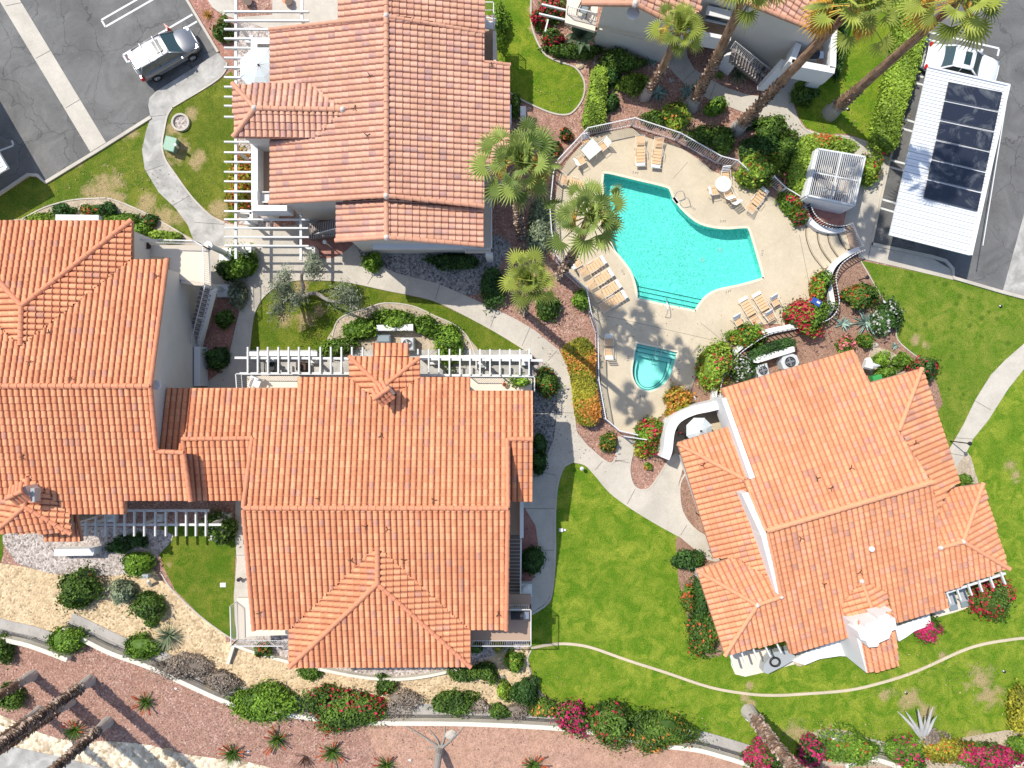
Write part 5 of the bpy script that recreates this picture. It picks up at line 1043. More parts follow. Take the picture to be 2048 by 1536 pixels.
# ---- shrubs
BS = [
('round green shrub on the pink gravel left of the slatted pergola', 447, 62, 17, 17, .9, 'mid', 'rust', .05),
('dark shrub leftmost in the dirt bed above the left house', 124, 420, 19, 13, .6, 'dark', None, 0),
('small rust tinted shrub between two dark shrubs above the left house', 177, 418, 15, 11, .5, 'mid', 'rust', .3),
('dark round shrub right of the rust tinted one above the left house', 213, 420, 16, 14, .6, 'dark', None, 0),
('low lime shrub half behind the white planter above the left house', 84, 435, 26, 9, .4, 'lime', None, 0),
('leafy shrub touching the north eave of the left house near its corner', 243, 438, 28, 12, .7, 'fresh', None, 0),
('bright green shrub at the north east corner of the left house', 280, 462, 20, 22, .8, 'fresh', None, 0),
('yellow green feathery shrub by the curved path next to the terrace rail', 326, 472, 34, 14, .5, 'lime', None, 0),
('orange and green bush under the upper part of the slatted pergola', 480, 345, 22, 34, .7, 'gold', 'rust', .3),
('orange and dark bush under the lower part of the slatted pergola', 478, 402, 22, 24, .7, 'gold', 'rust', .25),
('bright leafy shrub below the lower end of the slatted pergola', 484, 532, 26, 27, 1.3, 'fresh', None, 0),
('dark shrub tucked beside the upper white column', 455, 540, 17, 16, .9, 'dark', None, 0),
('small green shrub in the shaded red bed below the outside stair', 447, 637, 17, 14, .6, 'mid', None, 0),
('dark green shrub at the bottom of the shaded red bed', 434, 714, 22, 24, .9, 'dark', None, 0),
('loose green shrub at the corner of the path below the salmon house', 745, 522, 20, 16, .9, 'fresh', None, 0),
('dark clipped shrub against the salmon house in grey gravel', 904, 520, 42, 15, .7, 'dark', None, 0),
('dark straggly shrub between the grey gravel and the bushy palm', 985, 572, 22, 34, .8, 'dark', None, 0),
('rusty low shrub below the dark straggly shrub at the path edge', 984, 588, 16, 11, .5, 'mid', 'rust', .12),
('tall sage grey shrub by the pool fence west of the palms', 1080, 448, 20, 60, 1.1, 'sage', None, 0),
('small round shrub against the west pool fence near the loungers', 1163, 597, 14, 17, .8, 'fresh', None, 0),
('round green shrub under the bushy fan palm', 1094, 617, 22, 23, .9, 'mid', None, 0),
('dark round shrub right of the L shaped lime hedge, upper of two', 1222, 155, 19, 18, .9, 'dark', None, 0),
('dark round shrub right of the L shaped lime hedge, lower of two', 1221, 205, 17, 19, .9, 'dark', None, 0),
('long dark leafy shrub along the grey gable wall', 1240, 122, 36, 17, .9, 'mid', None, 0),
('lime yellow shrub left of the first palm trunk', 1268, 165, 25, 18, .8, 'lime', None, 0),
('wide low shrub strip under the broad leaved plant', 1140, 100, 50, 13, .6, 'mid', None, 0),
('small glossy shrub on the gravel between two tall palm trunks', 1431, 216, 16, 13, .9, 'fresh', None, 0),
('pale lime shrub with orange tips outside the pool fence', 1350, 230, 24, 27, .9, 'lime', 'orange', .04),
('small green shrub left of the pale lime shrub at the fence', 1309, 236, 17, 14, .7, 'mid', None, 0),
('green shrub outside the north east pool fence beside the round ornament', 1400, 272, 21, 18, .8, 'mid', None, 0),
('broad green shrub right of the round fence ornament', 1443, 279, 28, 24, .9, 'mid', None, 0),
('dark shrub leaning on the base of the balcony palm', 1500, 242, 15, 14, .8, 'dark', None, 0),
('large glossy shrub between the path and the balcony palm', 1537, 256, 28, 26, 1.1, 'mid', None, 0),
('upright dark green shrub below the large glossy shrub', 1573, 295, 24, 30, 1.1, 'mid', None, 0),
('dark shaded shrub left of the upright one above the pool fence', 1524, 302, 30, 20, 1.0, 'dark', None, 0),
('dark shaded shrub just outside the bend of the pool fence', 1500, 300, 18, 26, .9, 'dark', None, 0),
('big round lime bush with a few red blooms overhanging the pool deck', 1512, 338, 38, 36, 1.5, 'lime', 'rust', .03),
('lime shrub with red blooms right of the slatted enclosure', 1738, 340, 17, 28, 1.2, 'lime', 'red', .05),
('flowering shrub with pink blooms left of the slatted enclosure', 1588, 352, 20, 18, .9, 'fresh', 'pink', .18),
('trailing shrub with pink and red blooms beside the deck steps', 1584, 402, 20, 26, 1.0, 'fresh', 'red', .2),
('small shrub with pink blooms at the top of the deck steps', 1600, 432, 16, 14, .8, 'mid', 'red', .3),
('orange tipped shrub on the white curved wall by the steps', 1641, 577, 17, 28, 1.2, 'fresh', 'rust', .2),
('large bougainvillea with crimson blooms over the white curved wall', 1607, 633, 38, 32, 1.5, 'fresh', 'red', .5),
('wide green shrub between the sun loungers and the white curved wall', 1498, 672, 34, 24, 1.2, 'fresh', 'rust', .05),
('big shrub with red blooms on its left edge beside the spa', 1430, 735, 34, 42, 1.5, 'lime', 'red', .08),
('dense shrub dotted with white flowers behind the curved rail', 1484, 742, 26, 28, 1.1, 'dark', 'white', .12),
('dome shaped orange flowering shrub below the spa', 1354, 812, 28, 26, 1.2, 'gold', 'orange', .5),
('round shrub with crimson blooms beside the pool gate', 1303, 866, 31, 27, 1.2, 'fresh', 'red', .38),
('flowering shrub beside the white flowered shrub on the brown gravel', 1722, 592, 36, 25, 1.2, 'mid', 'rust', .1),
('dark shrub dotted with white flowers at the edge of the spotted lawn', 1771, 637, 24, 32, 1.1, 'dark', 'white', .1),
('small pink flowering shrub touching the north roof corner', 1689, 690, 14, 12, .7, 'fresh', 'pink', .5),
('small round shrub below the large agave', 1731, 682, 14, 14, .7, 'fresh', 'rust', .05),
('small green shrub left of two round shrubs by the green box', 1761, 720, 13, 10, .6, 'fresh', None, 0),
('round bright shrub above the east roof corner', 1806, 721, 18, 17, .9, 'fresh', None, 0),
('dark red flowering shrub at the east roof corner', 1848, 742, 23, 24, 1.0, 'dark', 'red', .35),
('round shrub against the roof left of the bright shrub', 1774, 747, 17, 13, .8, 'fresh', None, 0),
('round shrub with yellow blooms in the gravel island left of the gate path', 1214, 886, 16, 16, .8, 'mid', 'orange', .12),
('small round yellow green shrub right of the gate path', 1284, 900, 14, 14, .7, 'gold', None, 0),
('tiny orange flowered shrub in the rounded gravel island', 1296, 933, 8, 7, .35, 'fresh', 'orange', .2),
('dark round shrub where the curved path meets the right house', 1377, 1123, 23, 22, 1.0, 'dark', None, 0),
('shrub with red blooms along the west side of the right house', 1377, 1197, 15, 26, .9, 'mid', 'rust', .12),
('dark leafy shrub under the west eave of the right house', 1402, 1195, 16, 46, 1.0, 'dark', None, 0),
('large shrub with a few red blooms at the south west corner of the right house', 1411, 1263, 30, 38, 1.1, 'mid', 'rust', .07),
('dark shrub in the shade against the east wall, upper one by the grey gravel', 1080, 890, 14, 20, .8, 'dark', None, 0),
('dark shrub in the shade against the east wall, lower one by the grey gravel', 1078, 925, 13, 20, .8, 'dark', None, 0),
('orange tipped shrub at the bend of the path east of the pergola', 1090, 763, 21, 25, 1.1, 'mid', 'rust', .08),
('dark shrub in the brick bed between the stair and the path', 1063, 1122, 25, 27, 1.0, 'dark', None, 0),
('leafy shrub with pale and red flowers right of the lower pergola', 440, 1063, 30, 28, 1.2, 'mid', 'white', .04),
('pale leafy mound at the edge of the grey gravel bed', 270, 1128, 31, 23, 1.0, 'fresh', None, 0),
('small shrub below the lower pergola, left of two', 235, 1092, 18, 14, .5, 'dark', None, 0),
('small shrub below the lower pergola, right of two', 274, 1080, 17, 13, .5, 'dark', None, 0),
('large round dark shrub on the tan rock bed', 153, 1184, 35, 33, 1.3, 'mid', 'rust', .01),
('round greyish shrub on the tan rock bed below the metal box', 250, 1184, 22, 20, .9, 'sage', None, 0),
('round green shrub above the blue spiky yucca', 298, 1208, 28, 25, 1.0, 'mid', None, 0),
('small low shrub just left of the blue spiky yucca', 302, 1246, 13, 10, .4, 'mid', None, 0),
('leafy shrub over the top of the retaining wall below the yucca', 284, 1294, 38, 24, .9, 'fresh', None, 0),
('bright shrub where the retaining wall is broken', 131, 1280, 35, 26, 1.1, 'fresh', None, 0),
('green shrub cut by the left edge below the retaining wall', 3, 1298, 17, 23, .9, 'mid', None, 0),
('green shrub behind the palm feet at the left edge', 20, 1396, 23, 24, .9, 'mid', None, 0),
('big spreading light green shrub hanging over the retaining wall', 521, 1406, 63, 33, 1.2, 'fresh', None, 0),
('small shrub on the rock bed below the hipped wing', 620, 1345, 21, 14, .6, 'mid', None, 0),
('small shrub with pink blooms above the red flowered shrub', 646, 1387, 18, 15, .6, 'mid', 'pink', .1),
('wide shrub with red blooms spilling over the retaining wall', 700, 1421, 68, 34, 1.1, 'mid', 'red', .1),
('sparse shrub on the rock bed below the curved planter wall', 772, 1370, 19, 15, .6, 'mid', 'rust', .04),
('green shrub along the wall right of the dry brush', 905, 1410, 42, 24, .9, 'mid', None, 0),
('clipped round shrub below the right corner of the hipped wing', 925, 1350, 21, 15, .8, 'mid', None, 0),
('clipped square shrub right of the hipped wing', 971, 1345, 24, 18, .8, 'mid', None, 0),
('round yellow green shrub near the mow strip end', 1028, 1325, 18, 18, .8, 'fresh', 'rust', .02),
('small feathery light shrub beside a grey stone', 1007, 1381, 12, 17, .6, 'lime', None, 0),
('dark shrub at the corner of the lawn above the retaining wall', 1051, 1383, 25, 22, 1.0, 'dark', None, 0),
('low shrub on the wall top below the feathery shrub', 1000, 1422, 20, 16, .6, 'mid', None, 0),
('orange tipped shrub on the wall left of the crimson blooms', 1088, 1420, 30, 17, .8, 'mid', 'orange', .2),
('bougainvillea with crimson blooms over the white wall top', 1152, 1436, 28, 30, 1.1, 'mid', 'magenta', .42),
('wide dark green bougainvillea with red specks right of the crimson one', 1222, 1443, 52, 36, 1.3, 'mid', 'red', .07),
('broad yellow flecked shrub ending the row on the retaining wall', 1320, 1461, 58, 32, 1.3, 'mid', 'orange', .06),
('crimson bougainvillea left of the thick shaggy palm trunk', 1524, 1510, 34, 30, 1.1, 'mid', 'magenta', .35),
('small crimson bougainvillea right of the thick shaggy palm trunk', 1618, 1510, 20, 28, 1.0, 'dark', 'magenta', .35),
('long green shrub in the dirt strip right of the shaggy palm', 1690, 1500, 60, 24, 1.0, 'fresh', 'rust', .04),
('dry grey twiggy shrub with a white patch above the long green shrub', 1665, 1475, 24, 10, .6, 'sage', 'white', .1),
('green shrub with crimson blooms below the bare white tree', 1815, 1505, 38, 26, 1.0, 'fresh', 'magenta', .1),
('twiggy brown shrub with small leaves below the bare white tree', 1885, 1498, 36, 20, .9, 'gold', 'rust', .08),
('bright magenta bougainvillea in the bottom right corner', 1968, 1510, 60, 22, 1.0, 'mid', 'magenta', .45),
('green shrub at the right edge above the magenta bougainvillea', 2040, 1490, 20, 18, .8, 'fresh', None, 0),
('yellow flowering bush cut off by the right edge', 2046, 1418, 22, 40, 1.2, 'gold', None, 0),
('small magenta bougainvillea beside the white patio wall', 1856, 1255, 27, 24, 1.0, 'mid', 'magenta', .8),
('large round bougainvillea with red blooms at the south east corner', 1989, 1199, 37, 38, 1.3, 'mid', 'red', .42),
('bright green shrub in the corner between two east roofs', 1927, 960, 17, 14, .8, 'bright', None, 0),
('dark shrub on the shaded lawn below the corner balcony', 1610, 187, 24, 18, .8, 'mid', None, 0),
('climbing dark shrub along the east wall of the top right house', 1677, 90, 12, 62, 1.4, 'dark', None, 0),
('bright shrub beside the east balcony of the salmon house', 998, 48, 12, 36, 1.2, 'bright', None, 0),
('small shrub under the east eave of the salmon house', 1030, 205, 12, 20, 1.0, 'mid', None, 0),
('dark reddish shrub in the pink gravel beside the fan palm', 1132, 270, 12, 12, .5, 'dark', 'rust', .3),
('small reddish shrub below the other reddish one near the fence', 1112, 298, 10, 14, .4, 'dark', 'rust', .3),
('shrub with red blooms cut off by the top edge left of the balcony', 1112, 12, 30, 26, 1.0, 'mid', 'red', .3),
('crimson flowering shrub between the white balcony beams', 1080, 40, 18, 18, .9, 'mid', 'red', .5),
('crimson flowering shrub below the white balcony beams', 1108, 74, 20, 15, .8, 'mid', 'red', .4),
('small potted shrub on the patio under the right half of the pergola', 900, 742, 9, 8, .6, 'sage', None, 0),
('vine with light leaves over the corner of the pergola terrace', 1042, 765, 21, 11, 3.4, 'fresh', None, 0),
('grey green shrub beside the lower white column', 476, 588, 17, 22, .8, 'olive', None, 0),
('small pale shrub in the dark gravel below the corner balcony rail', 995, 1288, 10, 10, .5, 'gold', None, 0),
('small red flowered shrub by the white railing at the south west corner', 522, 1297, 17, 13, .6, 'mid', 'rust', .15),
('green shrub in shade beside the white railing', 955, 1295, 12, 10, .5, 'mid', None, 0),
('leafy shrub between the pergola and the tiled dormer', 672, 697, 30, 18, 1.0, 'mid', None, 0),
('round leafy shrub left of the white planter in the oval bed', 715, 660, 36, 22, 1.0, 'fresh', None, 0),
('round leafy shrub above the white planter in the oval bed', 790, 640, 38, 19, 1.0, 'fresh', None, 0),
('round leafy shrub right of the white planter in the oval bed', 850, 656, 23, 20, 1.0, 'fresh', None, 0),
('oblong leafy shrub at the right of the oval bed', 898, 683, 25, 36, 1.0, 'fresh', None, 0),
('small purple leafed shrub near the corner of the left house', 300, 442, 14, 14, .6, 'dark', 'rust', .1),
]
for b_ in BS: bush(b_[0], b_[1], b_[2], b_[3], b_[4], b_[5], b_[6], b_[7], b_[8], lump=.55)
for l_, u, v, ru, rv, h_ in [('dead brown brush on the top of the retaining wall', 372, 1334, 48, 22, .6), ('dead grey brush ending behind the light green shrub', 440, 1362, 36, 22, .6), ('dead brush behind the red flowered shrub on the wall', 808, 1400, 44, 17, .5), ('dry brown brush between two green shrubs on the wall top', 957, 1413, 26, 16, .5), ('dry twiggy brush left of the orange tipped shrub', 1035, 1421, 28, 14, .5), ('brown twiggy brush beside the bare white tree', 1865, 1478, 26, 22, .6)]:
    bush(l_, u, v, ru, rv, h_, 'dry', leaf=.07, name='dry_brush', cat='dry brush', dens=.6, lump=.8)
hedge('long lime green hedge between the lawn strip and the carport', [(1800, 12), (1860, -60), (1862, 20), (1849, 82), (1829, 162), (1807, 225), (1794, 292), (1770, 300), (1750, 292), (1752, 262), (1764, 208), (1776, 155), (1797, 62)], 1.3, 'lime', .1)
hedge('L shaped lime hedge between the gravel and the pool fence', [(1187, 137), (1212, 135), (1216, 150), (1212, 190), (1210, 225), (1207, 247), (1168, 250), (1172, 212), (1183, 160)], 1.1, 'lime', .085)
hedge('long orange flowering hedge west of the spa fence', [(1126, 700), (1150, 680), (1172, 678), (1188, 702), (1190, 760), (1200, 820), (1190, 848), (1162, 848), (1151, 822), (1146, 775), (1138, 733)], 1.1, 'gold', .08, 'orange', .2)
hedge('wide lime hedge around the back of the slatted enclosure', [(1580, 380), (1586, 320), (1600, 280), (1630, 268), (1680, 275), (1716, 290), (1700, 305), (1640, 300), (1618, 340), (1606, 385)], 1.4, 'lime', .09, 'rust', .03)
hedge('narrow dark green hedge on the white planter above the fan units', [(1502, 705), (1540, 688), (1582, 676), (1590, 690), (1560, 700), (1520, 715), (1505, 720)], 1.3, 'dark', .07)
# spiky plants
for l_, u, v, r, n_, m_ in [('blue grey agave against the grey gable wall', 1301, 122, 17, 22, 'agave'), ('agave with a broad rosette at the foot of the first palm', 1317, 184, 22, 30, 'agave'), ('agave left of the second tall palm trunk', 1374, 185, 22, 26, 'agave'), ('pale agave touching the second tall palm trunk', 1394, 178, 20, 26, 'sage'), ('dark rosette agave near the gravel edge by the curved rail', 1687, 647, 21, 20, 'agave'), ('largest agave, on brown gravel by the white flowered shrub', 1733, 644, 33, 34, 'agave'), ('small silvery agave in the dirt bed near the green box', 1791, 692, 9, 22, 'agave')]:
    spiky(l_, u, v, r, m_, n_, .075 if r > 15 else .05)
spiky('blue spiky yucca on the tan rock bed', 336, 1272, 32, 'sage', 120, .022, .8, 'yucca', 'yucca')
spiky('round pale yucca behind the outside stair of the top right house', 1478, 148, 26, 'sage', 110, .022, .8, 'yucca', 'yucca')
spiky('small rust coloured spiky plant on the pink bed by the parking lot', 414, 28, 14, 'dead', 26, .03, .6, 'yucca', 'yucca')
spiky('small pale spiky plant on the grey gravel near the balcony rail', 1440, 150, 12, 'bright', 26, .03, .6, 'yucca', 'yucca')
for l_, u, v in [('red flowered aloe alone in the middle of the red gravel', 290, 1405), ('red flowered aloe between two palm trunks', 148, 1462), ('red flowered aloe left of three near the cream pebbles', 465, 1507), ('red flowered aloe with a long red arm in the middle of three', 554, 1480), ('red flowered aloe right of three near the dead shrub', 664, 1505), ('red flowered aloe cut by the bottom edge left of the stump', 772, 1532), ('green aloe cut by the bottom edge right of the stump', 1066, 1532)]:
    spiky(l_, u, v, 25 if v > 1450 else 21, 'mid', 90, .022, .8, 'aloe', 'aloe', fl='rust', group='aloes on the red gravel')
# broad leaved plant
t = thing('banana_plant', 'broad leaved plant with long dark leaves at the corner of the grey gable', 'plant', tuple(P(1160, 82))); m = MB()
for i in range(16):
    an = i*2.399; L = rnd.uniform(.8, 1.3); d = Vector((math.cos(an), math.sin(an), 0)); e = Vector((-d.y, d.x, 0)); b = P(1162, 78, 1.0)
    vs = []; 
    for j in range(5):
        f = j/4; p = b+d*L*f+Vector((0, 0, .7*math.sin(f*2.2))); w_ = .17*math.sin(.3+f*2.7); vs += [p-e*w_+Vector((0, 0, .05)), p, p+e*w_+Vector((0, 0, .05))]
    fs = []
    for j in range(4): a = j*3; fs += [(a, a+1, a+4, a+3), (a+1, a+2, a+5, a+4)]
    m.add(vs, fs, rnd.random())
m.build('leaves', G['banana'], t); part(t, 'stem', 'bark', lambda q: q.tube([P(1160, 82, 0), P(1162, 78, 1.1)], .09, 8))
# olive tree with three leaning stems
t = thing('olive_tree', 'grey leaved olive tree with three leaning stems on the oval lawn', 'tree', tuple(P(602, 590)))
m = MB()
for pts_ in ([(602, 590, 0), (607, 575, .8), (603, 555, 1.6), (612, 530, 2.6), (628, 512, 3.4)], [(600, 592, 0), (590, 588, .7), (578, 575, 1.6), (568, 560, 2.4)], [(600, 594, 0), (630, 586, .8), (655, 600, 1.4), (690, 606, 2.2), (716, 618, 2.6)], [(595, 592, 0), (575, 600, 1.2), (560, 612, 2.0)], [(575, 575, 1.6), (562, 600, 2.2), (570, 622, 2.4)]):
    pp = smooth([P(*q) for q in pts_], 3, False); m.tube(pp, [.15-.1*i/len(pp) for i in range(len(pp))], 8, wob=.12)
m.build('trunk', M['bark'], t)
m = MB()
for (u, v, z, ru, rv, hh, n_) in [(628, 535, 3.3, 21, 26, 1.0, 1100), (566, 575, 2.6, 28, 24, 1.1, 1100), (588, 600, 2.3, 26, 20, .9, 800), (558, 618, 2.4, 24, 30, .9, 700), (690, 592, 2.6, 32, 26, 1.0, 1300), (705, 606, 2.4, 22, 26, .8, 600), (572, 552, 3.0, 16, 22, .8, 350), (625, 512, 3.7, 14, 12, .6, 200)]:
    c = P(u, v, z); c.z -= .3; k = (H-z)/FPX; Pt, N, d = dome_pts(c, ru*k, rv*k, hh, n_, 0, .55, int(u), (.25, 1.15)); quads(m, Pt, N, .1, ctone(Pt, int(u), base=.55), .28)
m.build('crown', G['olive'], t)
# bare white tree, stump, dead shrub
t = thing('bare_tree', 'bare white leafless tree fallen in shape of a fan on the dry lawn', 'tree', tuple(P(1845, 1478))); m = MB()
for (u, v, z) in [(1818, 1432, 1.6), (1838, 1428, 2.2), (1850, 1440, 1.2), (1862, 1424, 2.4), (1830, 1452, 1.0), (1868, 1440, 1.5), (1828, 1492, .4), (1852, 1486, .3), (1805, 1432, 1.1)]:
    m.tube([P(1845, 1478, 0), P((1845+u)/2+2, (1478+v)/2, z*.6), P(u, v, z), P(u+(u-1845)*.25, v+(v-1478)*.2, z+.4)], [.16, .11, .06, .015], 7, wob=.15)
m.build('trunk', plain('bleached_bark', (.6, .57, .53), .9, .2, 5, bump=.03), t)
t = thing('tree_stump', 'grey dead tree stump with roots near the bottom edge', 'stump', tuple(P(880, 1500))); m = MB()
m.tube([P(880, 1500, 0), P(877, 1512, .7), P(872, 1545, 1.6)], [.3, .24, .2], 10, wob=.12)
for (u, v) in [(845, 1472), (860, 1460), (915, 1465), (890, 1450), (930, 1450), (850, 1495), (800, 1445)]:
    m.tube(smooth([P(880, 1498, .12), P((880+u)/2+4, (1498+v)/2, .06), P(u, v, .03)], 4, False), [.09-.008*i for i in range(9)], 6, wob=.1)
m.build('trunk', M['bark'], t)
t = thing('dead_shrub', 'leafless dark dead shrub between two red aloes', 'dead shrub', tuple(P(610, 1512))); m = MB()
for i in range(26):
    an = rnd.uniform(-2.7, -.4) if i % 3 else rnd.uniform(0, 6.28); L = rnd.uniform(.6, 1.1); b = P(610, 1512, .1); m.tube([b, b+Vector((math.cos(an)*L*.5, math.sin(an)*L*.5, .25)), b+Vector((math.cos(an)*L, math.sin(an)*L, .12))], [.02, .012, .005], 4)
m.build('branches', M['wood'], t)
# ================================================= FENCES AND WALLS
def fence(label, px, h=1.4, z0=0.05, gap=.13, name='pool_fence', cat='fence', mat='rail', post=2.2, base=None):
    pts = PL(px, z0); t = thing(name, label, cat, tuple(pts[0]))
    top = MB(); pk = MB(); U = Vector((0, 0, 1))
    for i, (a, b) in enumerate(zip(pts[:-1], pts[1:])):
        L = (b-a).length; top.bar(a+U*h, b+U*h, .06, .05); top.bar(a+U*.12, b+U*.12, .04, .04); n = max(1, int(L/gap))
        for k in range(n): q = a+(b-a)*((k+.5)/n); pk.bar(q+U*.12, q+U*h, .022, .022)
        n = max(1, int(L/post))
        for k in range(n+(i == len(pts)-2)):
            q = a+(b-a)*(k/n); part(t, 'post', mat, lambda m: m.bar(q, q+U*(h+.06), .07, .07))
    top.build('rail', M[mat], t); pk.build('balusters', M[mat], t); return t
def gpt(pts, z):    # top-rail pixels -> foot pixels
    out = []
    for u, v in pts: k = (H-z)/H; out.append((CU+(u-CU)*k, CV+(v-CV)*k))
    return out
fence('white metal pool fence bending around the north side of the deck', gpt([(1113, 322), (1176, 255), (1270, 235), (1361, 265), (1444, 312), (1476, 320), (1498, 340)], 1.45))
fence('white metal pool fence along the west side of the deck to the gate', gpt([(1113, 322), (1107, 345), (1100, 415), (1103, 460), (1112, 508), (1132, 540), (1174, 578), (1182, 622), (1196, 662), (1198, 760), (1212, 838), (1240, 862), (1275, 870)], 1.45))
fence('short white metal fence between the lime bush and the pink blooms', gpt([(1549, 352), (1573, 375), (1603, 393)], 1.3), 1.25)
fence('white metal gate rail where the path meets the deck', [(1243, 870), (1285, 876)], 1.3)
part(None, 'ring_ornament', 'rail', lambda m: m.ribbon([P(1372+9*math.cos(a)-1, 283+6*math.sin(a)) for a in [i*.45 for i in range(14)]], .02, .02, .6, .64, closed=True)); tag(bpy.data.objects['ring_ornament'], 'round white metal ornament hung on the north pool fence', 'ornament')
cw = smooth([P(u, v) for u, v in [(1712, 500), (1690, 510), (1664, 530), (1652, 556), (1655, 585), (1658, 612), (1644, 634), (1612, 646), (1570, 655), (1526, 665), (1492, 684), (1464, 706), (1444, 734), (1428, 765), (1424, 812)]], 5, False)
t = thing('curved_wall', 'low white curved wall with a metal rail from the deck steps to the right house', 'wall', tuple(cw[0]))
part(t, 'wall', 'white', lambda m: m.ribbon(cw, .15, .15, 0, .5))
rl = [p+Vector((0, 0, 0)) for p in cw]; off = MB()
rr_ = []
for i, p in enumerate(rl):
    d = rl[min(i+1, len(rl)-1)]-rl[max(i-1, 0)]; d.normalize(); rr_.append(p+Vector((-d.y, d.x, 0))*.2)
railing(t, rr_, 0, 1.0, post=1.6, gap=.19)
cw2 = smooth([P(u, v) for u, v in [(1604, 398), (1603, 420), (1612, 442), (1632, 458), (1660, 464), (1682, 460)]], 5, False)
t = thing('curved_wall', 'low white curved planter wall at the top of the deck steps', 'wall', tuple(cw2[0])); part(t, 'wall', 'white', lambda m: m.ribbon(cw2, .2, .2, 0, .55)); railing(t, [p+Vector((.12, .12, .45)) for p in cw2], .45, .7, post=1.5)
sheet('planter_soil', [(1604, 398), (1608, 440), (1632, 458), (1662, 464), (1682, 455), (1690, 418)], .3, M['brick'], 0, thick=.3)
t = thing('handrail', 'white metal handrail on the landing beside the deck steps', 'handrail', tuple(P(1692, 480))); railing(t, [P(1690, 452), P(1711, 498)], .2, .8)
for k, pts_ in enumerate([[(1613, 452), (1614, 478), (1626, 510), (1648, 538), (1668, 524), (1692, 506), (1690, 456), (1650, 466)], [(1634, 463), (1638, 488), (1648, 508), (1662, 526), (1692, 506), (1690, 456), (1660, 466)], [(1654, 466), (1658, 488), (1668, 506), (1676, 516), (1692, 506), (1690, 456)], [(1672, 464), (1680, 486), (1690, 500), (1700, 500), (1692, 456)]]):
    sheet('deck_step', pts_, 0.11+.07*k, M['deck'], 0, thick=.1)
sheet('step_landing', [(1684, 456), (1702, 452), (1714, 500), (1698, 506)], .4, M['beigefloor'], 0, thick=.3)
sj = MB()
for k, l_ in enumerate([[(1613, 452), (1614, 478), (1626, 510), (1648, 538)], [(1634, 463), (1638, 488), (1648, 508), (1662, 526)], [(1654, 466), (1658, 488), (1668, 506), (1676, 516)], [(1672, 464), (1680, 486), (1690, 500)]]): sj.ribbon(smooth(PL([(u-1, v) for u, v in l_], .1), 4, False), .015, .02, .06, .125+.07*k)
struct(sj.build('step_joints', JM))
# retaining walls (south)
def retain(label, px, z=.55, w_=.14, back=.9, swale=True):
    p = smooth(PL(px, z), 4, False); t = thing('retaining_wall', label, 'retaining wall', (p[0].x, p[0].y, 0)); part(t, 'wall', M['cap'], lambda m: m.ribbon(p, .0, w_*2, 0, z))
    if swale: part(t, 'swale', M['swale'], lambda m: m.ribbon(p, back, -.005, 0, .07))
    for k in (1, 2, 3): part(t, 'cable_rail', 'black', lambda m: m.ribbon(p, .1*k+.06, -.1*k-.035, .24+.06*k, .27+.06*k))
    m = MB()
    for q in p[::4]: m.bar((q.x, q.y+.25, 0), (q.x, q.y+.25, .5), .04, .04)
    m.build('posts', M['grey'], t)
M['cap'] = concrete('cream_wall_cap', (.72, .66, .55), .05); M['swale'] = concrete('grey_swale', (.44, .41, .37), .15, sc_=2)
retain('cream capped retaining wall at the left edge, the short upper piece', [(-60, 1258), (0, 1274), (60, 1288), (135, 1316)])
retain('long cream capped retaining wall with cable rails below the rock bed', [(125, 1256), (175, 1280), (225, 1304), (300, 1331), (375, 1366), (457, 1402), (515, 1416), (582, 1427), (632, 1434), (745, 1442), (932, 1444), (1130, 1454), (1230, 1470), (1320, 1487), (1392, 1496), (1440, 1508), (1530, 1536), (1560, 1550)])
retain('white retaining wall piece at the bottom edge right of the shaggy palm', [(1690, 1530), (1740, 1514), (1800, 1530), (1850, 1550)], .6)
retain('low cream wall at the bottom right corner under the magenta blooms', [(1990, 1540), (2030, 1526), (2080, 1518)], .5, swale=False)
t = thing('planter_wall', 'low cream curved wall below the hipped wing of the middle house', 'planter wall', tuple(P(470, 1292)))
part(t, 'wall', M['cap'], lambda m: m.ribbon(smooth(PL([(468, 1290), (505, 1304), (577, 1324), (680, 1347), (745, 1357), (795, 1359), (857, 1352), (935, 1334)], .4), 4, False), .08, .1, 0, .4))
part(t, 'end_wall', M['cap'], lambda m: m.bar(P(468, 1290, .25), P(457, 1326, .12), .2, .3))
t = thing('planter_wall', 'short cream wall stub at the right corner of the hipped wing', 'planter wall', tuple(P(945, 1345))); part(t, 'wall', M['cap'], lambda m: m.bar(P(938, 1334, .2), P(946, 1358, .2), .16, .4))
def planter(label, px, z=.9): t = thing('planter', label, 'planter', tuple(P(*px[0]))); part(t, 'box', 'white', lambda m: m.prism(xy(PL(px, z)), 0, z)); return t
planter('long white planter wall above the north eave of the left house', [(111, 429), (197, 430), (197, 443), (111, 442)])
planter('white planter wall in the oval bed between the leafy shrubs', [(753, 650), (826, 648), (826, 661), (753, 661)])
planter('long white planter wall in the grey gravel below the left house', [(108, 1099), (190, 1097), (186, 1111), (108, 1112)])
planter('white planter behind the fan units with a dark hedge on it', [(1506, 714), (1588, 692), (1590, 703), (1516, 726), (1508, 725)], 1.1)
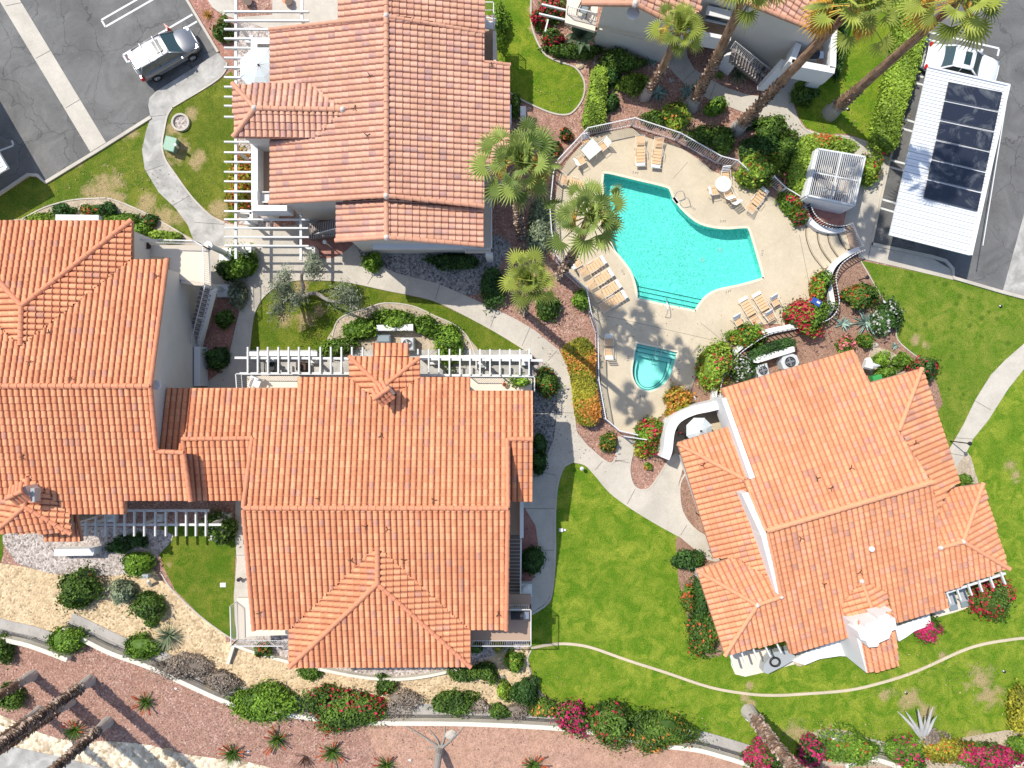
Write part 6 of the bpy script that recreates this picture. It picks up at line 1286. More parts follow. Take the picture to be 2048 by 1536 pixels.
# ================================================= PERGOLAS
def pergola(label, rafters, beams, z=2.7, posts=(), rw=.09, rh=.17, bases=()):
    u0, v0 = rafters[0][0]; t = thing('pergola', label, 'pergola', tuple(P(u0, v0, 0)))
    for a, b in rafters: part(t, 'rafter', 'whitepaint', lambda m: m.bar(P(*a, z), P(*b, z), rw, rh))
    for a, b in beams: part(t, 'beam', 'whitepaint', lambda m: m.bar(P(*a, z-.16), P(*b, z-.16), .14, .15))
    for u, v in posts: part(t, 'post', 'whitepaint', lambda m: (m.bar(Vector((P(u, v, z).x, P(u, v, z).y, 0)), P(u, v, z-.24), .16, .16), m.bbox((P(u, v, z).x, P(u, v, z).y, .3), (.5, .5, .6))))
    return t
vs_ = [23.4, 41.6, 58.8, 77.5, 96, 116, 135, 155, 174, 194, 212, 234, 284, 305, 324, 344, 363, 383, 402, 422.5, 439, 456, 474, 491.5]
rf = []
for v in vs_:
    if v < 50: e = 618
    elif v < 78: e = 540
    elif v < 240: e = 503
    elif v < 410: e = 503
    elif v < 430: e = 517
    else: e = 618
    rf.append(((449, v), (e, v+.5)))
pergola('long white slatted pergola along the west side of the salmon house', rf, [((472, -20), (472, 518)), ((604, -10), (604, 44)), ((602, 425), (602, 521))], 2.75, [(472, 43), (604, 40), (472, 425), (472, 495), (603, 495), (472, 230), (472, 300)])
pergola('white pergola on the north side of the middle house, left of the dormer', [((u, 694), (u, 746)) for u in (496, 516, 536, 557, 577.5, 598, 619, 641, 662, 683, 704, 725.5)], [((470, 715.5), (698, 717)), ((480, 747), (700, 747))], 2.7, [(516, 716), (607, 716), (690, 717)])
pergola('white pergola on the north side of the middle house, right of the dormer', [((u, 698), (u, 751)) for u in (836, 857.5, 878, 899, 920, 940, 960, 980, 999.5, 1019.5, 1039.5, 1058)], [((840, 718), (1085, 721)), ((840, 750), (1062, 752))], 2.7, [(860, 719), (960, 720), (1052, 721)])
pergola('white pergola below the south eave of the left house', [((u, 1022), (u, 1072)) for u in (172, 192, 211, 230, 249.5, 269, 289, 311, 332, 352.5, 372.5, 392, 412)], [((162, 1049), (443, 1049)), ((250, 1021), (418, 1021))], 2.7, [(180, 1049), (282, 1049), (422, 1049)])
pergola('row of white rafters at the south east corner of the right house', [((1890, 1178), (1900, 1206)), ((1911, 1172), (1921, 1200)), ((1933, 1163), (1943, 1190)), ((1955, 1157), (1964, 1183)), ((1977, 1148), (1987, 1175)), ((1999, 1140), (2010, 1168))], [((1888, 1186), (2010, 1146))], 2.5)
pergola('row of white rafters at the south west corner of the right house', [((1457, 1300), (1468, 1334)), ((1480, 1296), (1490, 1326)), ((1503, 1290), (1515, 1320)), ((1526, 1284), (1540, 1312)), ((1549, 1278), (1562, 1305)), ((1572, 1272), (1585, 1302))], [((1455, 1308), (1580, 1274))], 2.5)
pergola('white balcony beams over crimson shrubs at the top edge', [((1083, 9), (1132, 21)), ((1078, 28), (1130, 40)), ((1096, 40), (1090, 64))], [], 2.3)
t = thing('entry_walls', 'low white walls with pale tops around the entry pergola', 'wall', tuple(P(490, 435))); part(t, 'wall', 'white', lambda m: m.bar(P(486, 426, .5), P(509, 428, .5), .25, 1.0)); part(t, 'wall', 'white', lambda m: m.bar(P(508, 428, .5), P(508, 446, .5), .2, 1.0)); part(t, 'wall', 'white', lambda m: m.bar(P(485, 498, .5), P(508, 500, .5), .5, 1.0)); part(t, 'wall', 'white', lambda m: m.bar(P(612, 498, .5), P(632, 498, .5), .2, 1.0)); part(t, 'wall', 'white', lambda m: m.bar(P(631, 498, .5), P(631, 520, .5), .2, 1.0))
# ---- balconies, stairs, rails of the middle house
part(T4, 'balcony_floor', 'terrace', lambda m: poly_slab(m, [(494, 752), (600, 752), (600, 790), (494, 790)], 2.75))
railing(T4, [P(484, 748, 2.75), P(596, 749, 2.75)], 2.75, 1.0); railing(T4, [P(484, 748, 2.75), P(486, 778, 2.75)], 2.75, 1.0)
part(T4, 'balcony_floor', 'terrace', lambda m: poly_slab(m, [(936, 756), (1064, 757), (1064, 792), (936, 792)], 2.75))
railing(T4, [P(940, 753, 2.75), P(1068, 754, 2.75), P(1068, 782, 2.75)], 2.75, 1.0)
part(T4, 'patio_wall', 'white', lambda m: m.bar(P(497, 708, .45), P(638, 708, .45), .28, .9)); part(T4, 'patio_wall', 'white', lambda m: m.bar(P(842, 716, .45), P(1064, 714, .45), .28, .9))
s4 = stairs(T4, P(1010, 1072, 2.7), P(1010, 1192, .3), .98, .2, 2.7, 17, side=1)
part(T4, 'landing', 'beigefloor', lambda m: poly_slab(m, [(1008, 985), (1040, 985), (1040, 1070), (1008, 1070)], 2.75))
part(T4, 'parapet', 'white', lambda m: m.ribbon(xy([P(1043.5, 1003, 3.5), P(1043.5, 1076, 3.5)]), .11, .11, 0, 3.5))
part(T4, 'stair_wall', 'white', lambda m: m.bar(P(1042, 1076, 3.3), P(1041, 1192, .9), .08, .5))
part(T4, 'column', 'white', lambda m: (m.bbox(P(1052, 1177, .4), (.75, .8, .8)), m.lathe(P(1053, 1177, .8), [(.26, 0), (.26, .3), (.2, .35), (.2, .5)], 16)))
part(T4, 'balcony_floor', 'beigefloor', lambda m: poly_slab(m, [(1008, 1190), (1062, 1190), (1062, 1283), (940, 1283), (940, 1255), (1008, 1255)], 2.75))
railing(T4, [P(1013, 1209, 2.75), P(1061, 1209, 2.75), P(1061, 1280, 2.75), P(945, 1280, 2.75)], 2.75, 1.0)
part(T4, 'balcony_floor', 'terrace', lambda m: poly_slab(m, [(474, 1196), (520, 1196), (520, 1256), (582, 1256), (582, 1270), (500, 1272), (474, 1281)], 2.6))
railing(T4, [P(473, 1203, 2.6), P(475, 1280, 2.6), P(578, 1280, 2.6)], 2.6, 1.0)
for u, v, a in [(480, 1150, 0)]: pass
# barbecue
def barbecue(label, u, v, z, rz=0):
    t = thing('barbecue', label, 'barbecue', tuple(P(u, v, z)), rz); b = P(u, v, z); bz = b.z
    o = [Vector((0, 0, 0))]
    part(t, 'cabinet', 'grey', lambda m: m.bbox((b.x, b.y, bz+.4), (.75, .5, .8))); part(t, 'lid', 'black', lambda m: m.tube([(b.x-.38, b.y, bz+.85), (b.x+.38, b.y, bz+.85)], .26, 12)); part(t, 'shelf', 'steel', lambda m: [m.box((b.x+s_*.56, b.y, bz+.8), (.3, .42, .04)) for s_ in (1,)]); return t
barbecue('blue black barbecue with a steel shelf on the corner balcony', 1034, 1222, 2.75)
barbecue('barbecue with a grey lid on the upper right corner balcony', 1612, 122, 2.95)
# ================================================= POOL FURNITURE
def tubes(m, pts, r=.016): m.tube(pts, r, 6)
M['sling'] = plain('tan_vinyl_strap', (.66, .43, .24), .6, .1, 5); M['frame'] = plain('cream_tube_frame', (.72, .68, .6), .4, .05, 5); M['strapw'] = plain('white_vinyl_strap', (.85, .84, .8), .6, .04, 5)
def mk_lounger():
    t = thing('sun_lounger', 'x', 'sun lounger', (0, 0, 0), 0, 'tan strapped sun loungers around the pool')
    def fr(m):
        for s_ in (-1, 1):
            tubes(m, [(s_*.3, -.95, .32), (s_*.3, .3, .32), (s_*.3, .95, .55)])
            for y in (-.7, .3): tubes(m, [(s_*.3, y, .32), (s_*.33, y-.08, 0)])
            tubes(m, [(s_*.33, -.25, .33), (s_*.34, -.22, .5), (s_*.34, .22, .5), (s_*.33, .28, .33)])
        tubes(m, [(-.3, -.95, .32), (.3, -.95, .32)]); tubes(m, [(-.3, .95, .55), (.3, .95, .55)])
    part(t, 'frame', 'frame', fr)
    part(t, 'pillow', 'strapw', lambda m: m.bbox((0, -.84, .36), (.58, .2, .08), b=.03))
    for k in range(5): part(t, 'strap', 'sling', lambda m: m.bbox((0, -.6+k*.2, .335), (.58, .175, .03), b=.01))
    def bk(m):
        for k in range(7):
            y = .42+k*.075; z = .335+(y-.3)*.35; m.box((0, y, z), (.58, .045, .02))
    part(t, 'backrest', 'sling', bk); return t
# angle: local -y (pillow end) points where the white end lies
LP = [('sun lounger on the north deck, left of the upright pair', 1280, 303, 2), ('sun lounger on the north deck, right of the upright pair', 1314, 307, -6),
      ('sun lounger on the west deck beside the rectangular table', 1147, 366, 75),
      ('topmost of four angled sun loungers beside the leaning palm', 1184, 534, 122), ('second from the top of four angled sun loungers', 1199, 559, 122), ('third from the top of four angled sun loungers', 1214, 582, 122), ('lowest of four angled sun loungers beside the west fence', 1226, 603, 122),
      ('sun lounger set diagonally between the steps and the lime bush', 1513, 401, 142), ('left sun lounger of the pair below the pool', 1499, 622, 210), ('right sun lounger of the pair below the pool', 1526, 612, 210)]
lg = None
for i, (lb, u, v, a) in enumerate(LP):
    p = P(u, v, .35); p.z = .062
    if lg is None: lg = mk_lounger(); lg.location = p; lg.rotation_euler = (0, 0, R(a)); lg['label'] = lb
    else: dup(lg, p, R(a), lb)
def mk_chair():
    t = thing('pool_chair', 'x', 'chair', (0, 0, 0), 0, 'strapped chairs around the pool tables')
    def fr(m):
        for s_ in (-1, 1):
            tubes(m, [(s_*.28, -.3, .02), (s_*.28, -.28, .6), (s_*.28, .2, .62), (s_*.28, .3, .02)]); tubes(m, [(s_*.26, .15, .4), (s_*.26, .42, .88)])
        tubes(m, [(-.26, .42, .88), (.26, .42, .88)]); tubes(m, [(-.28, -.3, .03), (.28, -.3, .03)])
    part(t, 'frame', 'frame', fr); part(t, 'seat', 'sling', lambda m: [m.box((0, -.24+k*.11, .4), (.5, .09, .02)) for k in range(5)]); part(t, 'backrest', 'strapw', lambda m: [m.box((0, .2+k*.07, .5+k*.12), (.5, .06, .05)) for k in range(4)]); return t
CP = [('chair below the rectangular glass table', 1161, 322, 120), ('chair right of the rectangular glass table', 1206, 292, -50), ('chair above the rectangular glass table', 1172, 284, 15),
      ('chair above the round glass table', 1451, 349, 5), ('chair left of the round glass table', 1428, 382, 100), ('chair below the round glass table, nearer to it', 1456, 388, 200), ('chair below the round glass table, farther away', 1467, 398, 215),
      ('low chair left of the pair of loungers below the pool', 1476, 642, 30), ('low chair right of the pair of loungers below the pool', 1550, 603, 30), ('low chair at the foot of the right lounger of the pair', 1540, 634, 30), ('white chair at the top of the row of angled loungers', 1153, 527, 120),
      ('white chair above the white lounge by the west spa fence', 1217, 682, 0), ('white chair below the white lounge by the west spa fence', 1217, 706, 180)]
ch0 = None
for lb, u, v, a in CP:
    p = P(u, v, .5); p.z = .062
    if ch0 is None: ch0 = mk_chair(); ch0.location = p; ch0.rotation_euler = (0, 0, R(a)); ch0['label'] = lb
    else: dup(ch0, p, R(a), lb)
gm = NT('frosted_table_glass', .15, .5); gm.col((.75, .78, .72)); gm.b.inputs['Alpha'].default_value = .7; M['tglass'] = gm.m
t = thing('pool_table', 'rectangular frosted glass table on the north west deck', 'table', tuple(P(1183, 300, .06)), 0); 
q = P(1182, 298, .72); part(t, 'tabletop', 'tglass', lambda m: m.bbox(q, (1.05, .95, .03), R(40), b=.01)); part(t, 'table_frame', 'frame', lambda m: [tubes(m, [q+Vector((a*.35, b*.35, 0)), q+Vector((a*.42, b*.42, -.66))], .02) for a in (-1, 1) for b in (-1, 1)])
t = thing('pool_table', 'round glass table with chairs on the north east deck', 'table', tuple(P(1448, 370, .06)), 0)
q2 = P(1447, 368, .72); part(t, 'tabletop', 'tglass', lambda m: m.disc(q2, .5, .03, 28)); part(t, 'table_frame', 'frame', lambda m: (m.tube([q2+Vector((.5*math.cos(i*.35), .5*math.sin(i*.35), 0)) for i in range(19)], .02, 6), [tubes(m, [q2+Vector((math.cos(a)*.1, math.sin(a)*.1, 0)), q2+Vector((math.cos(a)*.4, math.sin(a)*.4, -.66))], .018) for a in (0.5, 2.1, 3.6, 5.2)]))
def hoop(label, pts, name='pool_rail', r=.022): o = part(None, name, 'steel', lambda m: m.tube(smooth([P(u, v, z) for u, v, z in pts], 5, False), r, 8)); tag(o, label, 'handrail')
hoop('left curved steel grab rail of the pool ladder', [(1347, 396, -.4), (1350, 392, .5), (1355, 384, .85), (1364, 382, .8), (1368, 386, .1)]); hoop('right curved steel grab rail of the pool ladder', [(1358, 408, -.4), (1361, 405, .5), (1367, 398, .85), (1375, 396, .8), (1378, 400, .1)])
tag(part(None, 'ladder_step', 'white', lambda m: m.box(P(1351, 401, .02), (.45, .25, .1), R(-50))), 'white step block of the pool ladder at the corner of the pool', 'ladder step')
hoop('steel handrail over the pool entry steps', [(1332, 595, -.4), (1333, 600, .55), (1335, 612, .75), (1335, 625, .7), (1330, 634, .07)]); hoop('steel handrail over the spa entry steps', [(1303, 727, -.5), (1308, 712, .5), (1314, 695, .8), (1316, 683, .7), (1318, 682, .07)]); hoop('second steel handrail over the spa entry steps', [(1309, 730, -.5), (1318, 716, .4), (1325, 697, .7), (1320, 690, .7), (1316, 684, .07)])
t = thing('pool_float', 'blue printed vinyl sheet lying on the shrub by the curved wall', 'float', tuple(P(1634, 604, 1.2)), 0); part(t, 'sheet', 'blue', lambda m: m.bbox(P(1633, 604, 1.45), (.62, .4, .05), R(-30))); part(t, 'print', 'whitepaint', lambda m: m.bbox(P(1637, 605, 1.49), (.22, .14, .03), R(-30), b=.01))
tag(part(None, 'access_cover', 'white', lambda m: m.disc(P(1385, 798, .02), .2, .06, 24)), 'round white access cover on the gravel between the spa and the right house', 'cover')
# ---- slatted enclosure
EC = [(1636, 298), (1730, 314), (1708, 411), (1615, 391)]; t = thing('slatted_enclosure', 'white walled pump enclosure roofed with open white slats', 'enclosure', tuple(P(1672, 355)))
ZE = 2.1; e4 = PL(EC, ZE)
for i in range(4):
    a, b = e4[i], e4[(i+1) % 4]; part(t, 'wall', 'white', lambda m: m.ribbon(xy([a, b]), .1, .1, 0, ZE-.12)); part(t, 'frame', 'whitepaint', lambda m: m.bar(a, b, .1, .12))
def slats(m):
    for k in range(1, 24): f = k/24; m.bar(e4[0].lerp(e4[1], f)+Vector((0, 0, .05)), e4[3].lerp(e4[2], f)+Vector((0, 0, .05)), .035, .03)
part(t, 'slats', 'whitepaint', slats)
for f in (.5,): part(t, 'beam', 'whitepaint', lambda m: (m.bar(e4[0].lerp(e4[1], .5), e4[3].lerp(e4[2], .5), .09, .1), m.bar(e4[0].lerp(e4[3], .5), e4[1].lerp(e4[2], .5), .07, .07)))
sheet('enclosure_floor', gpt(EC, 2.2), .05, M['gravel_brown'], 0, thick=.05)
t = thing('pump_tank', 'white rounded filter tank inside the slatted enclosure', 'tank', tuple(P(1690, 338, .05))); part(t, 'tank', 'white', lambda m: m.lathe(P(1690, 340, .05), [(.42, 0), (.45, .5), (.42, .9), (.25, 1.1), (.05, 1.15)], 20)); part(t, 'pipe', 'whitepaint', lambda m: tubes(m, [P(1680, 345, .3), P(1665, 348, .3), P(1660, 360, .3)], .05))
for lb, u, v, sx, sy in [('tan pump box in the enclosure, upper left', 1648, 335, .9, .8), ('tan pump box in the enclosure, lower left', 1648, 378, 1.2, .9), ('tan pump box in the enclosure, lower right', 1682, 378, .9, .9)]:
    t = thing('pump_box', lb, 'pump box', tuple(P(u, v, .05))); part(t, 'case', 'cream', lambda m: m.bbox(P(u, v, .45), (sx, sy, .8), R(-13))); part(t, 'pipe', 'grey', lambda m: tubes(m, [P(u-8, v+4, .9), P(u+3, v+6, 1.0), P(u+8, v-5, .9)], .04))
# ---- fan units
def fan_unit(label, u, v, s_=.8, h=.85, rz=0, oct_=False, mat='grey2'):
    t = thing('fan_unit', label, 'air conditioner', tuple(P(u, v, 0)), 0, 'air conditioning units'); b = P(u, v, h*.9)
    if oct_: part(t, 'casing', mat, lambda m: m.lathe((b.x, b.y, 0), [(s_*.62, 0), (s_*.62, h), (s_*.42, h+.02)], 8))
    else: part(t, 'casing', mat, lambda m: m.bbox((b.x, b.y, h/2), (s_, s_, h), rz, b=.06))
    part(t, 'grille', 'black', lambda m: m.disc((b.x, b.y, h+.022), s_*.36, .012, 24))
    f = part(t, 'fan', 'steel', lambda m: ([m.bar((b.x, b.y, h+.045), (b.x+math.cos(a)*s_*.3, b.y+math.sin(a)*s_*.3, h+.045), .09, .01) for a in (.3, 1.9, 3.4, 5)], m.disc((b.x, b.y, h+.04), .09, .03, 12)))
    part(t, 'guard', 'grey', lambda m: [m.ribbon([(b.x+math.cos(i*.35)*r, b.y+math.sin(i*.35)*r) for i in range(18)], .006, .006, h+.06, h+.07, closed=True) for r in (s_*.12, s_*.24, s_*.36)])
M['grey2'] = plain('pale_grey_casing', (.5, .52, .52), .5, .06, 4); M['slate'] = plain('slate_grey_casing', (.2, .25, .27), .5, .06, 4)
fan_unit('pale fan unit beside the tiled dormer in the oval bed', 815, 688, .8, .9); fan_unit('square fan unit left of the octagonal one by the right house', 1525, 741, .78, .85, R(14)); fan_unit('octagonal ribbed fan unit touching the right house roof', 1579, 724, .95, .9, 0, True)
t = thing('utility_box', 'slate grey rounded box left of the pale fan unit', 'utility box', tuple(P(769, 677))); part(t, 'case', 'slate', lambda m: m.bbox(P(769, 678, .3), (.85, .5, .6), b=.08)); part(t, 'plinth', 'concrete', lambda m: m.box(P(769, 679, .03), (.95, .6, .06)))
t = thing('transformer_box', 'pale green transformer box on the lawn beside the curved path', 'transformer', tuple(P(345, 291))); part(t, 'case', 'dkg', lambda m: m.bbox(P(341, 289, .35), (.62, .85, .7), R(-15), b=.06)) if 'dkg' in M else part(t, 'case', 'dkgreen', lambda m: m.bbox(P(342, 289, .35), (.62, .85, .7), R(-15), b=.06)); part(t, 'lid', 'dkgreen', lambda m: m.bbox(P(341, 288, .74), (.66, .9, .08), R(-15), b=.03))
tag(part(None, 'marker_post', 'white', lambda m: m.tube([P(356, 296, 0), P(350, 289, 1.0)], .09, 10)), 'white marker post leaning on the green transformer box', 'post')
t = thing('well_ring', 'round concrete ring filled with stones on the lawn by the path', 'well ring', tuple(P(363, 246))); part(t, 'ring', 'concrete', lambda m: m.ribbon([P(363+16*math.cos(i*.2618), 246+16*math.sin(i*.2618)) for i in range(24)], .06, .06, 0, .2, closed=True)); part(t, 'stones', 'gravel_pale', lambda m: m.disc(P(363, 246, 0), .5, .08, 20))
def lamp(label, u, v, h=1.6, mat='black'):
    t = thing('path_lamp', label, 'lamp', tuple(P(u, v))); b = P(u, v); part(t, 'post', mat, lambda m: m.tube([b, b+Vector((0, 0, h))], .035, 8)); part(t, 'lamp_head', mat, lambda m: m.lathe(b+Vector((0, 0, h)), [(.1, 0), (.13, .12), (.05, .2), (.01, .24)], 10))
lamp('white square path lamp on the brick bed by the outside stair', 664, 495, 1.7, 'white'); lamp('dark path lamp beside the right hand path', 1900, 882, 1.9); lamp('dark path lamp beside the red shaded bed', 421, 604, 1.6); lamp('dark path lamp under the west eave of the right house', 1392, 1026, 1.8); lamp('dark path lamp beside the stair of the top right house', 1506, 165, 1.9); lamp('dark lamp on the brown gravel below the white rail', 1718, 560, 1.0); lamp('white post in the grass at the top of the junction lawn', 1162, 935, .5, 'white')
for lb, u, v, w_, h_ in [('white valve cover at the shaded edge of the junction lawn', 1122, 1060, .28, .15), ('white valve cover in the small lawn left of the middle house', 446, 1170, .38, .06), ('white block beside the valve cover on the junction lawn', 1130, 1060, .15, .12)]:
    tag(part(None, 'valve_cover', 'white', lambda m: m.bbox(P(u, v, h_/2), (w_, w_*.75, h_))), lb, 'valve cover')
for lb, u, v, r_ in [('dark sprinkler head at the right of the spotted lawn', 2001, 613, .1), ('dark sprinkler head on the wide lawn below the mow strip', 1812, 1386, .09), ('dark sprinkler head on the dry lawn at the right', 2008, 1343, .1), ('dark sprinkler head beside the lawn palm foot', 1696, 219, .1)]:
    t = thing('sprinkler', lb, 'sprinkler', tuple(P(u, v))); part(t, 'head', 'black', lambda m: m.lathe(P(u, v, 0), [(r_, 0), (r_*.9, .08), (r_*.3, .12)], 12)); part(t, 'cap', 'whitepaint', lambda m: m.disc(P(u-1.5, v-1.5, .12), r_*.5, .03, 10))
t = thing('metal_box', 'grey metal box on a post at the edge of the tan rock bed', 'metal box', tuple(P(298, 1170))); part(t, 'case', 'grey', lambda m: m.bbox(P(292, 1152, .8), (.42, .28, .3))); part(t, 'post', 'whitepaint', lambda m: m.tube([P(302, 1172, 0), P(296, 1162, .65)], .09, 8))
# rocks
def rock(label, u, v, r_, mat='stone', name='boulder', sx=1.2):
    b = P(u, v); m = MB(); g_ = random.Random(int(u*7+v)); vs = []; n = 9
    for i, (f, z) in enumerate([(1, 0), (1.05, .25), (.85, .55), (.45, .75)]):
        for k in range(n): a = 2*math.pi*k/n; q = r_*f*g_.uniform(.82, 1.15); vs.append((b.x+q*sx*math.cos(a), b.y+q*math.sin(a), z*r_+g_.uniform(-.03, .03)*r_))
    fs = [(i*n+k, i*n+(k+1) % n, (i+1)*n+(k+1) % n, (i+1)*n+k) for i in range(3) for k in range(n)]+[tuple(3*n+k for k in range(n))]; m.add(vs, fs); tag(m.build(name, M[mat]), label, 'rock')
for a in [('tan boulder at the top edge of the cream pebbles', 336, 1503, .3), ('small tan rock below the tan boulder', 362, 1527, .2), ('cream boulder left of a pair beside the patio wall', 1598, 1322, .3), ('cream boulder right of a pair beside the patio wall', 1612, 1320, .28), ('rust coloured boulder in the dead brush, upper', 400, 1343, .3), ('rust coloured boulder in the dead brush, lower', 425, 1366, .33), ('grey stone beside the feathery shrub', 1006, 1356, .2, 'bark'), ('white stone in the pink gravel at the bottom left', 1424-1072, 1377, .07, 'white'), ('pale flat stone on the dirt beside the tree stump', 902, 1468, .3, 'concrete'), ('round pink stepping stone left of the dark clipped shrub', 1192, 126, .16, 'gravel_pale'), ('round pink stepping stone between the first two palm trunks', 1342, 161, .18, 'gravel_pale'), ('round pink stepping stone below the large agave', 1750, 690, .17, 'gravel_pale'), ('pale rock under the dormant shrub on the gravel', 1160, 132, .22, 'stone'), ('white stone near the three aloes', 497, 1503, .08, 'white'), ('small white stone by the cut aloe', 820, 1520, .08, 'white')]: rock(*a)
# ================================================= VEHICLES AND CARPORTS
def carpaint(name, c, rough=.25, metal=.3): a = NT(name, rough, .6); a.b.inputs['Base Color'].default_value = c+(1,); a.b.inputs['Metallic'].default_value = metal; a.b.inputs['Coat Weight'].default_value = .6; return a.m
M['silver'] = carpaint('silver_grey_paint', (.2, .205, .215), .3, .5); M['carwhite'] = carpaint('white_car_paint', (.7, .71, .72), .25, 0); M['cglass'] = plain('tinted_car_glass', (.02, .045, .045), .04, .1, 1, spec=.9); M['tyre'] = plain('tyre_rubber', (.015, .015, .015), .85, .1, 9); M['tail'] = plain('red_lamp', (.5, .01, .02), .2, .1, 3); M['chrome'] = plain('bright_wheel_metal', (.6, .6, .62), .25, .05, 3, metal=.8)
def car(name, label, u, v, rz, L, W, Ht, paint, suv):
    t = thing(name, label, 'car', tuple(P(u, v, .01)), rz); hl, hw = L/2, W/2
    X = [-hl, -hl+.12, -hl+.5, -hl+1.1, -.5, .3, hl-1.25, hl-.7, hl-.25, hl-.04]
    wf = [.72, .88, .96, 1, 1, 1, .99, .95, .84, .62]
    hb = ([.8, .98, 1.02, 1.03, 1.0, .98, .98, .93, .82, .62] if suv else [.62, .88, .95, .95, .9, .88, .86, .8, .7, .55])
    vs = []; m = MB(); prof = [(.86, .18), (1., .36), (1., .62), (.97, .86), (.86, 1.), (.45, 1.05), (0, 1.07)]; full = prof+[(-a, b) for a, b in prof[-2::-1]]; n = len(full)
    for x, w_, h_ in zip(X, wf, hb):
        for a, b in full: vs.append((x, a*hw*w_, .12+(b-.1)*h_ if b < .9 else b*h_))
    fs = [(i*n+k, i*n+k+1, (i+1)*n+k+1, (i+1)*n+k) for i in range(len(X)-1) for k in range(n-1)]+[tuple(range(n)), tuple(reversed(range((len(X)-1)*n, len(X)*n)))]
    fs += [((i+1)*n, (i+1)*n+n-1, i*n+n-1, i*n) for i in range(len(X)-1)]
    m.add(vs, [f[::-1] for f in fs]); base = m
    def mk(nm, mb, mat, par=t, sm=True):     # mesh in local coords of t
        me = bpy.data.meshes.new(nm); me.from_pydata(mb.V, [], mb.F); me.materials.append(M[mat])
        if sm: me.polygons.foreach_set('use_smooth', [True]*len(me.polygons))
        me.update(); o = bpy.data.objects.new(nm, me); COL.objects.link(o); o.parent = par
        return o
    bo = mk('body', base, paint); md = bo.modifiers.new('s', 'SUBSURF'); md.levels = md.render_levels = 1
    # cabin
    zb = .95 if suv else .84
    if suv: xs = (-hl+.18, -hl+.62, .35, 1.15)
    else: xs = (-hl+.75, -hl+1.4, .25, 1.05)
    wb, wr = hw*.88, hw*.7
    c8 = [(xs[0], -wb*.94, zb), (xs[0], wb*.94, zb), (xs[3], wb*.96, zb-.02), (xs[3], -wb*.96, zb-.02), (xs[1], -wr, Ht-.03), (xs[1], wr, Ht-.03), (xs[2], wr, Ht-.02), (xs[2], -wr, Ht-.02)]
    m = MB(); m.add(c8, [(1, 0, 4, 5)]); mk('rear_window', m, 'cglass', bo, False)
    m = MB(); m.add(c8, [(3, 2, 6, 7)]); mk('windscreen', m, 'cglass', bo, False)
    m = MB(); m.add(c8, [(0, 3, 7, 4)]); mk('side_window', m, 'cglass', bo, False); m = MB(); m.add(c8, [(2, 1, 5, 6)]); mk('side_window', m, 'cglass', bo, False)
    m = MB(); gx = 8
    rv = []; 
    for i in range(gx+1):
        f = i/gx; x = xs[1]-.04+(xs[2]-xs[1]+.1)*f
        for j in range(7): g_ = j/6*2-1; rv.append((x, g_*wr*1.03, Ht-.015-.05*g_*g_+.045*math.sin(math.pi*f)))
    m.add(rv, [((i+1)*7+j, (i+1)*7+j+1, i*7+j+1, i*7+j) for i in range(gx) for j in range(6)]); mk('roof', m, paint, bo)
    m = MB()
    for a, b in ((0, 4), (1, 5), (3, 7), (2, 6)): m.bar(c8[a], c8[b], .09, .06)
    for s_ in (-1, 1):
        xm = (xs[1]+xs[2])/2; m.bar((xm, s_*wb*.95, zb), (xm-.03, s_*wr, Ht-.04), .08, .03); m.bar((xs[1], s_*wr, Ht-.03), (xs[2], s_*wr, Ht-.03), .06, .05)
    mk('pillars', m, paint, bo)
    m = MB(); m.bbox(((xs[2]-.42), 0, Ht+.03), (.42, wr*1.25, .03), b=.01); mk('sunroof', m, 'cglass', bo, False)
    for sx in (-hl+.85, hl-.88):
        for s_ in (-1, 1):
            m = MB(); m.tube([(sx, s_*(hw-.2), .33), (sx, s_*(hw+.01), .33)], .33, 20); w_ = mk('wheel', m, 'tyre', t, False)
            m = MB(); m.tube([(sx, s_*(hw+.0), .33), (sx, s_*(hw+.02), .33)], .2, 12); [m.bar((sx, s_*(hw+.022), .33), (sx+.2*math.cos(a), s_*(hw+.022), .33+.2*math.sin(a)), .04, .02) for a in (0, 1.26, 2.5, 3.8, 5)]; mk('rim', m, 'chrome', w_, False)
    for s_ in (-1, 1):
        m = MB(); m.bbox((-hl+.14, s_*hw*.78, .82 if suv else .74), (.2, .3, .3 if suv else .16), b=.05); mk('tail_light', m, 'tail', t, False)
        m = MB(); m.bbox((hl-.27, s_*hw*.68, .7 if suv else .6), (.3, .3, .12), b=.04); mk('headlight', m, 'chrome', t, False)
        m = MB(); m.bbox((.85, s_*(hw+.08), zb+.03), (.14, .2, .14), b=.04); mk('wing_mirror', m, paint, t, False)
        m = MB(); m.box((0.05, s_*(hw-.005), .5), (2.0, .03, .06)); mk('side_trim', m, 'chrome' if suv else paint, t, False)
    if suv:
        for x in (-.95, -.05): m = MB(); m.bar((x, -wr*1.08, Ht+.07), (x, wr*1.08, Ht+.07), .06, .03); mk('roof_bar', m, 'whitepaint', t, False)
        m = MB(); m.bbox((-hl+.42, 0, Ht-.03), (.3, wr*1.8, .05), b=.02); mk('spoiler', m, paint, t, False)
    return t
car('parked_car', 'silver grey hatchback with white roof bars parked in the left lot', 341, 116, R(30), 4.35, 1.85, 1.62, 'silver', True)
car('parked_car', 'white saloon car half under the right hand carport', 1913, 138, R(-13.5), 4.75, 1.85, 1.43, 'carwhite', False)
tag(part(None, 'traffic_flag', 'red', lambda m: (m.add([P(333, 53, .9), P(342, 58, .95), P(348, 66, .5), P(340, 66, .45)], [(0, 1, 2, 3)]), m.prism(xy([P(334, 54), P(341, 59), P(348, 65), P(341, 66)]), 0, .5))), 'red wheel block standing beside the silver hatchback', 'wheel block')
M['carport'] = plain('white_metal_roofing', (.68, .69, .7), .45, .04, 2)
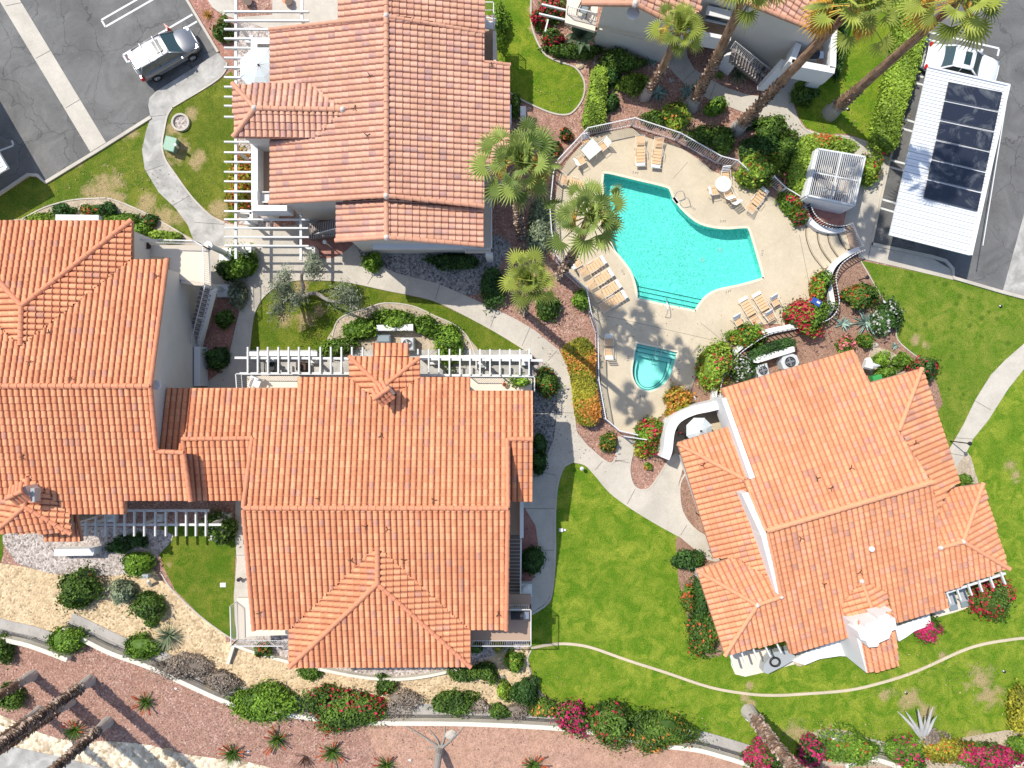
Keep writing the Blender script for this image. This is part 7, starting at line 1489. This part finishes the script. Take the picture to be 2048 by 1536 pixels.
def carport(label, px, z, panels=True):
    t = thing('carport', label, 'carport', tuple(P(*px[0], 0))); a, b, c, d = PL(px, z)      # a tl, b tr, c br, d bl
    part(t, 'roof', 'carport', lambda m: m.prism(xy([a, b, c, d]), z-.12, z, bottom=True))
    n = int((d-a).length/.42)
    def ribs(m):
        for k in range(n+1): f = k/n; m.bar(a.lerp(d, f)+Vector((0, 0, .02)), b.lerp(c, f)+Vector((0, 0, .02)), .035, .05)
    part(t, 'ribs', 'carport', ribs); part(t, 'seams', 'grey', lambda m: [m.bar(a.lerp(d, (k+.5)/n)+Vector((0, 0, .004)), b.lerp(c, (k+.5)/n)+Vector((0, 0, .004)), .045, .012) for k in range(n)]); part(t, 'gutter', 'carport', lambda m: m.bar(b.lerp(a, .01)+Vector((0, 0, .05)), c.lerp(d, .01)+Vector((0, 0, .05)), .14, .14)); part(t, 'gutter', 'carport', lambda m: m.bar(a+Vector((0, 0, .04)), b+Vector((0, 0, .04)), .1, .12))
    for f in (.12, .5, .88):
        q = a.lerp(d, f).lerp(b.lerp(c, f), .3); part(t, 'post', 'whitepaint', lambda m: m.bar((q.x, q.y, 0), (q.x, q.y, z-.1), .16, .16))
    return t, a, b, c, d
t, a, b, c, d = carport('long white carport roof with black panels on the right', [(1856, 134), (2018, 171), (1942, 511), (1779, 470)], 2.55)
pn_ = NT('black_solar_panel', .18, .6); x_ = pn_.noise(.6, 5, .7, dist=1.5); pn_.col(pn_.mix(pn_.ramp(x_, [(.5, 0.), (.72, .6)]), (.02, .024, .038), (.2, .21, .21))); M['solar'] = pn_.m
A, B, C_, D = PL([(1897, 163), (2004, 184), (1953, 426), (1846, 399)], 2.64)
for k in range(6):
    f0, f1 = k/6+.006, (k+1)/6-.016
    part(t, 'solar_panel', 'solar', lambda m: m.add([A.lerp(D, f0)+Vector((0, 0, .06)), B.lerp(C_, f0)+Vector((0, 0, .06)), B.lerp(C_, f1)+Vector((0, 0, .06)), A.lerp(D, f1)+Vector((0, 0, .06))]+[q+Vector((0, 0, -.02)) for q in (A.lerp(D, f0), B.lerp(C_, f0), B.lerp(C_, f1), A.lerp(D, f1))], [(3, 2, 1, 0), (0, 1, 5, 4), (1, 2, 6, 5), (2, 3, 7, 6), (3, 0, 4, 7)]))
part(t, 'pipe', 'whitepaint', lambda m: (m.tube([B+Vector((.18, 0, .1)), C_+Vector((.18, 0, .1))], .035, 6), m.tube([B+Vector((.3, 0, .1)), C_+Vector((.32, -2, .1))], .03, 6)))
carport('corner of a white ribbed carport roof at the left edge', [(-150, 45), (-120, 104), (17, 336), (-180, 450)], 2.45)
# ================================================= SMALL THINGS ON PATIOS
M['canvas'] = plain('pale_canvas', (.52, .57, .58), .8, .04, 3)
def parasol(label, u, v, z, r_, z0):
    t = thing('parasol', label, 'parasol', (P(u, v, z).x, P(u, v, z).y, z0)); c = P(u, v, z); pts = [(c.x+r_*math.cos(R(22.5+45*i)), c.y+r_*math.sin(R(22.5+45*i)), z-.45) for i in range(8)]
    m = MB(); mid = [(c.x+(p[0]-c.x)*.5, c.y+(p[1]-c.y)*.5, z-.17) for p in pts]; m.add([(c.x, c.y, z)]+mid+pts, [(0, 1+i, 1+(i+1) % 8) for i in range(8)]+[(1+i, 9+i, 9+(i+1) % 8, 1+(i+1) % 8) for i in range(8)]); m.build('canopy', M['canvas'], t)
    part(t, 'pole', 'wood', lambda m: m.tube([(c.x, c.y, z0), (c.x, c.y, z+.1)], .03, 8)); part(t, 'ribs', 'whitepaint', lambda m: [m.bar((c.x, c.y, z+.015), p, .035, .03) for p in [(q[0], q[1], q[2]+.02) for q in pts]]); part(t, 'finial', 'black', lambda m: m.lathe((c.x, c.y, z), [(.07, 0), (.04, .1), (.01, .14)], 8))
parasol('open white octagonal parasol on the balcony of the salmon house', 517, 130, 5.0, 1.32, 2.9); parasol('large white parasol inside the courtyard of the right house', 1402, 862, 2.2, .85, .05)
t = thing('closed_parasol', 'folded white parasol lying on the patio by the green box', 'parasol', tuple(P(1745, 730))); part(t, 'canopy', 'white', lambda m: m.tube([P(1728, 728, .9), P(1742, 732, .95), P(1760, 731, .8)], [.3, .26, .03], 8)); part(t, 'base', 'white', lambda m: m.disc(P(1736, 724, 0), .3, .1, 16))
tag(part(None, 'green_bin', 'gbin', lambda m: m.bbox(P(1749, 757, .45), (.6, .42, .9), R(15), b=.05)) if 'gbin' in M else part(None, 'green_bin', plain('green_bin_plastic', (.05, .3, .08), .4, .1, 3), lambda m: m.bbox(P(1749, 757, .45), (.6, .42, .9), R(15), b=.05)), 'green bin against the north east roof edge of the right house', 'bin')
t = thing('hot_tub', 'covered grey hot tub with a black ring on the south west patio', 'hot tub', tuple(P(1550, 1325))); part(t, 'cover', 'grey', lambda m: m.prism(xy(PL([(1528, 1330), (1548, 1304), (1585, 1300), (1592, 1318), (1560, 1336), (1536, 1348), (1526, 1344)], .8)), 0, .8)); part(t, 'ring', 'black', lambda m: (m.tube([P(1550+9.5*math.cos(i*.35), 1324+8.5*math.sin(i*.35), .85) for i in range(19)], .07, 8)))
sheet('patio', [(1460, 1305), (1462, 1330), (1470, 1348), (1490, 1353), (1525, 1345), (1600, 1325), (1600, 1290)], .04, M['terrace'], 0, thick=.04); sheet('patio', [(1800, 1258), (1860, 1238), (1910, 1224), (1950, 1210), (1955, 1190), (1880, 1190)], .04, M['terrace'], 0, thick=.04)
def lounge2(label, u, v, rz):
    t = thing('garden_lounger', label, 'sun lounger', tuple(P(u, v, .04)), 0, 'grey loungers under the rafters'); b = P(u, v, .3); ca, sa = math.cos(rz), math.sin(rz)
    part(t, 'seat', 'grey', lambda m: m.bbox((b.x, b.y, .35), (.55, .9, .08), rz)); part(t, 'foot_rest', 'slate', lambda m: m.bbox((b.x+.62*sa, b.y-.62*ca, .32), (.52, .35, .06), rz)); part(t, 'legs', 'black', lambda m: [m.bar((b.x+x, b.y+y, 0), (b.x+x, b.y+y, .3), .04, .04) for x in (-.2, .2) for y in (-.35, .35)])
lounge2('left grey lounger under the south east rafters', 1902, 1196, R(15)); lounge2('right grey lounger under the south east rafters', 1925, 1189, R(15))
def bchair(label, u, v, z, rz, mat='wood', cush='slate'):
    t = thing('garden_chair', label, 'chair', tuple(P(u, v, z)), 0); b = P(u, v, z+.4); ca, sa = math.cos(rz), math.sin(rz)
    part(t, 'frame', mat, lambda m: ([m.bar((b.x+ca*x-sa*y, b.y+sa*x+ca*y, z), (b.x+ca*x-sa*y, b.y+sa*x+ca*y, z+.62), .05, .05) for x in (-.3, .3) for y in (-.3, .3)], [m.bar((b.x+ca*x-sa*-.35, b.y+sa*x+ca*-.35, z+.62), (b.x+ca*x-sa*.35, b.y+sa*x+ca*.35, z+.62), .07, .04) for x in (-.3, .3)])); part(t, 'seat', cush, lambda m: m.bbox((b.x, b.y, z+.42), (.52, .55, .1), rz, b=.03)); part(t, 'backrest', cush, lambda m: m.bar((b.x+sa*-.3+ca*-.26, b.y+ca*.3+sa*-.26, z+.75), (b.x+sa*-.3+ca*.26, b.y+ca*.3+sa*.26, z+.75), .08, .45))
bchair('dark wooden armchair with a grey cushion on the upper balcony', 1168, 18, 2.85, R(-25)); part(T2, 'balcony_floor', 'terrace', lambda m: poly_slab(m, [(1136, -20), (1200, -20), (1190, 62), (1130, 45)], 2.85)); railing(T2, [P(1134, 28, 2.85), P(1190, 42, 2.85)], 2.85, .9)
bchair('white wicker armchair on the terrace left of the dormer', 512, 765, 2.78, R(-20), 'whitepaint', 'white'); bchair('dark chair under the rafters of the left pergola', 541, 735, .06, 0, 'black', 'black'); bchair('white chair in the corner of the west balcony', 530, 396, 2.95, R(90), 'whitepaint', 'white')
bchair('brown chair on the patio below the left pergola', 608, 733, .06, R(90), 'wood', 'wood'); bchair('white chair on the balcony behind the iron rail', 980, 50, 2.92, R(80), 'whitepaint', 'white'); bchair('pale patio chair under the right pergola', 962, 727, .06, 0, 'whitepaint', 'grey'); bchair('dark garden chair in the courtyard beside the parasol', 1378, 874, .06, R(20), 'black', 'black')
def pot(label, u, v, z=0, r_=.2, mat='cap_b'): t = thing('flower_pot', label, 'pot', tuple(P(u, v, z))); part(t, 'pot', mat, lambda m: m.lathe(P(u, v, z), [(r_*.7, 0), (r_, .3), (r_*1.08, .34), (r_*.8, .35)], 14)); part(t, 'soil', 'wood', lambda m: m.disc(P(u, v, z+.36), r_*.75, .02, 12))
pot('terracotta pot in the courtyard below the white parasol', 1395, 868, .05, .28); pot('dark pot beside the front door of the left house', 352, 703, .3, .2, 'black'); pot('small terracotta pot on the terrace right of the dormer', 1009, 769, 2.76, .14); pot('dark plant pot on the terrace behind the left house corner', 297, 493, 2.96, .22, 'wood'); pot('dark plant pot near the corner pot on that terrace', 282, 500, 2.96, .25, 'wood'); pot('large terracotta pot behind the pergola at the top edge', 577, 4, .05, .3); pot('large dark pot left of the terracotta one at the top edge', 497, 4, .05, .3, 'wood'); pot('dark pot in the path corner beside the lower left wall', 481, 1157, .05, .12, 'black')
# bird marks / vent stubs on the roofs: bent bird spikes
def spike(label, pn, u, v, rz):
    p = pn.at(u, v)+Vector((0, 0, .12)); tag(part(None, 'roof_spike', 'wood', lambda m: [m.bar(p, p+Vector((math.cos(rz+a), math.sin(rz+a), .35))*.18, .035, .035) for a in (0, 2.1, 4.0)]), label, 'roof spike')
for i, (w_, pn, u, v) in enumerate([('on the salmon roof above the small hip', W1, 740, 153), ('on the salmon roof at the tip of the small hip', W1, 710, 218), ('on the salmon roof below the small hip', W1, 735, 272), ('at the upper east edge of the salmon roof', E1, 983, 133), ('on the middle house above its long ridge at the left', N4, 638, 997), ('on the middle house above its long ridge at the right', N4, 868, 1000), ('near the top centre of the middle house', N4, 763, 871), ('below the long ridge of the middle house, left one', S4, 731, 1052), ('below the long ridge of the middle house, right one', S4, 775, 1058), ('left of the hipped wing top on the middle house', S4, 704, 1120), ('right of the hipped wing top on the middle house', S4, 808, 1120), ('near the right eave of the middle house', S4, 997, 1227), ('near the lower left corner of the middle house', S4, 520, 1226), ('near the east edge of the left house', N3, 315, 553), ('below the long hip of the left house', N3, 100, 665), ('above the ridge of the left house at its centre', N3, 62, 725), ('above the ridge of the left house right of centre', N3, 146, 757), ('on the lower slope of the left house', S3, 48, 913), ('on the right house north slope, left of a cluster', N5, 1633, 956), ('on the right house north slope, right of a cluster', N5, 1701, 935), ('on the right house just above its ridge', N5, 1660, 976), ('on the right house upper south slope', S5, 1600, 1076), ('on the right house south slope above the chimney', S5, 1718, 1144), ('on the right house lower left slope', S5, 1646, 1168), ('on the right house east slope', E6, 1830, 885), ('on the small west roof of the right house', W7, 1405, 930)]):
    spike('small dark bent spike '+w_, pn, u, v, i*1.3)
t = None
tag(part(None, 'roof_vent', 'white', lambda m: m.lathe(S5.at(1741, 1097)+Vector((0, 0, .02)), [(.16, 0), (.16, .2), (.1, .24)], 12)), 'white round vent on the south slope of the right house', 'roof vent')

# leaf litter blown over beds and paving
g_ = np.random.default_rng(77); L_ = []
for (u, v, ru, rv, n) in [(1220, 200, 130, 60, 420), (1130, 640, 70, 90, 260), (1080, 450, 60, 120, 260), (1500, 700, 160, 60, 260), (1620, 640, 80, 60, 200), (430, 640, 40, 90, 120), (700, 1380, 500, 50, 700), (200, 1230, 200, 70, 350), (1300, 1460, 300, 40, 350), (1750, 1470, 260, 50, 400), (1880, 1350, 180, 70, 240), (1290, 650, 120, 40, 60), (610, 600, 110, 60, 200), (1120, 900, 80, 100, 150), (620, 1480, 600, 50, 450), (1700, 260, 120, 60, 160), (250, 380, 200, 80, 260)]:
    L_.append(np.stack([g_.normal(u, ru*.5, n), g_.normal(v, rv*.5, n)], 1))
L_ = np.concatenate(L_); k = H/FPX; Pt = np.stack([(L_[:, 0]-CU)*k, -(L_[:, 1]-CV)*k, np.full(len(L_), .072)], 1); N = g_.normal(0, .25, (len(L_), 3)); N[:, 2] += 1; N /= np.linalg.norm(N, axis=1)[:, None]
m = MB(); quads(m, Pt, N, .05, g_.random(len(L_)), .5); stuff(m.build('leaf_litter', leafmat('fallen_leaves', (.1, .06, .03), (.5, .38, .2), trans=0)), 'small fallen brown leaves scattered over beds and paving', 'leaf litter')
